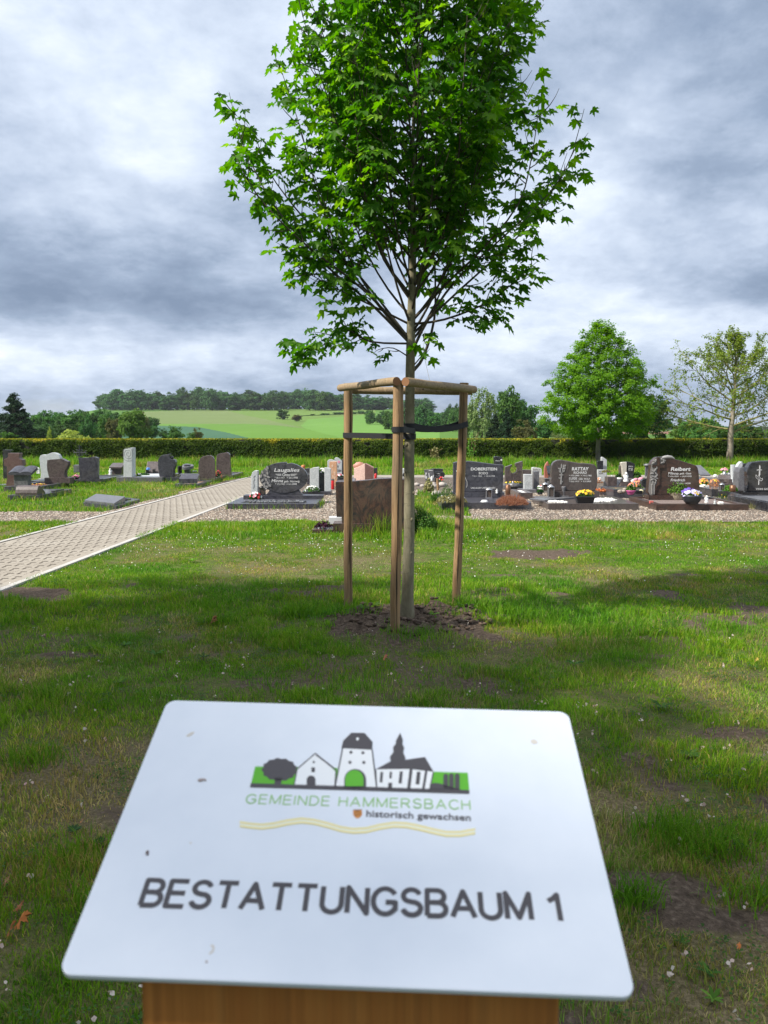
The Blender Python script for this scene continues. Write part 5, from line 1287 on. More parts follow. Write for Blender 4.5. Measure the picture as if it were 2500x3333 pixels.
def flowers(name, label, K, x, y, z, rx, h, cols, bs, leaf=None, nl=120, ls=.035, pot=None, ry=None, seed=None, cat='flowers', group=None, spiky=False, Y=None, z0pot=None):
    """flowers standing at crop point (x, y) on a surface of height z. pot = (profile, material, n, sx, sy)"""
    p = vp(*K(x, y), Y) if Y else gp(*K(x, y), z); z = p.z if Y is None else z; p.z = z
    f_ = fsc(K); rx *= f_; ry = ry * f_ if ry else rx * .8; h *= (1 if K is K4 else f_); bs *= min(1, f_ * 1.1); ls *= min(1, f_ * 1.25)
    if pot: pot = ([(a * f_, c_ * f_) for a, c_ in pot[0]],) + tuple(pot[1:])
    seed = seed or int(x * 7 + y * 3) % 9999
    T = thing(name, label, cat, tuple(p), group); zt = z
    if pot:
        b = B(); b.lathe(tuple(p), pot[0], pot[2] if len(pot) > 2 else 18, sx=pot[3] if len(pot) > 3 else 1, sy=pot[4] if len(pot) > 4 else 1); mk('pot', b, pot[1], T); zt = z + max(q[1] for q in pot[0]) - .01
    if leaf: plant(T, (p.x, p.y, zt), rx * 1.02, ry * 1.02, h * .92, leaf, nl, ls, seed, spiky)
    if cols: blooms(T, (p.x, p.y, zt + .01), rx, ry, h, cols, bs, seed + 1)
    return T
def bowl(r, h, n=18): return [(r * .55, 0), (r * .62, .005), (r * .92, h * .6), (r, h), (r * .93, h), (r * .85, h * .8)]
def cyl(r, h): return [(r * .8, 0), (r, h), (r * .92, h), (r * .9, h * .9)]
def lantern(name, label, K, x, y, z, w, h, mat, glass=GLASSD, group=None, roof=True, Y=None):
    p = gp(*K(x, y), z) if Y is None else Vector((vp(*K(x, y), Y).x, Y, z)); w *= max(fsc(K), .64); h *= max(fsc(K), .64)
    T = thing(name, label, 'grave lantern', tuple(p), group); X, Yy, z = p.x, p.y, p.z; s_ = w / 2
    b = B(); b.box(X - s_, X + s_, Yy - s_, Yy + s_, z, z + h * .10)
    for sx in (-1, 1):
        for sy in (-1, 1): b.box(X + sx * s_ * .86 - s_ * .1, X + sx * s_ * .86 + s_ * .1, Yy + sy * s_ * .86 - s_ * .1, Yy + sy * s_ * .86 + s_ * .1, z + h * .10, z + h * .80)
    mk('frame', b, mat, T)
    b = B(); b.box(X - s_ * .74, X + s_ * .74, Yy - s_ * .74, Yy + s_ * .74, z + h * .11, z + h * .79); mk('glass', b, glass, T)
    b = B(); b.lathe((X, Yy, z + h * .80), [(s_ * 1.25, 0), (s_ * 1.2, h * .05), (s_ * .55, h * .13), (s_ * .5, h * .17), (s_ * .15, h * .2)], 12); mk('roof', b, mat, T); return T
def candle(name, label, K, x, y, z, r, h, mat, top=None, cat='grave candle', Y=None):
    r *= fsc(K) + .04; h *= fsc(K) + .04; p = gp(*K(x, y), z) if Y is None else Vector((vp(*K(x, y), Y).x, Y, z)); T = thing(name, label, cat, tuple(p))
    b = B(); b.lathe(tuple(p), [(r * .9, 0), (r, h * .06), (r, h * .82), (r * .8, h * .86)], 14); mk('body', b, mat, T)
    b = B(); b.lathe((p.x, p.y, p.z + h * .86), [(r * .95, 0), (r * .9, h * .08), (r * .4, h * .14)], 14); mk('lid', b, top or BRONZE, T); return T
def figure(label, K, x, y, z, h, mat=WHITEP, name='angel_figure', cat='figurine', Y=None):
    h *= fsc(K); p = gp(*K(x, y), z) if Y is None else Vector((vp(*K(x, y), Y).x, Y, z)); b = B(); c = tuple(p)
    b.lathe(c, [(h * .26, 0), (h * .27, h * .12), (h * .20, h * .3), (h * .17, h * .5), (h * .13, h * .66), (h * .07, h * .7)], 12)
    b.blob((p.x, p.y - h * .03, p.z + h * .83), h * .15, h * .15, h * .17, 10)
    for s_ in (-1, 1): b.blob((p.x + s_ * h * .17, p.y + h * .08, p.z + h * .55), h * .12, h * .04, h * .2, 8)
    b.tube([(p.x - h * .14, p.y - h * .05, p.z + h * .55), (p.x - h * .05, p.y - h * .17, p.z + h * .42), (p.x + h * .05, p.y - h * .17, p.z + h * .42), (p.x + h * .14, p.y - h * .05, p.z + h * .55)], h * .05, 6)
    return mk(name, b, mat, label=label, cat=cat)
def stones_pile(T, x0, x1, y0, y1, z, n, size, mats, seed, part='pebbles', mask=None):
    r_ = random.Random(seed); b = B()
    for i in range(n):
        x, y = r_.uniform(x0, x1), r_.uniform(y0, y1)
        if mask and not mask(x, y): continue
        s_ = size * r_.uniform(.6, 1.25); b.blob((x, y, z + s_ * .3), s_, s_ * r_.uniform(.7, 1), s_ * .6, 6, r_.randrange(len(mats)), .3, i)
    return mk(part, b, mats, T)

exec_graves = True
# ===== LEFT GROUP =====
T = GR('gravestone', 'tall narrow black stone column behind the red cross at the far left', K1, 80, 770)
stone(T, K1, [(32, 422), (130, 422), (132, 770), (38, 770)], 772, 0, .18, G_BLACK)
T = GR('grave', 'grave with a red brown stone cross at the far left', K1, 160, 865)
x = slab(T, K1, -60, 190, 872, .07, .5, G_GREY, 'base', rect=True)
stone(T, K1, [(95, 460), (235, 460), (228, 515), (238, 532), (268, 540), (272, 612), (228, 624), (232, 720), (240, 780), (265, 860), (70, 860), (85, 760), (82, 625), (48, 612), (48, 532), (85, 518), (97, 500)], 858, .07, .20, G_RED, 'cross')
# rounded bevel strip so that the cross reads thick
T = GR('book_stand', 'open stone book on a pedestal before the red brown cross', K1, 250, 925)
x0, x1, ya, yb, zt_ = slab(T, K1, 45, 470, 927, .14, 2.0, G_BLUE, 'slab', hollow=(.12, simple('grave_soil', (.06, .045, .035), .95), .03))
yp = ya + .02; pc = vp(*K1(254, 860), yp).x
b = B(); b.box(pc - .20, pc + .16, yp + .04, yp + .26, zt_ - .01, zt_ + .34); mk('pedestal', b.mesh('pedestal', bevel=.006), G_GREY, T)
xb0, xb1 = vp(*K1(105, 745), yp).x, vp(*K1(385, 745), yp).x; zb0 = vp(*K1(240, 835), yp).z
b = B(); n = 10
for k in range(n):
    f0, f1 = k / n, (k + 1) / n; hh_ = lambda f: .035 * abs(math.sin(f * 2 * math.pi)) ** .6
    xa, xc = xb0 + (xb1 - xb0) * f0, xb0 + (xb1 - xb0) * f1
    b.hexa([(xa, yp - .02, zt_ + .30), (xc, yp - .02, zt_ + .30), (xc, yp + .36, zt_ + .42), (xa, yp + .36, zt_ + .42), (xa, yp - .02, zt_ + .36 + hh_(f0)), (xc, yp - .02, zt_ + .36 + hh_(f1)), (xc, yp + .36, zt_ + .50 + hh_(f1)), (xa, yp + .36, zt_ + .50 + hh_(f0))])
mk('book', b, G_BLUE, T)
flowers('bedding_plants', 'small brown and yellow bedding plants on the grave with the stone book', K1, 450, 852, .11, .45, .07, [(BY, 14), (BO, 10)], .05, FHEA, 90, .06, ry=.25)
T = GR('gravestone', 'white wavy topped stone behind the brown wavy stone on the left', K1, 540, 800)
slab(T, K1, 452, 740, 806, .10, .35, G_LIGHT, 'base')
stone(T, K1, [(485, 768), (492, 700), (480, 600), (472, 520), (484, 490), (510, 478), (548, 482), (580, 470), (620, 455), (660, 458), (700, 478), (722, 515), (712, 600), (715, 770)], 795, .10, .18, G_WHITE)
lantern('lantern', 'small white round lamp beside the white wavy stone', K1, 462, 712, .25, .13, .30, WHITEP, WHITEP, Y=YK(K1, 800))
T = GR('grave', 'grave with a brown wavy topped stone and long dark border, left of the path', K1, 690, 840)
x0, x1, ya, yb, zt_ = slab(T, K1, 345, 860, 842, .12, .9, G_BLUE)
slab(T, K1, 535, 845, 825, .16, .28, G_BROWN, 'plinth', z0=.12, rect=False)
stone(T, K1, [(592, 770), (580, 720), (566, 660), (562, 600), (566, 545), (610, 537), (680, 533), (730, 527), (760, 536), (782, 552), (812, 560), (815, 600), (800, 640), (778, 680), (774, 720), (785, 770)], 822, .27, .20, G_BROWN, Y=YK(K1, 825, .12) + .04)
flowers('grave_plants', 'green and pink flowering plants right of the brown wavy stone', K1, 850, 775, .1, .20, .32, [(BP, 16), (BM, 8)], .05, FG, 150, .07, Y=YK(K1, 825, .12) + .3)
flowers('grave_plants', 'dark green plant behind the brown wavy stone next to the book stand', K1, 320, 728, .2, .22, .26, [(BO, 6)], .05, FGD, 120, .08, Y=YK(K1, 872) + .8)
# iron cross
T = GR('iron_cross', 'ornate black wrought iron cross standing before the hedge', K1, 955, 700)
Yc = YK(K1, 705); c = vp(*K1(957, 455), Yc); u = vp(*K1(1000, 455), Yc).x - c.x
b = B(); b.tube([(c.x, Yc, .3), (c.x, Yc, vp(*K1(957, 362), Yc).z)], .022, 6); b.tube([(c.x - u * 1.75, Yc, c.z), (c.x + u * 1.75, Yc, c.z)], .020, 6)
for k in range(4):
    a0 = k * math.pi / 2 + math.pi / 4
    for rr in (.55, .85):
        b.tube([(c.x + math.cos(a0) * u * rr + .3 * u * math.cos(t), Yc, c.z + math.sin(a0) * u * rr + .3 * u * math.sin(t)) for t in [j * math.pi / 5 for j in range(11)]], .010, 4)
    a1 = k * math.pi / 2
    for s_ in (-.35, .35): b.tube([(c.x + math.cos(a1) * u * 1.3, Yc, c.z + math.sin(a1) * u * 1.3), (c.x + math.cos(a1 + s_) * u * 1.75, Yc, c.z + math.sin(a1 + s_) * u * 1.75), (c.x + math.cos(a1 + s_ * .6) * u * 1.95, Yc, c.z + math.sin(a1 + s_ * .6) * u * 1.95)], .011, 4)
for t in (.2, .8): b.tube([(c.x - u * .5, Yc, .35 + t * .3), (c.x + u * .5, Yc, .55 + t * .3)], .010, 4)
mk('cross', b, simple('wrought_iron', (.03, .032, .04), .5), T); b = B(); b.box(c.x - .22, c.x + .22, Yc - .1, Yc + .15, -.02, .32); mk('base', b.mesh('base', bevel=.02), G_GREY, T)
T = GR('grave', 'grave with a blue grey swirled stone and dark border before the iron cross', K1, 1060, 815)
Yg = YK(K1, 800, .12)
x0, x1, ya, yb, zt_ = slab(T, K1, 840, 1215, 822, .12, 2.2, G_BLUE, hollow=(.12, PEBD, .02))
slab(T, K1, 930, 1205, 800, .07, .24, G_BLUE, 'plinth', z0=.12, rect=False)
stone(T, K1, [(962, 762), (950, 680), (946, 600), (942, 522), (990, 516), (1050, 516), (1100, 506), (1140, 506), (1172, 520), (1172, 640), (1170, 765)], 800, .19, .16, G_BLUE, Y=Yg + .03)
flowers('flower_bowl', 'pink flowers in a black bowl left of the blue grey stone', K1, 915, 735, .14, .16, .10, [(BP, 18), (BM, 10)], .07, FG, 50, .06, pot=(bowl(.17, .1), BLACKP), Y=Yg + .6)
flowers('basket', 'twig basket with light flowers behind the pink bowl', K1, 925, 680, .16, .12, .16, [(BW, 8), (BR, 4)], .05, FG, 60, .06, Y=Yg + 1.3, cat='basket')
candle('grave_candle', 'yellow grave candle at the foot of the blue grey stone', K1, 1190, 752, .13, .04, .11, BY, Y=Yg + .25)
# book stand brown + figure + yellow flowers
T = GR('book_stand', 'brown slanted tablet on a block between blue grey stone and white pillar', K1, 1400, 745); Yd = YK(K1, 745)
p = vp(*K1(1395, 745), Yd); b = B(); b.box(p.x - .17, p.x + .20, Yd, Yd + .25, 0, .34); mk('pedestal', b.mesh('p', bevel=.006), G_BROWN, T)
desk(T, vp(*K1(1322, 700), Yd).x, vp(*K1(1478, 700), Yd).x, Yd - .10, .34, .47, .40, 0, G_BROWN)
slab(T, K1, 1180, 1490, 762, .08, 1.2, G_BLUE)
figure('white bird like figurine beside the brown slanted tablet', K1, 1325, 722, .08, .34, Y=Yd - .12)
flowers('flower_pot', 'yellow flowers behind the white pillar', K1, 1465, 720, .1, .12, .32, [(BY, 22)], .05, FG, 100, .08, Y=YK(K1, 740) + .6)
# white pillar
T = GR('grave', 'grave with a tall white marble pillar with carved spiral', K1, 1560, 815)
x0, x1, ya, yb, zt_ = slab(T, K1, 1395, 1950, 812, .16, 2.1, G_GREY, hollow=(.14, G_LIGHT, .004))
Yp = ya + .05; o, _ = stone(T, K1, [(1483, 760), (1483, 412), (1540, 412), (1540, 398), (1585, 398), (1585, 760)], 0, .16, .36, G_WHITE, 'headstone', Y=Yp)
cc = vp(*K1(1538, 468), Yp); b = B()
b.tube([(cc.x + (.018 + .0105 * t) * math.cos(t), Yp - .001, cc.z + (.018 + .0105 * t) * 1.15 * math.sin(t)) for t in [j * .35 for j in range(52)]], .004, 4)
b.tube([(vp(*K1(1546, 505), Yp).x, Yp - .001, vp(*K1(1546, 505), Yp).z), (vp(*K1(1546, 552), Yp).x, Yp - .001, vp(*K1(1546, 552), Yp).z)], .004, 4); mk('spiral', b, LETTERD, o)
flowers('grave_plants', 'low white and yellow flowers right of the white pillar', K1, 1660, 745, .16, .16, .12, [(BW, 14), (BY, 4)], .07, FG, 100, .07, Y=Yp + .5)
flowers('ground_cover', 'dark green ground cover behind the white pillar', K2, 235, 745, .16, .35, .08, [], .05, FGD, 200, .08, Y=Yp + 1.2, cat='plants')
# low desk grave in front
T = GR('grave', 'low grave with a rolled slanted stone and flat slabs at the front left', K1, 280, 1025)
x0, x1, ya, yb, zt_ = slab(T, K1, 92, 470, 1027, .12, 1.9, G_BLUE, hollow=(.16, simple('granite_top_dark', (.10, .10, .115), .25), .004))
b = B(); L0, L1 = vp(*K1(158, 960), ya).x + .02, vp(*K1(402, 960), ya).x; b.add([], [])
prof = [(0, 0), (.0, .05), (.03, .12), (.08, .19), (.14, .215), (.20, .20), (.42, .05), (.46, 0)]
b.add([(L0, ya + .06 + y_, zt_ + z_) for y_, z_ in prof] + [(L1 + .06, ya + .06 + y_, zt_ + z_) for y_, z_ in prof], [tuple(range(len(prof) - 1, -1, -1)), tuple(range(len(prof), 2 * len(prof)))] + [(i, (i + 1) % len(prof), (i + 1) % len(prof) + len(prof), i + len(prof)) for i in range(len(prof))])
mk('headstone', b.mesh('h', bevel=.008), G_BROWN, T)
b = B(); b.box(L0 + .5, L1 + .1, ya + .85, ya + 1.5, zt_, zt_ + .035); mk('cover_slab', b.mesh('c', bevel=.004), G_BLUE, T)
b = B(); p = gp(*K1(500, 940), zt_); b.blob(p, .09, .07, .05, 8, 0, .3, 2); mk('white_stone', b, PEBW, label='white stone lying on the low grave at the front left', cat='stone')
# flat plaque grave near the path
T = GR('grave', 'flat grave slab with a tilted polished plaque beside the path', K1, 1330, 1130)
q = [gp(*K1(1000, 1092)), gp(*K1(1392, 1138)), gp(*K2(205, 1050)), gp(*K1(1262, 1020))]; q[3] = q[0] + (q[2] - q[1])
b = B(); b.hexa([(v.x, v.y, -.02) for v in q] + [(v.x, v.y, .075) for v in q]); mk('slab', b.mesh('s', bevel=.006), G_BLUE, T); RECTS.append((q[0].x, q[2].x, q[1].y, q[3].y))
r0 = [q[0].lerp(q[1], a).lerp(q[3].lerp(q[2], a), c_) for a, c_ in ((.02, .03), (.93, .03), (.93, .47), (.02, .47))]
b = B(); b.hexa([(v.x, v.y, .076) for v in r0] + [(r0[0].x, r0[0].y, .12), (r0[1].x, r0[1].y, .12), (r0[2].x, r0[2].y, .20), (r0[3].x, r0[3].y, .20)]); mk('plaque', b.mesh('p', bevel=.005), G_GREY, T)
r1 = [q[0].lerp(q[1], a).lerp(q[3].lerp(q[2], a), c_) for a, c_ in ((.25, .58), (.85, .58), (.85, .85), (.25, .85))]
b = B()
for k in range(15):
    v = r1[0].lerp(r1[1], (k % 5) / 5 + .1).lerp(r1[3].lerp(r1[2], (k % 5) / 5 + .1), (k // 5) / 3 + .15); b.tube([(v.x + .05 * math.cos(t), v.y + .05 * math.sin(t), .085) for t in [j * .8 for j in range(9)]], .010, 4)
mk('ornament', b, BLACKM, T)
# stones left of path, right part
T = GR('grave_plaque', 'brown slanted plaque with two posts right behind the white pillar', K2, 340, 730); Yd = YK(K2, 735)
x0, x1 = vp(*K2(270, 700), Yd).x, vp(*K2(428, 700), Yd).x; desk(T, x0, x1, Yd, .12, .50, .30, 0, G_BROWN); b = B()
for t in (.12, .62): xx = x0 + (x1 - x0) * t; b.box(xx, xx + .07, Yd - .12, Yd + .02, 0, .24)
b.box(x0 - .05, x1 + .05, Yd - .16, Yd + .5, -.02, .10); mk('base', b, G_BLACK, T)
flowers('flower', 'blue flower head before the brown plaque behind the white pillar', K2, 305, 690, .22, .10, .09, [(BB, 16)], .09, None, Y=Yd - .2)
T = GR('grave', 'grave with a rough dark stone holding a polished ball', K2, 510, 800)
x0, x1, ya, yb, zt_ = slab(T, K2, 385, 720, 806, .15, 2.0, G_BLUE, hollow=(.14, simple('bed_dark', (.05, .045, .035), .9), .02))
Yr_ = ya + .06
o, _ = stone(T, K2, [(440, 765), (430, 700), (418, 600), (422, 540), (445, 500), (480, 482), (530, 475), (565, 468), (560, 500), (572, 530), (600, 535), (620, 535), (632, 570), (628, 610), (608, 655), (606, 765)], 0, .15, .22, G_BLUE, Y=Yr_, bev=.016)
p = vp(*K2(588, 515), Yr_ + .08); b = B(); b.blob(p, .06, .06, .06, 16); mk('ball', b, G_BLACK, T)
flowers('grave_plants', 'white frosted plants and wreath right of the rough dark stone', K2, 650, 745, .15, .20, .14, [(BW, 22)], .05, FSED, 120, .06, Y=Yr_ + .35)
flowers('wreath', 'white ribbed wreath beside the dark vase', K2, 712, 745, .15, .13, .12, [(BW, 26)], .05, FGD, 40, .05, Y=Yr_ + .3)
b = B(); p = vp(*K2(685, 740), Yr_ + .5); b.lathe((p.x, p.y, .15), [(.07, 0), (.07, .30), (.08, .31), (.06, .32)], 4); mk('vase', b, BLACKM, label='dark square vase behind the white wreath', cat='vase')
T = GR('stone_table', 'grey lobed stone table top on a pedestal between the dark and brown stones', K2, 770, 725); Yd = YK(K2, 735)
p = vp(*K2(770, 735), Yd); b = B(); b.box(p.x - .09, p.x + .09, Yd, Yd + .2, 0, .40); mk('pedestal', b.mesh('p', bevel=.006), G_BLUE, T)
b = B(); zt2 = vp(*K2(770, 655), Yd).z
pts = [(p.x + (.20 + .02 * math.cos(3 * t)) * math.cos(t), Yd + .1 + (.16 + .02 * math.cos(3 * t)) * math.sin(t)) for t in [k * math.pi / 14 for k in range(28)]]
b.add([(a, c_, zt2 + (c_ - Yd) * .35) for a, c_ in pts] + [(a, c_, zt2 + .10 + (c_ - Yd) * .35) for a, c_ in pts], [tuple(range(27, -1, -1)), tuple(range(28, 56))] + [(i, (i + 1) % 28, (i + 1) % 28 + 28, i + 28) for i in range(28)]); mk('table_top', b.mesh('t', bevel=.01), G_GREY, T)
flowers('grave_plants', 'row of small white flowers beside the stone table', K2, 850, 712, .1, .22, .10, [(BW, 20)], .05, FG, 80, .06, Y=Yd + .3)
T = GR('grave', 'grave with a brown rounded rough stone close to the path', K2, 1000, 810)
x0, x1, ya, yb, zt_ = slab(T, K2, 862, 1105, 813, .12, 1.7, G_BROWN, hollow=(.12, PEBD, .02)); Yb = ya + .05
stone(T, K2, [(900, 783), (905, 650), (908, 560), (930, 520), (960, 500), (1000, 490), (1045, 486), (1075, 500), (1095, 530), (1102, 600), (1104, 700), (1106, 785)], 0, .12, .12, G_BROWN, Y=Yb, bev=.012)
T = GR('grave', 'grave with a tall brown straight sided stone nearest the bend of the path', K2, 1220, 770)
x0, x1, ya, yb, zt_ = slab(T, K2, 1160, 1320, 768, .12, 1.9, G_BROWN, hollow=(.12, PEBD, .02)); Yb2 = ya + .05
stone(T, K2, [(1130, 722), (1118, 640), (1120, 560), (1125, 485), (1160, 465), (1220, 455), (1245, 448), (1272, 462), (1282, 480), (1285, 560), (1292, 640), (1298, 722)], 0, .12, .16, G_BROWN, Y=Yb2, bev=.012)
flowers('flowers', 'red and orange flowers between the two brown stones by the path', K2, 1145, 780, .12, .16, .34, [(BR, 18), (BO, 8), (BM, 5)], .08, FGD, 60, .07, Y=Yb + .35)
T = GR('grave', 'low grave with a small slanted stone next to the paved path', K2, 780, 870)
x0, x1, ya, yb, zt_ = slab(T, K2, 620, 920, 873, .10, 1.6, G_BLUE, hollow=(.11, simple('bed_brown', (.20, .13, .09), .95), .03))
desk(T, vp(*K2(675, 845), ya + .05).x, vp(*K2(893, 845), ya + .05).x, ya + .05, zt_ + .14, zt_ + .27, .30, 0, G_BLUE, 'headstone', th=.13)
T2 = thing('lantern_ball', 'round white leaf patterned lantern ball on the low grave by the path', 'grave lantern', tuple(vp(*K2(832, 790), ya + .45)))
p = vp(*K2(832, 762), ya + .45); b = B(); b.blob(p, .095, .095, .10, 14); mk('globe', b, simple('globe_dark', (.12, .11, .09), .5), T2); b = B()
for k in range(8): a = k * math.pi / 4; b.tube([(p.x + .10 * math.sin(t) * math.cos(a), p.y + .10 * math.sin(t) * math.sin(a), p.z - .105 * math.cos(t)) for t in [j * math.pi / 8 for j in range(1, 8)]], .016, 4)
b.lathe((p.x, p.y, p.z - .13), [(.06, 0), (.05, .04)], 10); mk('leaf_ribs', b, WHITEP, T2)

# ===== CENTRE: oval stone grave =====
T = GR('grave', 'large grave with an oval dark stone on a trapezoid foot and dark pebble bed', K3, 500, 885)
x0, x1, ya, yb, zt_ = slab(T, K3, -35, 1035, 880, .12, 1.55, G_BLUE)
zA = zt_
b = B(); hx0, hx1 = x0 + .22, x1 - .22; pts = [(hx0, ya + .22), (hx1, ya + .22), (hx1 - .1, ya + .70), (hx0 + .12, ya + .70)]
b.add([(a, c_, zA + .004) for a, c_ in pts], [(0, 1, 2, 3)]); mk('bed', b, BLACKM, T)
stones_pile(T, hx0, hx1, ya + .22, ya + .70, zA, 420, .028, [PEBD, simple('pebble_slate', (.075, .08, .09), .45), simple('pebble_blue', (.13, .14, .16), .4)], 5, 'pebbles', lambda x, y: inpoly([x], [y], pts)[0] and (vnoise(np.array([x]), np.array([y]), .25, 8)[0] > .22))
Ypl = YK(K3, 748, zA) ; xp0, xp1 = vp(*K3(155, 748), Ypl).x, vp(*K3(1115, 748), Ypl).x
b = B(); b.box(xp0, xp1, Ypl, Ypl + .34, zA, zA + .07); mk('plinth', b.mesh('p', bevel=.005), G_BLUE, T)
Yst = Ypl + .08
stone(T, K3, [(415, 722), (440, 690), (470, 645), (820, 640), (845, 672), (872, 722)], 0, zA + .07, .14, G_BLUE, 'foot', Y=Yst)
ov = []
for k in range(30):
    t = math.pi * 2 * k / 30; cx, cy, rx, ry = 640, 498, 290, 186
    ov.append((cx + rx * math.cos(t), cy - ry * math.sin(t)))
ov = [(x, y) for x, y in ov]
ov[7] = (670, 312); ov.insert(7, (674, 330)); 
o, _ = stone(T, K3, ov, 0, .2, .12, granite('granite_oval', (.028, .028, .033), (.085, .083, .095), .22, 4, .25, 2.0, (1, 1, 1.6)), Y=Yst - .01, bev=.010)
Yi = Yst - .01
inscr(o, K3, (525, 382, 830, 440), 'Laugalies', Yi, bold=.014, shear=.2); inscr(o, K3, (624, 444, 714, 480), 'Otto', Yi)
relief(o, K3, [[(536 + d * 14, 452 + d * 9), (612, 452 + d * 9), (612, 456 + d * 9), (536 + d * 14, 456 + d * 9)] for d in range(3)] + [[(722, 452 + d * 9), (802 - d * 14, 452 + d * 9), (802 - d * 14, 456 + d * 9), (722, 456 + d * 9)] for d in range(3)], Yi, LETTER, .003, 'letter_lines', 0)
inscr(o, K3, (532, 486, 650, 508), '* 18.11.1917', Yi); inscr(o, K3, (676, 486, 808, 508), '+ 26.5.1998', Yi)
inscr(o, K3, (492, 516, 632, 552), 'Minna', Yi, bold=.015, shear=.2); inscr(o, K3, (644, 528, 832, 560), 'geb. Hartwig', Yi, shear=.2)
inscr(o, K3, (538, 562, 654, 584), '* 17.3.1921', Yi); inscr(o, K3, (674, 562, 796, 584), '+ 6.2.2008', Yi)
lv = []
for (cx, cy, a) in ((385, 430, 60), (430, 400, 30), (370, 480, 110), (415, 470, 40), (445, 440, 80), (385, 530, 130), (430, 520, 60), (455, 490, 20), (405, 570, 150), (450, 560, 70), (435, 605, 10), (470, 590, 40), (410, 600, 100), (445, 375, 60)):
    ca_, sa_ = math.cos(R(a)), math.sin(R(a)); lv.append([(cx + 24 * ux * ca_ - 13 * uy * sa_, cy + 24 * ux * sa_ + 13 * uy * ca_) for ux, uy in ((-1, 0), (-.3, -.9), (.5, -.7), (1.1, 0), (.5, .8), (-.3, .9))])
relief(o, K3, [[(425, 375), (470, 360), (462, 380), (476, 420), (468, 470), (478, 520), (480, 560), (498, 588), (440, 612), (405, 590), (375, 560), (360, 500), (368, 440), (395, 400)]], Yi, simple('relief_ground', (.12, .12, .125), .8), .004, 'relief_ground', 0); relief(o, K3, lv, Yi - .004, REL, .014)
# marble pillar left of it
T = GR('stone_pillar', 'slim white rounded marble pillar left of the oval dark stone', K3, 285, 650); Yw = Yst + .02
o, _ = stone(T, K3, [(248, 715), (250, 470), (262, 432), (290, 412), (325, 415), (328, 440), (328, 715)], 0, zA + .07, .20, G_WHITE, 'pillar', Y=Yw)
b = B(); b.tube([vp(*K3(a, c_), Yw) for a, c_ in ((300, 470), (280, 490), (292, 520), (278, 540), (285, 590), (278, 630))], .006, 4); mk('carving', b, LETTERD, o)
lantern('lantern', 'black grave lantern with an inset candle between marble pillar and oval stone', K3, 385, 712, zA + .07, .16, .24, BLACKP, Y=Yst + .10)
flowers('bouquet', 'bouquet of red, pink and white roses on the grave with the oval stone', K3, 298, 752, zA, .17, .15, [(BR, 8), (BP, 4), (BW, 16)], .075, FGD, 260, .05, seed=12)
# pair of white stones
T = GR('gravestone', 'two white stone wings with a black slab between them', K3, 1060, 715); Yq = YK(K3, 712)
x0, x1, ya, yb, zt_ = slab(T, K3, 860, 1205, 712, .10, .55, G_BLUE, 'base')
stone(T, K3, [(953, 668), (953, 395), (985, 380), (1040, 372), (1062, 372), (1062, 668)], 0, .10, .16, G_WHITE, 'wing', Y=ya + .12)
stone(T, K3, [(1066, 668), (1066, 435), (1128, 435), (1128, 668)], 0, .10, .08, G_BLACK, 'middle_slab', Y=ya + .20)
stone(T, K3, [(1130, 672), (1128, 376), (1190, 384), (1205, 390), (1206, 672)], 0, .10, .16, G_WHITE, 'wing', Y=ya + .10)
flowers('grave_plants', 'cushion of small white flowers before the two white stone wings', K3, 985, 665, .1, .24, .16, [(BW, 60)], .04, FG, 140, .05, Y=ya + .02)
flowers('flowers', 'white flowers on top between the two white stone wings', K3, 1100, 435, .1, .10, .12, [(BW, 18)], .06, FG, 30, .05, Y=ya + .24, seed=8).location.z = vp(*K3(1100, 438), ya + .24).z
# things behind the oval stone
T = GR('gravestone', 'small grey and orange stone peeping out behind the oval stone', K3, 915, 560); Yq = YK(K3, 560)
stone(T, K3, [(895, 580), (895, 390), (950, 382), (952, 580)], 0, 0, .15, G_GREY, Y=Yq); stone(T, K3, [(860, 580), (860, 400), (948, 405), (948, 432), (868, 432)], 0, .5, .06, G_SAND, 'band', Y=Yq - .07)
b = B(); p = vp(*K3(875, 378), Yq); b.lathe((p.x, Yq, vp(*K3(875, 400), Yq).z), [(.05, 0), (.06, .1), (.05, .14)], 10); mk('candle_holder', b, BO, T)
T = GR('gravestone', 'dark grey low stone right behind the oval stone', K3, 938, 580); stone(T, K3, [(920, 585), (922, 470), (940, 455), (950, 470), (952, 585)], 586, 0, .2, G_BLUE)
# orange sand stone and neighbours
T = GR('gravestone', 'narrow orange sandstone pillar with a carved flame', K3, 1235, 600); Yo = YK(K3, 605)
o, _ = stone(T, K3, [(1190, 600), (1188, 308), (1275, 305), (1280, 600)], 0, 0, .22, G_SAND, Y=Yo, bev=.006)
relief(o, K3, [[(1225, 336), (1236, 352), (1232, 368), (1218, 368), (1212, 350)], [(1218, 400), (1226, 400), (1224, 445), (1216, 440)], [(1228, 430), (1262, 425), (1258, 470), (1250, 472), (1248, 440)], [(1222, 470), (1236, 460), (1240, 500), (1230, 500)], [(1246, 480), (1262, 490), (1256, 520), (1246, 515)]], Yo, simple('carving_light', (.72, .52, .38), .7), .004, 'carving', 0)
T = GR('gravestone', 'light grey rounded stone behind the orange pillar', K3, 1190, 560); stone(T, K3, [(1163, 570), (1163, 300), (1178, 282), (1215, 280), (1250, 290), (1262, 310), (1262, 570)], 572, 0, .15, G_LIGHT)
T = GR('gravestone', 'white wavy pillar stone with a rose carving right of the orange pillar', K3, 1310, 560); Yo2 = YK(K3, 562)
o, _ = stone(T, K3, [(1252, 560), (1250, 268), (1262, 256), (1290, 258), (1320, 280), (1340, 300), (1338, 560)], 0, 0, .14, G_WHITE, Y=Yo2)
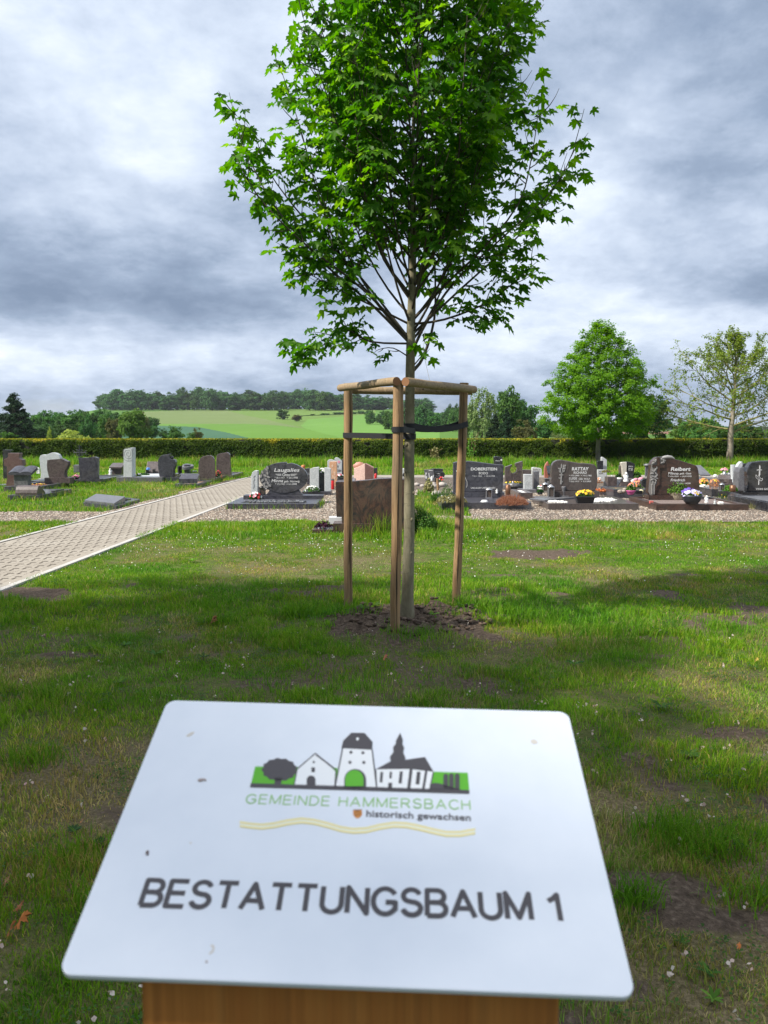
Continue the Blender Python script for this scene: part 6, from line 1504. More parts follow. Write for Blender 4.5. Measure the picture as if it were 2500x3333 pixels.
inscr(o, K3, (1285, 340, 1330, 425), 'In\nLiebe', Yo2, mat=LETTERD); relief(o, K3, [circ(1302, 308, 16, 9)], Yo2, BP, .006, 'rose')
T = GR('gravestone', 'brown granite slab half hidden behind the left stake', K3, 1360, 560); stone(T, K3, [(1336, 560), (1336, 276), (1372, 272), (1392, 300), (1396, 560)], 560, 0, .14, G_BROWN)
candle('grave_candle', 'red grave candle right of the two white stone wings', K3, 1228, 612, 0, .05, .34, REDM, BLACKP, Y=YK(K3, 640))
candle('grave_candle', 'second smaller red grave candle behind the first, next to the orange pillar', K3, 1222, 585, 0, .045, .30, REDM, REDM, Y=YK(K3, 600))
flowers('flower_bowl', 'red and pink flowers with dark bowl under the white wavy pillar', K3, 1310, 520, .1, .16, .12, [(BR, 8), (BP, 6), (BW, 5)], .08, FGD, 40, .06, pot=(bowl(.16, .12), BLACKP), Y=YK(K3, 575))
slb = GR('grave_border', 'grey stone border behind the large swirled stone', K3, 1400, 600, cat='grave border'); slab(slb, K3, 1262, 1490, 590, .14, 1.2, G_GREY, 'frame')
# pink stone
T = GR('gravestone', 'pink folded stone with one pale and one rose face', K4, 140, 790); Yk = YK(K4, 800)
a0, a1, a2 = vp(*K4(8, 790), Yk + .12).x, vp(*K4(140, 790), Yk - .12).x, vp(*K4(244, 790), Yk + .02).x
z0_, z1_, z2_ = vp(*K4(10, 650), Yk + .1).z, vp(*K4(145, 583), Yk - .1).z, vp(*K4(240, 640), Yk).z
b = B(); b.hexa([(a0, Yk + .12, 0), (a1, Yk - .12, 0), (a1 + .02, Yk + .18, 0), (a0, Yk + .34, 0), (a0, Yk + .12, z0_), (a1, Yk - .12, z1_), (a1 + .02, Yk + .18, z1_ - .02), (a0, Yk + .34, z0_ + .02)]); mk('pale_wing', b.mesh('w', bevel=.008), G_PINK, T)
b = B(); b.hexa([(a1 + .004, Yk - .12, 0), (a2, Yk + .02, 0), (a2, Yk + .26, 0), (a1 + .024, Yk + .18, 0), (a1 + .004, Yk - .12, z1_), (a2, Yk + .02, z2_), (a2, Yk + .26, z2_ + .03), (a1 + .024, Yk + .18, z1_)]); mk('rose_wing', b.mesh('w', bevel=.008), G_PINKD, T)
b = B(); b.blob((a1 - .18, Yk + .3, z1_ - .12), .22, .10, .14, 10, 0, .3, 3); mk('rough_top', b, G_PINKD, T)
T = GR('grave_plaque', 'small dark framed plaque and candle right behind the pink stone', K4, 268, 740); stone(T, K4, [(248, 745), (246, 640), (292, 636), (288, 745)], 760, 0, .08, G_BLACK)
candle('grave_candle', 'red and white grave candle right of the pink stone', K4, 268, 735, 0, .06, .26, REDM, REDM, Y=YK(K4, 770))
T = GR('gravestone', 'low white rounded stone with dark opening between front stake and trunk', K4, 600, 745); Yz = YK(K4, 752)
stone(T, K4, [(575, 750), (578, 665), (595, 648), (622, 648), (640, 670), (642, 750)], 0, 0, .25, G_LIGHT, Y=Yz); stone(T, K4, [(590, 750), (594, 712), (612, 692), (630, 712), (632, 750)], 0, 0, .05, BLACKM, 'opening', Y=Yz - .051)

# foreground swirled stone seen from behind
T = GR('grave', 'large dark swirled stone seen from behind on a low plinth, just beyond the stakes', K4, 300, 1400)
Ka = mc(1050, 1180, 2.329)
Yf = YK(Ka, 1312); x0, x1 = vp(*Ka(80, 1310), Yf).x, vp(*Ka(690, 1310), Yf).x
b = B(); b.box(x0, x1, Yf, Yf + .32, -.03, vp(*Ka(300, 1220), Yf).z); mk('plinth', b.mesh('p', bevel=.004), G_AURORA, T); zpl = vp(*Ka(300, 1220), Yf).z
RECTS.append((vp(*K3(975, 1190), Yf).x, vp(*Ka(850, 1320), Yf).x, Yf, Yf + .5))
o, _ = stone(T, Ka, [(106, 1172), (98, 905), (180, 903), (260, 898), (340, 892), (420, 882), (500, 878), (560, 878), (610, 884), (660, 895), (690, 905), (690, 1222), (150, 1222), (148, 1206), (146, 1172)], 0, zpl, .16, G_AURORA, Y=Yf + .05, bev=.006)
b = B(); b.box(x0 - .33, x0 - .003, Yf + .02, Yf + .5, -.03, vp(*K3(1050, 1125), Yf).z); mk('side_border', b.mesh('s', bevel=.004), G_AURORA, T)
b = B(); b.box(x1 + .003, vp(*Ka(850, 1300), Yf).x, Yf + .02, Yf + .5, -.03, vp(*Ka(800, 1290), Yf).z); mk('side_border', b.mesh('s', bevel=.004), G_AURORA, T)
b = B(); p = vp(*K3(1262, 1040), Yf + .22); b.box(vp(*K3(1180, 1040), Yf + .3).x, vp(*K3(1335, 1040), Yf + .3).x, Yf + .33, Yf + .50, zpl - .05, vp(*K3(1260, 975), Yf + .3).z); mk('side_block', b.mesh('s', bevel=.004), simple('marble_plain', (.72, .73, .75), .5), T)
flowers('bedding_plants', 'dark purple leaved plants with small white flowers at the left foot of the swirled stone', K3, 1110, 1120, 0, .16, .12, [(BW, 26)], .028, FSED, 220, .03, Y=Yf + .2, seed=21, cat='plants').location.z = 0
TT = bpy.data.objects[-1] if False else None
p = vp(*K3(1120, 1040), Yf + .22); T = thing('purple_plant', 'dark purple leafy plant above the small white flowers', 'plant', (p.x, p.y, .1)); plant(T, (p.x, p.y, .10), .15, .10, .10, FPUR, 240, .040, 5)
p = vp(*Ka(785, 1285), Yf + .22); T = thing('shrub', 'dense dark green low shrub right of the maple trunk beside the swirled stone', 'bush', (p.x, p.y, .05))
plant(T, (p.x - .02, p.y, .04), .22, .20, .30, FG, 2600, .030, 6); plant(T, (p.x - .12, p.y + .05, .25), .12, .14, .22, FG, 1100, .045, 7, True, 'needles')
p = vp(*Ka(450, 1310), Yf - .08)
def tuft(name, label, x, y, n, h, w, seed, mat=None, rad=.06):
    r_ = np.random.default_rng(seed); a = r_.normal(0, rad, n); c_ = r_.normal(0, rad * .6, n)
    V, q_, t_, rn, dr = blades(x + a, y + c_, np.zeros(n), h * r_.uniform(.5, 1.1, n), w * r_.uniform(.7, 1.2, n), r_.uniform(.1, .75, n), r_.uniform(0, 1, n), r_.uniform(0, .5, n) * (r_.uniform(0, 1, n) > .6), r_)
    mk(name, np_mesh(name, V, [q_, t_], attrs={'rnd': rn, 'dry': dr}), mat or M_BLADE, label=label, cat='weeds')
tuft('weed_tuft', 'tall loose weed grass leaning against the middle of the swirled stone', p.x, p.y, 110, .42, .007, 3, rad=.10)
p = vp(*Ka(290, 1310), Yf - .08); tuft('weed_tuft', 'shorter weed tuft at the left half of the swirled stone plinth', p.x, p.y, 70, .22, .007, 4, rad=.09)
p = vp(*Ka(600, 1310), Yf - .08); tuft('weed_tuft', 'weed tuft between front stake and maple trunk at the plinth', p.x, p.y, 50, .20, .007, 5, rad=.06)

# plaques with red flowers, behind the trunk
T = GR('grave_plaque', 'grey plaque with a light leaf pattern leaning beside a dark lettered plaque', K4, 920, 800); Yv = YK(K4, 812)
o, _ = stone(T, K4, [(868, 800), (848, 658), (962, 652), (980, 795)], 0, .05, .06, G_GREY, 'plaque', Y=Yv)
relief(o, K4, [[(868, 690), (885, 700), (872, 730), (888, 745), (880, 770), (862, 760)], [(905, 665), (955, 668), (955, 675), (905, 672)], [(920, 790), (960, 720), (968, 730), (950, 790)], [(900, 700), (912, 700), (925, 790), (915, 790)]], Yv, LETTER, .006, 'leaf_pattern', 0)
T = GR('grave_plaque', 'small black lettered plaque tilted on a stand', K4, 1020, 790)
o, _ = stone(T, K4, [(990, 788), (978, 682), (1050, 682), (1060, 785)], 0, .12, .05, G_BLACK, 'plaque', Y=Yv + .1)
for i, (s_, a, c_) in enumerate((('Unvergessen', 698, 712), ('in Liebe', 718, 730), ('und', 738, 748), ('Dankbarkeit', 756, 768))): inscr(o, K4, (992 + i, a, 1042 + i, c_), s_, Yv + .1, bold=.0)
b = B(); pz = vp(*K4(1020, 790), Yv + .1); b.box(pz.x - .1, pz.x + .1, Yv + .1, Yv + .3, 0, .13); mk('stand', b, G_BROWN, T)
T = GR('gravestone', 'black slanted stone behind the lettered plaques', K4, 1010, 760); stone(T, K4, [(960, 760), (938, 645), (1078, 648), (1065, 760)], 772, 0, .1, G_BLACK)
T = GR('gravestone', 'black round edged disc stone right of the lettered plaque', K4, 1075, 770); stone(T, K4, [(1050, 772), (1055, 690), (1075, 684), (1095, 697), (1100, 722), (1090, 750), (1082, 772)], 790, 0, .1, G_BLACK)
flowers('flowers', 'red flowers under the lettered plaques', K4, 1060, 812, .05, .10, .12, [(BR, 14), (BW, 4)], .08, FG, 40, .05, Y=Yv - .1)
figure('small white angel figurine between the plaques', K4, 940, 800, .06, .22, Y=Yv - .08)
stn = GR('boulders', 'row of pale field stones edging the grave with the plaques', K4, 1030, 850, cat='stones')
for i, (xx, yy, s_) in enumerate(((965, 885, .11), (1000, 880, .10), (1065, 868, .14), (995, 975, .12), (960, 850, .09), (1090, 860, .10), (760, 860, .10), (830, 870, .08))):
    p = gp(*K4(xx, yy)); b = B(); b.blob((p.x, p.y, s_ * .45), s_, s_ * .8, s_ * .62, 9, 0, .35, i); mk('stone', b, simple('field_stone', (.42, .38, .34), .9), stn)
b = B(); p = gp(*K4(1018, 915)); b.tube([(p.x, p.y, 0), (p.x - .02, p.y, .34)], .035, 7); mk('wooden_post', b, M_STAKE, label='short reddish wooden post among the field stones', cat='post')
flowers('shrub', 'yellowish green small shrub behind the maple trunk', K4, 905, 950, 0, .20, .42, [], .05, FSED, 380, .07, cat='bush')
flowers('shrub', 'feathery green bush left of the right stake', K4, 1130, 1000, 0, .26, .48, [], .05, FG, 420, .08, cat='bush', spiky=True, ry=.2)
flowers('grave_plants', 'long leaved green plant beside the feathery bush', K4, 985, 1060, 0, .18, .26, [], .05, FG, 140, .2, cat='plants', spiky=True)

# ===== RIGHT GROUP =====
# R1 wide stone
T = GR('grave', 'wide blue grey stone with gently sloping top and a flat slab, behind the right stake', K5, 800, 990)
x0, x1, ya, yb, zt_ = slab(T, K5, 182, 1562, 992, .15, 1.85, G_BLUE); Ys = YK(K5, 800, zt_)
b = B(); b.box(vp(*K5(345, 790), Ys).x, vp(*K5(1150, 790), Ys).x, Ys, Ys + .30, zt_, vp(*K5(700, 722), Ys).z); mk('plinth', b.mesh('p', bevel=.004), G_BLUE, T); zp = vp(*K5(700, 722), Ys).z
o, _ = stone(T, K5, [(358, 722), (358, 266), (420, 252), (520, 243), (620, 242), (760, 258), (900, 278), (1020, 292), (1138, 302), (1120, 722)], 0, zp, .15, G_BLUE, Y=Ys + .05, bev=.012); Yi = Ys + .05
inscr(o, K5, (628, 340, 1034, 386), 'DOBERSTEIN', Yi, bold=.03); inscr(o, K5, (752, 408, 892, 446), 'BODO', Yi, bold=.01)
inscr(o, K5, (648, 462, 800, 482), '* 9.11.1933', Yi); inscr(o, K5, (836, 462, 998, 482), '+ 12.12.1998', Yi); inscr(o, K5, (628, 642, 1004, 668), 'UNS ALLEN UNVERGESSEN', Yi)
b = B(); b.tube([vp(*K5(a, c_), Yi) for a, c_ in ((545, 430), (538, 480), (552, 520), (570, 560), (572, 610), (562, 650))], .004, 4); b.tube([vp(*K5(a, c_), Yi) for a, c_ in ((405, 400), (440, 380), (480, 400), (545, 398))], .014, 5); mk('branch_relief', b, LETTER, o)
lantern('lantern', 'steel grave lantern with black square foot on the slab of the wide blue grey stone', K5, 905, 812, zt_, .20, .36, STEEL)
b = B(); p = gp(*K5(838, 870), zt_); b.lathe(tuple(p), [(.080, 0), (.085, .008), (.06, .014), (.06, .035), (.03, .04)], 18); mk('candle_dish', b, WHITEP, label='round white dish lying on the slab before the steel lantern', cat='dish')
figure('small white seated angel figurine at the right end of the wide stone', K5, 1030, 730, zp - .02, .17, Y=Ys - .02)
flowers('shrub', 'clipped green and reddish shrubs at the left end of the slab behind the right stake', K5, 330, 880, zt_, .55, .30, [(BW, 16)], .03, FSED, 900, .055, ry=.3, cat='bush')
flowers('shrub', 'feathery light green plant above the clipped shrubs at the left end of the wide stone', K5, 255, 800, zt_, .26, .42, [], .03, FG, 500, .09, ry=.2, cat='bush', spiky=True)
flowers('heather', 'orange brown dry heather cushion at the right end of the slab', K5, 1265, 895, zt_, .52, .32, [], .03, FHEA, 2200, .10, ry=.32, cat='heather', spiky=True)
candle('lantern', 'bronze cylindrical grave lantern behind the heather', K5, 1200, 760, zt_, .10, .38, BRONZE, cat='grave lantern')
# R2 black stele
T = GR('gravestone', 'small black stele with flower carving behind the wide blue grey stone', K5, 1052, 420); Yt = YK(K5, 425)
o, _ = stone(T, K5, [(985, 430), (985, 182), (1000, 172), (1060, 170), (1118, 180), (1120, 430)], 0, 0, .2, G_BLACK, Y=Yt); inscr(o, K5, (1010, 225, 1075, 245), 'Hanne', Yt); relief(o, K5, [circ(1100, 222, 15, 8)], Yt, LETTER, .004, 'flower_carving')
# R3 two winged stone
T = GR('gravestone', 'taupe stone of two slanting wings with a round gap holding a plant', K5, 1290, 690); Yu = YK(K5, 690)
slab(T, K5, 1170, 1450, 690, .10, .8, G_BLUE, 'base')
stone(T, K5, [(1158, 650), (1158, 335), (1265, 294), (1270, 310), (1245, 335), (1236, 365), (1244, 400), (1268, 425), (1268, 650)], 0, .10, .14, G_BROWN, 'wing', Y=Yu + .25)
stone(T, K5, [(1272, 650), (1272, 428), (1300, 428), (1330, 410), (1345, 375), (1342, 340), (1318, 310), (1315, 276), (1428, 240), (1430, 300), (1415, 450), (1420, 650)], 0, .10, .14, G_BROWN, 'wing', Y=Yu + .25)
pw = vp(*K5(1288, 415), Yu + .3); Tp = thing('potted_plant', 'reddish green plant in the round gap of the winged stone', 'plant', tuple(pw)); plant(Tp, tuple(pw), .16, .1, .26, FSED, 160, .06, 4, True)
flowers('planter_box', 'grey box of yellow pansies before the winged stone', K5, 1290, 640, .10, .40, .07, [(BY, 46)], .055, FG, 180, .05, ry=.10, Y=Yu + .02, pot=([(.42, 0), (.44, .16), (.40, .16)], G_GREY, 4, 1, .45), cat='planter')
candle('grave_candle', 'glass grave light before the yellow pansy box', K5, 1276, 660, .10, .05, .26, STEEL, Y=Yu - .05)
T = GR('gravestone', 'dark brown rectangular stone right behind the winged stone', K5, 1490, 640); stone(T, K5, [(1425, 640), (1425, 375), (1564, 378), (1562, 640)], 642, 0, .14, G_BROWN)
# R4 grey pillars
T = GR('stone_pillar', 'short rough light grey pillar, left one of the pair beside the double stone', K5, 1515, 715); stone(T, K5, [(1452, 708), (1452, 446), (1580, 448), (1582, 708)], 712, .03, .16, G_LIGHT, 'pillar')
slab(T, K5, 1400, 1640, 740, .10, .5, G_GREY, 'base')
T = GR('stone_pillar', 'taller grey pillar, right one of the pair beside the double stone', K6, 220, 700); stone(T, K6, [(182, 700), (180, 402), (262, 404), (264, 700)], 703, .03, .2, G_GREY, 'pillar')
slb = GR('grave_border', 'dark low border with white pebbles left of the double stone', K6, 90, 830, cat='grave border'); slab(slb, K6, -60, 160, 835, .16, 1.1, G_BROWN, 'frame', hollow=(.1, PEBW, .02))
# R5 grey white plaque
T = GR('grave_plaque', 'light grey lettered plaque on the back row left of the red leaf stone', K6, 230, 470); Yq = YK(K6, 478)
o, _ = stone(T, K6, [(150, 470), (148, 345), (180, 335), (290, 352), (302, 375), (300, 470)], 0, 0, .15, G_LIGHT, Y=Yq); inscr(o, K6, (170, 362, 280, 400), 'Ruhe in\nFrieden', Yq, mat=LETTERD)
# R6 red leaf stone
T = GR('gravestone', 'red leaf shaped pointed stone behind the double stone', K6, 390, 490); Yq = YK(K6, 505)
stone(T, K6, [(350, 500), (346, 420), (348, 340), (360, 300), (396, 246), (410, 330), (404, 430), (400, 500)], 0, 0, .16, G_RSTONE, 'leaf', Y=Yq)
stone(T, K6, [(404, 500), (406, 430), (412, 330), (400, 256), (422, 300), (436, 350), (440, 420), (444, 500)], 0, 0, .16, G_PINKD, 'leaf', Y=Yq + .1)
desk(GR('grave_plaque', 'dark slanted tablet beside the red leaf stone', K6, 425, 480), vp(*K6(392, 450), Yq - .3).x, vp(*K6(470, 450), Yq - .3).x, Yq - .3, .18, .42, .25, 0, G_BLACK)
T = GR('gravestone', 'black upright slabs left behind the double stone', K6, 400, 650); Yq = YK(K6, 672); stone(T, K6, [(352, 672), (355, 512), (440, 512), (450, 672)], 0, 0, .12, G_BLACK, Y=Yq); stone(T, K6, [(390, 672), (390, 558), (425, 558), (425, 672)], 0, 0, .1, G_GREY, 'front_slab', Y=Yq - .11)
lantern('lantern', 'grey metal lantern, rear one of the two left of the double stone', K6, 350, 712, .1, .19, .36, STEEL)
lantern('lantern', 'grey metal lantern, front one of the two left of the double stone', K6, 438, 805, .14, .21, .46, STEEL)
flowers('flower_bowl', 'white and red flowers in a bowl behind the two lanterns', K6, 285, 690, .08, .15, .10, [(BW, 12), (BR, 6)], .08, FG, 40, .06, pot=(bowl(.15, .1), WHITEP))
flowers('potted_plant', 'green plant in a dark pot left of the rear lantern', K6, 275, 755, .05, .14, .12, [], .06, FGD, 120, .07, pot=(cyl(.12, .12), BLACKP), cat='plant')
# R9 double stone
T = GR('grave', 'wide taupe double stone with chalice and rose relief and white pebble bed', K6, 900, 1000)
x0, x1, ya, yb, zt_ = slab(T, K6, 400, 1796, 1003, .14, 1.75, G_RATT); Ys = YK(K6, 800, zt_)
b = B(); b.box(vp(*K6(480, 800), Ys).x, vp(*K6(1190, 800), Ys).x, Ys, Ys + .34, zt_, vp(*K6(800, 706), Ys).z); mk('plinth', b.mesh('p', bevel=.004), G_RATT, T); zp = vp(*K6(800, 706), Ys).z
o, _ = stone(T, K6, [(500, 706), (480, 640), (450, 580), (440, 540), (452, 500), (446, 430), (452, 370), (460, 300), (490, 255), (540, 228), (600, 222), (680, 234), (780, 256), (880, 272), (980, 276), (1070, 284), (1110, 294), (1140, 320), (1150, 370), (1160, 450), (1165, 560), (1150, 640), (1125, 706)], 0, zp, .16, G_RATT, Y=Ys + .06, bev=.018); Yi = Ys + .06
inscr(o, K6, (765, 334, 1028, 386), 'RATTAY', Yi, bold=.03, shear=.1); inscr(o, K6, (792, 400, 996, 438), 'RICHARD', Yi, bold=.012); inscr(o, K6, (720, 452, 880, 476), '* 17.5.1909', Yi); inscr(o, K6, (904, 452, 1070, 476), '+ 14.12.1985', Yi)
inscr(o, K6, (722, 490, 846, 526), 'LUISE', Yi, bold=.012); inscr(o, K6, (870, 500, 1044, 530), 'GEB. WOLF', Yi, bold=.006); inscr(o, K6, (720, 542, 876, 564), '* 22.2.1913', Yi); inscr(o, K6, (904, 542, 1062, 564), '+ 3.5.2005', Yi)
relief(o, K6, [[(605, 278), (614, 300), (616, 350), (612, 430), (598, 430), (596, 350), (596, 300)], [(552, 346), (656, 346), (654, 362), (632, 370), (618, 420), (592, 420), (576, 372), (556, 362)], [(594, 430), (612, 430), (606, 600), (584, 600)], [(560, 380), (578, 384), (590, 420), (572, 416)], [(636, 384), (656, 378), (652, 404), (622, 416)], [(575, 440), (600, 452), (596, 470), (574, 462)], [(620, 440), (636, 456), (616, 466)], [(560, 490), (590, 500), (586, 515), (562, 508)], [(606, 540), (626, 560), (618, 570), (602, 556)], circ(640, 330, 16, 8), circ(662, 310, 14, 7), circ(636, 306, 11, 7), [(655, 345), (668, 330), (660, 372), (650, 376)]], Yi, REL, .012)
b = B(); q = [gp(*K6(a, c_), zt_) for a, c_ in ((365, 868), (850, 812), (860, 842), (560, 868))]
pa = [gp(*K6(a, c_), zt_) for a, c_ in ((405, 884), (700, 893), (640, 872), (430, 862))]; pb_ = [gp(*K6(a, c_), zt_) for a, c_ in ((1095, 880), (1330, 872), (1460, 850), (1380, 828), (1110, 828))]
for P_ in (pa, pb_): b.add([(v.x, v.y, zt_ + .004) for v in P_], [tuple(range(len(P_)))])
mk('bed', b, PEBW, T)
for i, P_ in enumerate((pa, pb_)):
    xs_, ys_ = [v.x for v in P_], [v.y for v in P_]; stones_pile(T, min(xs_), max(xs_), min(ys_), max(ys_), zt_ + .004, 320, .030, [PEBW, simple('pebble_ivory', (.66, .64, .60), .7)], 9 + i, 'pebbles', lambda x, y: inpoly([x], [y], [(v.x, v.y) for v in P_])[0])
b = B(); w_ = [gp(*K6(a, c_), zt_) for a, c_ in ((200, 800), (850, 812), (350, 866))]; b.hexa([(w_[2].x, w_[2].y, zt_ - .0), (w_[1].x, w_[1].y - .06, zt_), (w_[1].x, w_[1].y, zt_), (w_[2].x - .25, w_[2].y + .4, zt_), (w_[2].x, w_[2].y, zt_ + .035), (w_[1].x, w_[1].y - .06, zt_ + .035), (w_[1].x, w_[1].y, zt_ + .035), (w_[2].x - .25, w_[2].y + .4, zt_ + .035)]); mk('cover_slab', b.mesh('c', bevel=.004), G_GREY, T)
Tv = GR('stone_vase', 'grey carved stone vase on a square foot before the double stone', K6, 640, 800, cat='vase', z=zt_); p = gp(*K6(640, 800), zt_)
b = B(); b.box(p.x - .10, p.x + .10, p.y - .05, p.y + .11, zt_, zt_ + .035); mk('foot', b.mesh('f', bevel=.006), G_GREY, Tv); b = B(); b.lathe((p.x, p.y + .03, zt_ + .035), [(.032, 0), (.034, .08), (.038, .13), (.048, .18), (.046, .205), (.036, .205), (.03, .19)], 14); mk('vase', b, G_GREY, Tv)
T = GR('planter', 'black trough of bright yellow pansies on the front edge of the double stone grave', K6, 975, 895, cat='planter', z=zt_); p = gp(*K6(975, 893), zt_)
W2, D2, H2 = .19, .08, .14; b = B(); b.hexa([(p.x - W2 * .84, p.y, zt_), (p.x + W2 * .84, p.y, zt_), (p.x + W2 * .84, p.y + D2 * 1.6, zt_), (p.x - W2 * .84, p.y + D2 * 1.6, zt_), (p.x - W2, p.y - .03, zt_ + H2), (p.x + W2, p.y - .03, zt_ + H2), (p.x + W2, p.y + D2 * 1.8, zt_ + H2), (p.x - W2, p.y + D2 * 1.8, zt_ + H2)]); b.box(p.x - W2 - .015, p.x + W2 + .015, p.y - .045, p.y + D2 * 1.8 + .015, zt_ + H2 - .02, zt_ + H2 + .006)
mk('trough', b.mesh('t', bevel=.006), BLACKP, T); plant(T, (p.x, p.y + .07, zt_ + H2), .18, .08, .07, FG, 200, .04, 9); blooms(T, (p.x, p.y + .06, zt_ + H2 + .02), .19, .08, .10, [(BY, 40), (simple('bloom_orange_eye', (.45, .20, .02), .6), 5)], .062, 10)
# R10
T = GR('gravestone', 'pale grey pointed stone with a black slab behind the double stone', K6, 1230, 540); Yq = YK(K6, 545)
stone(T, K6, [(1222, 545), (1222, 185), (1240, 176), (1285, 205), (1306, 225), (1308, 545)], 0, 0, .12, G_LIGHT, Y=Yq); stone(T, K6, [(1160, 545), (1160, 245), (1185, 232), (1250, 236), (1250, 545)], 0, 0, .14, G_BLACK, 'front_slab', Y=Yq - .2)
T = GR('grave_plaque', 'light lettered plaque below the pale pointed stone', K6, 1230, 470); o, Yq2 = stone(T, K6, [(1165, 560), (1165, 372), (1302, 375), (1302, 560)], 575, 0, .1, G_LIGHT, 'plaque'); inscr(o, K6, (1180, 395, 1285, 440), 'Wir denken\nan euch', Yq2, mat=LETTERD)
flowers('grave_plants', 'mixed white and brown dried flowers left under the light plaque', K6, 1185, 560, .1, .18, .26, [(BW, 14), (BO, 8), (BR, 3)], .06, FHEA, 90, .06, Y=YK(K6, 640))
# R11 slanted black tablet
T = GR('slanted_tablet', 'big slanting black tablet on a brown pedestal with things on top', K6, 1380, 725); Yq = YK(K6, 725)
b = B(); xp = vp(*K6(1385, 725), Yq); b.box(xp.x - .12, xp.x + .12, Yq, Yq + .3, 0, .40); mk('pedestal', b.mesh('p', bevel=.005), G_BROWN, T)
q = [vp(*K6(a, c_), Yq + d) for a, c_, d in ((1222, 690, -.05), (1450, 690, -.05), (1540, 540, .45), (1285, 520, .45))]; nz_ = Vector((0, -.12, .10))
b = B(); b.plate([q[0], q[1], q[2], q[3]], (0, .5, -.86), -.06); mk('tablet', b.mesh('t', bevel=.006), G_BLACK, T)
slab(T, K6, 1195, 1400, 772, .10, 1.0, G_BROWN, 'base')
b = B(); p = vp(*K6(1490, 520), Yq + .45); b.lathe((p.x, p.y, p.z - .02), [(.06, 0), (.085, .02), (.085, .055), (.075, .06)], 16); mk('bowl', b, WHITEP, label='white bowl on the top edge of the slanting black tablet', cat='bowl')
figure('small white angel figurine on the slanting black tablet', K6, 1380, 505, vp(*K6(1380, 500), Yq + .4).z - .02, .17, Y=Yq + .4)
flowers('moss_bowl', 'green leafy plant on top of the slanting black tablet', K6, 1290, 490, .5, .20, .12, [], .05, FSED, 160, .06, Y=Yq + .45, cat='plant').location.z += 0
b = B(); p = gp(*K6(1220, 715), .11); r_ = random.Random(8)
for k in range(40): a = r_.uniform(0, 6.28); b.tube([(p.x + r_.gauss(0, .13), p.y, .11), (p.x + r_.gauss(0, .20), p.y + r_.gauss(0, .08), .11 + r_.uniform(.02, .09))], .010, 4)
mk('bark_mulch', b, simple('orange_bark', (.55, .18, .06), .9), label='orange bark and twigs at the foot of the slanting tablet', cat='bark')
# R12 beige and dark
T = GR('gravestone', 'stone of a beige rough half and a dark lettered half', K7, 240, 640); Yq = YK(K7, 650)
stone(T, K7, [(160, 640), (140, 400), (122, 315), (150, 302), (222, 298), (222, 400), (210, 640)], 0, 0, .18, G_BEIGE, 'beige_half', Y=Yq)
o, _ = stone(T, K7, [(212, 640), (224, 400), (224, 290), (250, 288), (320, 305), (370, 338), (368, 400), (345, 520), (330, 640)], 0, 0, .14, G_BLACK, 'dark_half', Y=Yq + .03)
inscr(o, K7, (248, 362, 332, 384), 'Anton', Yq + .03, shear=.2); inscr(o, K7, (250, 400, 328, 420), 'Gertrud', Yq + .03, shear=.2); inscr(o, K7, (245, 430, 332, 450), '1931   2009', Yq + .03)
stone(T, K7, [(96, 640), (94, 370), (130, 345), (140, 420), (156, 640)], 0, 0, .14, G_BROWN, 'side_half', Y=Yq + .12)
flowers('shrub', 'small green bush left of the beige and dark stone', K7, 75, 600, 0, .20, .50, [(BR, 3)], .05, FGD, 260, .09, Y=Yq, cat='bush')
flowers('potted_plant', 'green plant in a white pot right of the beige and dark stone', K7, 400, 600, .05, .22, .34, [], .05, FG, 220, .09, Y=Yq + .1, pot=(cyl(.14, .14), WHITEP), cat='plant')
# R13 toys and flowers
T = GR('grave', 'small grave on a raised dark slab crowded with figurines', K7, 300, 940)
slab(T, K7, -20, 620, 960, .22, 1.1, G_BLUE, hollow=(.1, simple('moss_bed', (.09, .08, .05), .95), .02)); Yq = YK(K7, 940)
slab(T, K7, 115, 420, 740, .2, .5, G_BROWN, 'step', z0=.1, rect=False)
figure('white kneeling angel figurine on the crowded small grave', K7, 205, 660, .30, .42, Y=Yq + 1.3)
for i, (xx, yy, s_, m_, l_) in enumerate(((345, 640, .12, PEBW, 'whitish stone heart, left of the pink ones on the crowded grave'), (470, 610, .12, BP, 'pink round ornament on the crowded grave'), (405, 685, .13, simple('toy_blue', (.20, .45, .75), .5), 'light blue ornament in the middle of the crowded grave'), (440, 655, .08, BO, 'orange ornament behind the light blue one'), (380, 620, .10, BP, 'pale pink ornament behind the whitish stone heart'))):
    p = vp(*K7(xx, yy), Yq + .9 - i * .05); b = B(); s_ *= .55; b.blob(p, s_, s_ * .7, s_ * .8, 10, 0, .35, i); b.blob((p.x + s_ * .5, p.y, p.z + s_ * .45), s_ * .45, s_ * .4, s_ * .4, 8, 0, .2, i); mk('ornament', b, m_, label=l_, cat='ornament')
flowers('flowers', 'orange and coral flowers with green leaves behind the pink pot', K7, 390, 790, .22, .34, .24, [(BO, 34), (simple('bloom_coral', (.60, .22, .16), .6), 20)], .075, FG, 120, .08, Y=Yq + .35)
flowers('flower_bowl', 'bright pink pot with green leaves and pink blooms', K7, 290, 880, .20, .17, .24, [(BP, 8)], .07, FG, 160, .08, pot=([(.10, 0), (.17, .12), (.19, .14), (.18, .155), (.16, .15)], PINKPOT), cat='flower pot')
b = B()
for i, (xx, yy) in enumerate(((95, 850), (130, 840), (165, 850), (200, 840), (180, 820), (110, 870))): p = gp(*K7(xx, yy), .2); b.blob((p.x, p.y, .23), .055, .05, .04, 8, i % 2, .4, i)
mk('decor_stones', b, [simple('stone_tan', (.36, .30, .25), .9), simple('stone_dk', (.14, .12, .10), .9)], label='rough tan and dark stones left of the pink pot', cat='stones')
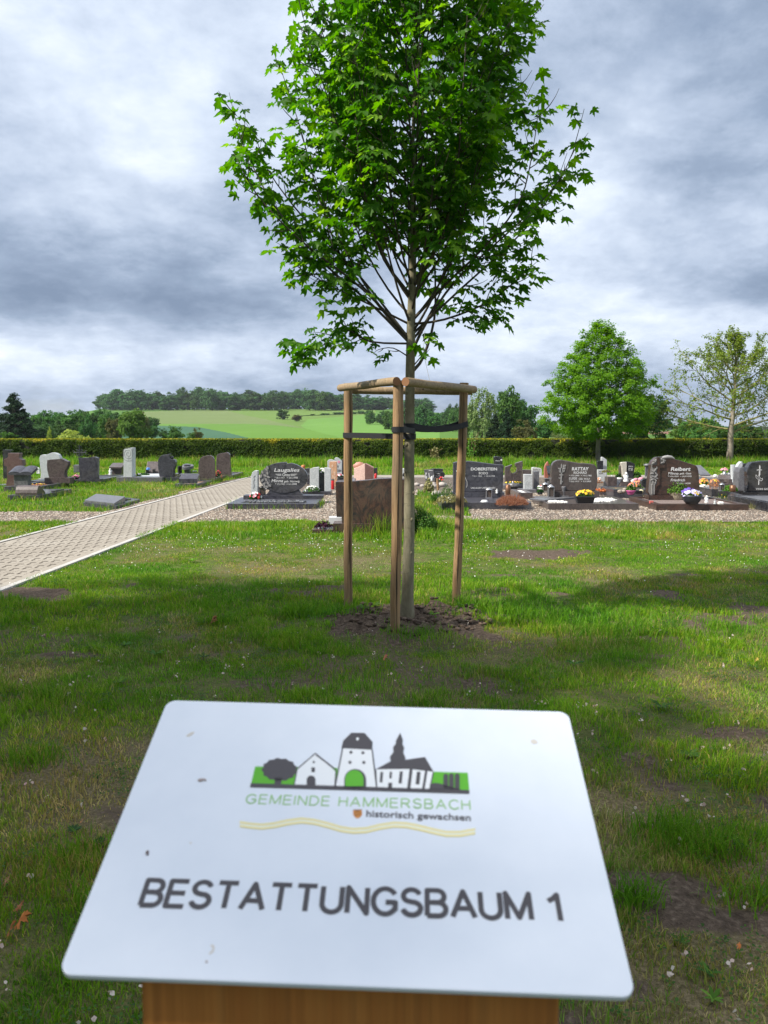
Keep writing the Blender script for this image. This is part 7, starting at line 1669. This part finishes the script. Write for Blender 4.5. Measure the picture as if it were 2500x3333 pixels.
b = B(); p = gp(*K7(480, 860), .2); b.blob((p.x, p.y, .24), .06, .05, .05, 8); mk('yellow_stone', b, simple('cream_shell', (.75, .68, .40), .6), label='cream coloured shell right of the pink pot', cat='ornament')
b = B(); p = gp(*K7(440, 870), .2); b.box(p.x - .08, p.x + .08, p.y, p.y + .1, .2, .27); mk('black_box', b.mesh('b', bevel=.01), BLACKM, label='small black box right of the pink pot', cat='box')
T = GR('gravestone', 'black disc shaped stone with cut edge left of the dark brown lily stone', K7, 560, 800); stone(T, K7, [(600, 800), (572, 770), (520, 740), (492, 690), (488, 640), (520, 608), (570, 598), (622, 602), (622, 800)], 830, .18, .14, G_BLACK)
b = B(); Yq3 = YK(K7, 585); 
for k in range(3): p = vp(*K7(560 + k * 24, 570), Yq3); b.tube([(p.x, p.y, 0), (p.x, p.y, .42)], .030, 6)
p = vp(*K7(585, 505), Yq3); b.lathe((p.x, p.y, .42), [(.12, 0), (.12, .04), (.06, .06)], 12); mk('stone_lamp', b, G_GREY, label='small grey columned lamp left behind the lily stone', cat='grave lantern')
# R14 lily stone
T = GR('grave', 'large dark brown stone with carved cross and lilies, shrub basket and bowl before it', K7, 1200, 1180)
x0, x1, ya, yb, zt_ = slab(T, K7, 752, 2415, 1180, .14, 1.75, G_PARAD, hollow=(.13, granite('bed_pink_gravel', (.10, .075, .068), (.26, .20, .18), .9, 40, .3), .03)); Ys = YK(K7, 955, zt_)
b = B(); b.box(vp(*K7(620, 950), Ys).x, vp(*K7(1530, 950), Ys).x, Ys, Ys + .3, zt_ - .02, vp(*K7(1000, 900), Ys).z); mk('plinth', b.mesh('p', bevel=.004), G_PARAD, T); zp = vp(*K7(1000, 900), Ys).z
o, _ = stone(T, K7, [(640, 900), (605, 840), (612, 740), (625, 620), (640, 520), (650, 420), (655, 350), (680, 285), (730, 240), (760, 215), (820, 208), (900, 205), (980, 205), (1040, 225), (1075, 243), (1160, 262), (1250, 290), (1340, 318), (1420, 342), (1470, 360), (1500, 400), (1515, 460), (1525, 560), (1530, 700), (1535, 900)], 0, zp, .18, G_PARAD, Y=Ys + .05, bev=.014); Yi = Ys + .05
inscr(o, K7, (1012, 390, 1374, 458), 'Reibert', Yi, bold=.026, shear=.15); inscr(o, K7, (966, 480, 1154, 524), 'Minna', Yi, bold=.012, shear=.2); inscr(o, K7, (1172, 486, 1384, 530), 'geb. Gast', Yi, shear=.2)
inscr(o, K7, (962, 542, 1154, 566), '* 15.6.1923', Yi, shear=.2); inscr(o, K7, (1184, 542, 1390, 568), '+ 26.9.1995', Yi, shear=.2); inscr(o, K7, (1010, 598, 1272, 646), 'Friedrich', Yi, bold=.012, shear=.2); inscr(o, K7, (1110, 668, 1372, 694), '* 6.2.1921 + 3.4.2000', Yi)
relief(o, K7, [[(650, 440), (665, 330), (700, 262), (768, 232), (768, 340), (690, 350), (690, 385), (772, 395), (790, 440), (790, 700), (720, 760), (690, 900), (640, 890), (610, 830)], [(812, 215), (930, 262), (910, 300), (870, 340), (830, 330)]], Yi, simple('relief_field', (.20, .19, .18), .85), .005, 'relief_field', 0)
relief(o, K7, [[(762, 208), (808, 208), (812, 340), (905, 346), (900, 402), (812, 404), (805, 700), (760, 740), (712, 890), (700, 890), (740, 720), (765, 690), (770, 402), (676, 385), (680, 352), (770, 345)]], Yi - .004, G_PARAD, .022, 'carved_cross')
lily = []
for (cx, cy, a, s_) in ((720, 280, 40, 32), (700, 315, 160, 28), (745, 262, 90, 24), (870, 255, 20, 34), (880, 290, 70, 30), (846, 240, 110, 26), (850, 310, 150, 26), (690, 455, 30, 36), (735, 430, 120, 34), (760, 400, 80, 24), (680, 500, 170, 34), (740, 500, 60, 34), (690, 555, 20, 36), (740, 560, 140, 36), (765, 530, 95, 26), (680, 610, 150, 34), (735, 620, 50, 36), (760, 590, 10, 26), (690, 660, 90, 30), (730, 670, 110, 28), (660, 580, 60, 26)):
    ca_, sa_ = math.cos(R(a)), math.sin(R(a)); lily.append([(cx + s_ * ux * ca_ - s_ * .5 * uy * sa_, cy + s_ * ux * sa_ + s_ * .5 * uy * ca_) for ux, uy in ((-1, 0), (-.3, -.8), (.4, -.7), (1.15, 0), (.4, .7), (-.3, .8))])
lily += [[(660 + d, 690), (672 + d, 690), (676 + d * .8, 880), (664 + d * .8, 880)] for d in (0, 26, 52)]
relief(o, K7, lily, Yi - .006, REL, .024, 'lilies', .004)
b = B(); b.tube([vp(*K7(a, c_), Yi + .02) for a, c_ in ((830, 240), (880, 218), (950, 206), (1020, 212), (1080, 240))], [.02, .035, .04, .035, .015], 8); mk('drapery', b, REL, o)
# shrub in basket
T = GR('shrub_pot', 'leafy green shrub in a round ribbed stone basket before the lily stone', K7, 1090, 965, cat='potted shrub', z=zt_ - .03); p = gp(*K7(1095, 968), zt_ - .03)
b = B(); b.lathe(tuple(p), [(.165, 0), (.18, .02), (.195, .08), (.205, .14), (.215, .15), (.20, .155), (.18, .13)], 40)
for k in range(40): a = k * math.pi / 20; b.tube([(p.x + .172 * math.cos(a), p.y + .172 * math.sin(a), p.z + .01), (p.x + .208 * math.cos(a), p.y + .208 * math.sin(a), p.z + .14)], .007, 4)
mk('basket', b, BASK, T); plant(T, (p.x, p.y, p.z + .14), .29, .22, .30, FGL, 900, .042, 14); blooms(T, (p.x, p.y - .08, p.z + .14), .18, .12, .05, [(BW, 10)], .035, 15); b = B(); r_ = random.Random(5)
for k in range(26): a = r_.uniform(0, 6.28); b.tube([(p.x + .04 * math.cos(a), p.y + .04 * math.sin(a), p.z + .12), (p.x + .2 * math.cos(a) * r_.uniform(.5, 1.2), p.y + .15 * math.sin(a), p.z + r_.uniform(.25, .42))], .004, 4)
mk('stems', b, simple('stem_green', (.18, .19, .06), .7), T)
# bowl of pansies
T = GR('flower_bowl', 'dark anthracite bowl of violet, white and yellow pansies', K7, 1435, 1060, cat='flower bowl', z=zt_); p = gp(*K7(1435, 1062), zt_); p.y += .13
b = B(); b.lathe(tuple(p), [(.10, 0), (.115, .005), (.165, .07), (.20, .15), (.207, .18), (.19, .18), (.17, .15)], 28); mk('bowl', b, SLATEPOT, T); plant(T, (p.x, p.y, p.z + .165), .18, .15, .09, FG, 260, .042, 16)
blooms(T, (p.x - .04, p.y + .05, p.z + .18), .16, .12, .13, [(BV, 50)], .05, 17, 'violet_blooms'); blooms(T, (p.x, p.y - .02, p.z + .16), .205, .15, .12, [(BL, 70), (simple('bloom_palewhite', (.74, .72, .84), .6), 30)], .045, 18, 'lilac_blooms'); blooms(T, (p.x + .04, p.y - .10, p.z + .155), .07, .07, .10, [(BY, 16)], .05, 19, 'yellow_blooms')
b = B(); p = gp(*K7(690, 1030), zt_); b.box(p.x - .04, p.x + .04, p.y + .06, p.y + .12, zt_ - .03, zt_ + .03); mk('red_ornament', b.mesh('r', bevel=.01), simple('faded_red', (.50, .12, .10), .8), label='faded red ornament at the left front corner of the lily stone grave', cat='ornament')
flowers('weed_tuft', 'weeds growing left of the lily stone', K7, 590, 990, 0, .15, .22, [], .05, FSED, 90, .12, cat='weeds', spiky=True)
figure('white seated dwarf figurine right of the anthracite bowl', K8, 550, 1030, zt_, .26)
figure('small grey white rabbit figurine at the right front of the lily stone grave', K8, 700, 1055, zt_, .16, G_LIGHT, 'rabbit_figure')
for i, xx in enumerate((780, 805, 832)):
    b = B(); p = gp(*K8(xx, 1065), zt_); b.blob((p.x, p.y, zt_ + .03), .038, .035, .035, 8, 0, .2, i); mk('white_pebble', b, PEBW, label='white pebble in the row of three on the front edge of the lily stone grave', cat='pebble', group='three white pebbles')
# R16 far right cluster
T = GR('grave', 'flat grey grave with sloping slabs right behind the lily stone', K8, 520, 640)
slab(T, K8, 415, 730, 660, .10, 1.4, G_GREY, 'border'); desk(T, vp(*K8(418, 560), YK(K8, 640) + .2).x, vp(*K8(600, 560), YK(K8, 640) + .2).x, YK(K8, 640) + .1, .20, .46, .8, 0, G_GREY); 
b = B(); b.tube([vp(*K8(a, c_), YK(K8, 640) + 1.2) for a, c_ in ((410, 500), (450, 488), (520, 492), (572, 530))], .05, 6); mk('rim', b, G_BLACK, T)
b = B(); p = vp(*K8(705, 582), YK(K8, 640)); b.lathe((p.x, p.y, p.z), [(.03, 0), (.055, .02), (.06, .055), (.052, .09), (.03, .11), (.028, .10)], 18); mk('globe_vase', b, WHITEP, label='round white vase left of the brown slanted tablet', cat='vase')
T = GR('slanted_tablet', 'brown slanted tablet on two blocks in the right cluster', K8, 860, 740); Yq = YK(K8, 760)
q = [vp(*K8(a, c_), Yq + d) for a, c_, d in ((720, 690, 0), (985, 690, 0), (975, 550, .42), (760, 548, .42))]
b = B(); b.plate(q, (0, .5, -.86), -.06); mk('tablet', b.mesh('t', bevel=.005), G_BROWN, T); b = B()
for a0_, a1_ in ((740, 830), (900, 970)): b.box(vp(*K8(a0_, 700), Yq).x, vp(*K8(a1_, 700), Yq).x, Yq - .15, Yq + .1, 0, vp(*K8(800, 600), Yq).z)
b.box(vp(*K8(640, 700), Yq).x, vp(*K8(1120, 700), Yq).x, Yq - .2, Yq + .9, -.02, .14); mk('blocks', b.mesh('b', bevel=.005), G_BROWN, T)
ztab = vp(*K8(860, 552), Yq + .4).z
flowers('flower_vase', 'pink roses in a glass vase on the brown slanted tablet', K8, 868, 545, ztab, .20, .14, [(BP, 22)], .09, FG, 40, .06, Y=Yq + .4, pot=(cyl(.09, .26), STEEL), cat='flower vase')
flowers('flowers', 'white flowers left of the rose vase', K8, 835, 545, ztab, .10, .10, [(BW, 14)], .07, FG, 30, .05, Y=Yq + .42); flowers('flowers', 'white flowers right of the rose vase', K8, 940, 545, ztab, .12, .13, [(BW, 18)], .07, FG, 40, .06, Y=Yq + .42)
flowers('flowers', 'orange and yellow flowers with green leaves at the right edge of the lily stone', K8, 495, 720, .1, .24, .36, [(BO, 20), (BY, 12), (simple('bloom_salmon', (.75, .25, .16), .6), 9)], .10, FGL, 100, .09, Y=YK(K8, 800))
flowers('flowers', 'white big flowers below the orange ones at the right of the lily stone', K8, 510, 790, .1, .26, .16, [(BW, 30)], .12, FG, 60, .07, Y=YK(K8, 860))
flowers('flowers', 'dried brown orange grasses in front of the brown tablet', K8, 690, 800, .12, .30, .40, [(BO, 22), (BY, 5)], .07, FHEA, 260, .12, Y=YK(K8, 860), spiky=True)
T = GR('grave', 'black bordered grave in front of the brown tablet', K8, 900, 930); x0, x1, ya, yb, zt_ = slab(T, K8, 640, 1215, 935, .20, .9, G_BLACK)
lantern('lantern', 'white metal lantern before the brown tablet', K8, 820, 820, zt_, .16, .30, STEEL)
flowers('shrub', 'clipped round green cushions beside the bronze lantern', K8, 960, 820, zt_, .34, .26, [], .05, FGL, 700, .05, ry=.2, cat='bush')
candle('lantern', 'bronze cylindrical grave lantern among the green cushions', K8, 1018, 826, zt_, .115, .24, BRONZE, cat='grave lantern')
flowers('weed_tuft', 'weeds in front of the black bordered grave', K8, 840, 985, 0, .16, .24, [(BY, 3)], .04, FG, 60, .16, cat='weeds', spiky=True)
T = GR('gravestone', 'white and grey ribbed stone panel left of the curved white stone', K8, 1060, 690); Yq = YK(K8, 705)
stone(T, K8, [(1016, 690), (1016, 350), (1100, 350), (1100, 690)], 0, .04, .14, G_WHITE, Y=Yq); stone(T, K8, [(1058, 660), (1058, 356), (1088, 356), (1088, 660)], 0, .08, .02, G_GREY, 'stripe', Y=Yq - .018); slab(T, K8, 1000, 1130, 715, .1, .4, G_LIGHT, 'base')
T = GR('gravestone', 'curved white horn shaped stone near the right edge', K8, 1140, 690); stone(T, K8, [(1086, 690), (1088, 560), (1092, 460), (1105, 390), (1135, 330), (1175, 292), (1196, 290), (1203, 320), (1200, 380), (1160, 400), (1140, 430), (1132, 520), (1130, 690)], 720, .03, .16, G_WHITE)
T = GR('gravestone', 'thick grey rounded slab before the curved white stone', K8, 1170, 810); Yq = YK(K8, 822, .18)
stone(T, K8, [(1118, 820), (1126, 620), (1135, 480), (1155, 400), (1185, 392), (1235, 394), (1240, 820)], 0, .18, .30, G_GREY, Y=Yq, bev=.02)
T = GR('gravestone', 'black rounded stones far behind the curved white stone', K8, 1240, 560); stone(T, K8, [(1205, 600), (1205, 345), (1240, 322), (1280, 325), (1305, 350), (1305, 600)], 640, 0, .2, G_BLACK)
stone(T, K8, [(975, 600), (980, 500), (1000, 440), (1014, 420), (1014, 600)], 640, 0, .2, G_BLACK, 'side_stone')
# R18 dark stone at the frame edge
T = GR('grave', 'wide black stone with cross and praying hands relief at the right edge', K8, 1500, 1160)
x0, x1, ya, yb, zt_ = slab(T, K8, 1680, 2600, 1215, .20, 1.9, G_BLACK, hollow=(.14, G_GREY, .01)); Ys = YK(K8, 935, .0)
b = B(); xa_ = vp(*K8(955, 990), ya).x
b.box(vp(*K8(1220, 930), Ys).x, vp(*K8(2600, 930), Ys).x, Ys, Ys + .34, -.02, vp(*K8(1500, 840), Ys).z); mk('plinth', b.mesh('p', bevel=.004), G_BLACK, T); zp = vp(*K8(1500, 840), Ys).z
o, _ = stone(T, K8, [(1300, 840), (1300, 560), (1280, 470), (1300, 400), (1340, 330), (1370, 305), (1500, 285), (1659, 276), (1900, 280), (2200, 320), (2400, 360), (2450, 500), (2450, 840)], 0, zp, .22, G_BLACK, Y=Ys + .05, bev=.020); Yi = Ys + .05
relief(o, K8, [[(1508, 350), (1520, 380), (1516, 530), (1496, 560), (1492, 540), (1500, 380)], [(1455, 438), (1500, 428), (1548, 436), (1546, 446), (1500, 444), (1456, 450)], [(1488, 620), (1502, 620), (1496, 710), (1482, 708)]], Yi, LETTER, .006, 'cross_relief', 0)
hd = [[(1440, 530), (1452, 535), (1470, 560), (1490, 545), (1530, 600), (1560, 590), (1562, 615), (1530, 640), (1500, 620), (1470, 605), (1445, 580)]]
b = B(); P_ = [vp(*K8(*q_), Yi - .002) for q_ in hd[0]]; b.tube(P_ + [P_[0]], .006, 5); b.tube([vp(*K8(a, c_), Yi - .002) for a, c_ in ((1470, 560), (1500, 600), (1520, 625))], .005, 4); mk('hands_relief', b, LETTER, o)
inscr(o, K8, (1438, 766, 1960, 800), 'VON GOTT GELIEBT', Yi, bold=.012)
slb = GR('grave_border', 'dark frame of the grave at the right edge with weeds along it', K8, 1200, 1050, cat='grave border')
b = B(); pA, pB_, pC = gp(*K8(960, 985)), gp(*K8(1700, 1205)), gp(*K8(1700, 1150))
b.hexa([(pA.x, pA.y, -.02), (pB_.x, pB_.y, -.02), (pB_.x + .12, pB_.y + .02, -.02), (pA.x + .12, pA.y + .1, -.02), (pA.x, pA.y, .18), (pB_.x, pB_.y, .18), (pB_.x + .12, pB_.y + .02, .18), (pA.x + .12, pA.y + .1, .18)]); mk('frame', b.mesh('f', bevel=.006), G_BLUE, slb)
flowers('weed_tuft', 'yellowish weeds at the front of the frame near the right edge', K8, 1400, 1150, 0, .28, .20, [], .04, FSED, 260, .10, cat='weeds', spiky=True)
# small stake plants by the hedge
for i, (xx, yy, lab) in enumerate(((980, 470, 'sprouting weed with reddish leaves against the hedge behind the trunk'), (1420, 400, 'tall leafy shoot growing up the hedge right of the right stake'))):
    p = vp(*K4(xx, yy), HEDGE_Y - .35); T = thing('shoot', lab, 'plant', (p.x, p.y, 0)); r_ = random.Random(i); b = B(); hh_ = (.75, 1.5)[i]
    for k in range(5): b.tube([(p.x, p.y, 0), (p.x + r_.gauss(0, .1), p.y, hh_ * .6), (p.x + r_.gauss(0, .22), p.y, hh_ * r_.uniform(.8, 1.05))], .012, 4)
    mk('stems', b, simple('shoot_stem', (.16, .12, .05), .8), T); plant(T, (p.x, p.y, .25), .22, .15, hh_ * .8, FGL if i else FSED, 110, .11, 3 + i)

# ------------------------------------------------------------------ SMALL THINGS ON THE LAWN
def lawn_leaf(px, py, s_, rgb, label, group=None):
    p = gp(*KF(px, py)); T0 = np.array([(p.x, p.y, gz_at(np.array([p.x]), np.array([p.y]))[0] + .035)]); r_ = np.random.default_rng(int(px + py))
    V, fs, rn = scatter(MLV, MLF, T0, np.array([[r_.normal(0, .4), -.5, .8]]), r_.normal(0, 1, (1, 3)), np.array([s_]), np.array([.5]))
    V[:, 2] += .25 * s_ * np.sin((V[:, 0] - V[0, 0]) / s_ * 5); me = join_meshes('leaf', [(V, fs, rn, 0)]); mk('fallen_leaf', me, simple('dead_leaf', rgb, .8), label=label, cat='leaf', group=group)
lawn_leaf(457, 1352, .12, (.30, .13, .05), 'brown fallen leaf on the grass left of the stakes'); lawn_leaf(462, 1350, .08, (.36, .17, .07), 'smaller brown leaf touching the brown leaf left of the stakes')
lawn_leaf(830, 1436, .055, (.62, .22, .12), 'small orange leaf on the bare soil before the front stake')
lawn_leaf(44, 2008, .075, (.55, .20, .05), 'large orange brown leaf at the lower left beside the sign'); lawn_leaf(22, 2028, .06, (.48, .17, .05), 'orange brown leaf below the large one at the lower left'); lawn_leaf(46, 1975, .06, (.40, .16, .06), 'small brown leaf above the large one at the lower left'); lawn_leaf(12, 1922, .05, (.36, .20, .10), 'light brown leaf at the left edge beside the sign')
lawn_leaf(178, 1790, .025, (.50, .24, .10), 'tiny tan leaf on the dark ground cover left of the sign'); lawn_leaf(1595, 2060, .03, (.60, .20, .05), 'orange curled leaf on the soil right of the sign'); lawn_leaf(1635, 1436, .05, (.62, .38, .10), 'yellow brown leaf lying at the right side of the lawn')
def build_blossoms():
    r_ = np.random.default_rng(88); pcs = []
    # pink white fallen blossoms near the camera, and tiny daisies in the sunny lawn
    n = 620; y = np.sqrt(r_.uniform(1.3 ** 2, 6.3 ** 2, n)); x = r_.uniform(-1, 1, n) * (y * .53 + .3); k = (kind_at(x, y) == 0) & (r_.uniform(0, 1, n) < .35 + .9 * np.clip((4.8 - y) / 3, 0, 1)) & (fbm(x, y, .5, 5) > .40); x, y = x[k], y[k]; n = len(x)
    k0 = 3; X = np.repeat(x, k0) + r_.normal(0, .008, n * k0); Y_ = np.repeat(y, k0) + r_.normal(0, .008, n * k0); Z = gz_at(X, Y_) + r_.uniform(.012, .045, n * k0)
    P = np.stack([X, Y_, Z], 1); V, fs, rn = scatter([(-.3, -.4, .1), (.3, -.4, 0), (.45, .3, .15), (0, .5, .25), (-.45, .3, .1)], [[(0, 1, 2, 3, 4)]], P, r_.normal(0, .8, P.shape) + np.array([0, -.2, .9]), r_.normal(0, 1, P.shape), .0155 * r_.uniform(.5, 1.2, len(P)), r_.uniform(0, 1, len(P)))
    mk('fallen_blossoms', join_meshes('fb', [(V, fs, rn, 0)]), (lambda m_: m_)(foliage('blossom', (.52, .38, .34), (.60, .54, .48), (.55, .30, .30), .2, .7)), label='pinkish white fallen blossoms scattered over the near lawn', cat='blossoms', kind='stuff')
    n = 3200; y = r_.uniform(6.6, 13.6, n); x = r_.uniform(-1, 1, n) * (y * .5 + .3); k = (kind_at(x, y) == 0) & (r_.uniform(0, 1, n) < np.clip((fbm(x, y, .9, 15) - .42) * 3.2, .01, .8) * np.clip((y - 8.0) / 2, .05, 1)); x, y = x[k], y[k]
    P = np.stack([x, y, gz_at(x, y) + r_.uniform(.04, .07, len(x))], 1); V, fs, rn = scatter(PET, PETF, P, r_.normal(0, .35, P.shape) + np.array([0, -.5, 1]), r_.normal(0, 1, P.shape), .013 * r_.uniform(.7, 1.2, len(P)), r_.uniform(0, 1, len(P)))
    mk('daisies', join_meshes('d', [(V, fs, rn, 0)]), BW, label='tiny white daisies and clover heads in the sunny lawn', cat='daisies', kind='stuff')
build_blossoms()
ROS = [(0, 0, .02), (.10, .25, .10), (.14, .6, .12), (.05, .95, .02), (-.05, .95, .02), (-.14, .6, .12), (-.10, .25, .10)]
def rosette(px, py, s_, n, seed, label, mat=FG, name='broadleaf_weed'):
    p = gp(*KF(px, py)); r_ = np.random.default_rng(seed); a = np.arange(n) * 2.4 + r_.normal(0, .2, n); z0 = gz_at(np.array([p.x]), np.array([p.y]))[0]
    P = np.repeat([[p.x, p.y, z0 + .012]], n, 0); tip = np.stack([np.cos(a), np.sin(a), r_.uniform(.15, .9, n)], 1); nr_ = np.stack([-np.cos(a) * .4, -np.sin(a) * .4, np.ones(n)], 1)
    V, fs, rn = scatter(ROS, [[(0, 1, 2, 3, 4, 5, 6)]], P, nr_, tip, s_ * .68 * r_.uniform(.6, 1.15, n), r_.uniform(0, 1, n)); mk(name, join_meshes('w', [(V, fs, rn, 0)]), mat, label=label, cat='weed')
for i, (px, py, s_, n, lab) in enumerate(((270, 1400, .10, 9, 'broad leaved weed on the lawn left of the front stake'), (335, 1420, .12, 10, 'flat dandelion rosette left, just above the sign corner'), (440, 1428, .10, 9, 'dandelion rosette above the top left corner of the sign'), (260, 1480, .10, 8, 'pale weed rosette left of the sign corner'),
        (1430, 1535, .12, 9, 'large leaved weed right of the sign'), (1490, 1640, .10, 9, 'weed rosette further down right of the sign'), (1470, 2040, .055, 8, 'grey green spoon leaved weed on the soil right of the sign'), (1530, 2110, .06, 10, 'dandelion rosette at the lower right'), (1540, 2165, .06, 12, 'big pale green weed at the bottom right'),
        (935, 1355, .10, 10, 'bright weed on the mulch right of the maple'), (808, 1325, .14, 9, 'bright green weed left of the maple on the mulch'), (785, 1340, .12, 8, 'broad weed at the left rim of the mulch'), (1400, 1370, .13, 9, 'weed in the shaded grass right of the stakes'), (1000, 1330, .10, 8, 'small weed at the foot of the right stake'), (415, 1215, .14, 8, 'pale broad weed on the sunny lawn near the path'), (860, 1385, .08, 8, 'small bright weed at the foot of the front stake'), (1240, 1440, .11, 8, 'weed rosette on the lawn above the sign at the right'), (160, 1800, .05, 44, 'dark low ground cover patch left of the sign'), (215, 1825, .045, 40, 'second dark ground cover patch nearer the sign'))):
    rosette(px, py, s_, n, 100 + i, lab, FGD if 'dark' in lab else (FGL if 'bright' in lab or 'pale' in lab else FG))
def build_mulch():
    r_ = random.Random(6); b = B(); cx, cy = SOILS[0][0], SOILS[0][1]
    for i in range(900):
        a = r_.uniform(0, 6.28); q = math.sqrt(r_.random()) * 1.0; x = cx + math.cos(a) * q * .72; y = cy + math.sin(a) * q * .50
        if math.hypot(x - TX, y - TY) < .085: continue
        if r_.random() < .25 and q < .6: continue
        z = float(gz_at(np.array([x]), np.array([y]))[0]); s_ = r_.uniform(.006, .021); b.blob((x, y, z + s_ * .3), s_ * 1.3, s_, s_ * .7, 5, r_.randrange(2), .6, i)
    mk('soil_clods', b, [simple('clod_dark', (.060, .040, .026), .95), simple('clod_light', (.13, .09, .062), .95)], label='crumbly dark soil and bark mulch round the maple foot', cat='mulch', kind='stuff')
build_mulch()
def build_clover():
    r_ = np.random.default_rng(99); n = 46000; y = np.sqrt(r_.uniform(1.3 ** 2, 8.5 ** 2, n)); x = r_.uniform(-1, 1, n) * (y * .53 + .5)
    k = (kind_at(x, y) == 0) & (r_.uniform(0, 1, n) < np.clip((fbm(x, y, .38, 71) - .50) * 4, .02, .75)) & (soil(x, y) < .5); x, y = x[k], y[k]
    a0 = r_.uniform(0, 6.28, len(x)); P = []; T_ = []; N_ = []
    h = r_.uniform(.012, .045, len(x)); z = gz_at(x, y) + h
    for j in range(3):
        a = a0 + j * 2.094; P.append(np.stack([x + np.cos(a) * .005, y + np.sin(a) * .005, z], 1)); T_.append(np.stack([np.cos(a), np.sin(a), np.full(len(x), .1)], 1)); N_.append(np.stack([-np.cos(a) * .3, -np.sin(a) * .3, np.ones(len(x))], 1) + r_.normal(0, .18, (len(x), 3)))
    P = np.concatenate(P); LF = [(0, -.1, 0), (.38, .35, .06), (.30, .80, .03), (0, .9, 0), (-.30, .80, .03), (-.38, .35, .06)]
    V, fs, rn = scatter(LF, [[(0, 1, 2, 3, 4, 5)]], P, np.concatenate(N_), np.concatenate(T_), .0125 * r_.uniform(.6, 1.25, len(P)), r_.uniform(0, 1, len(P)))
    mk('clover', join_meshes('clover', [(V, fs, rn, 0)]), foliage('clover_leaf', (.030, .095, .016), (.075, .190, .030), None, .3), label='low clover and small round leaves between the grass', cat='clover', kind='stuff')
build_clover()
build_grass()
hb = B(); hb.box(-4700, 4700, -430, 8200, -1.2, 46)
mh = bpy.data.materials.new('haze_air'); mh.use_nodes = True; nth = mh.node_tree; nth.nodes.clear()
ho = nth.nodes.new('ShaderNodeOutputMaterial'); pv = nth.nodes.new('ShaderNodeVolumePrincipled')
pv.inputs['Color'].default_value = (.86, .92, 1, 1); pv.inputs['Density'].default_value = .00015; pv.inputs['Anisotropy'].default_value = .2
nth.links.new(pv.outputs[0], ho.inputs['Volume'])
mk('haze', hb, mh, label='thin bluish air over the fields and the far wood', cat='haze', kind='stuff')
print('objects', len(bpy.data.objects))
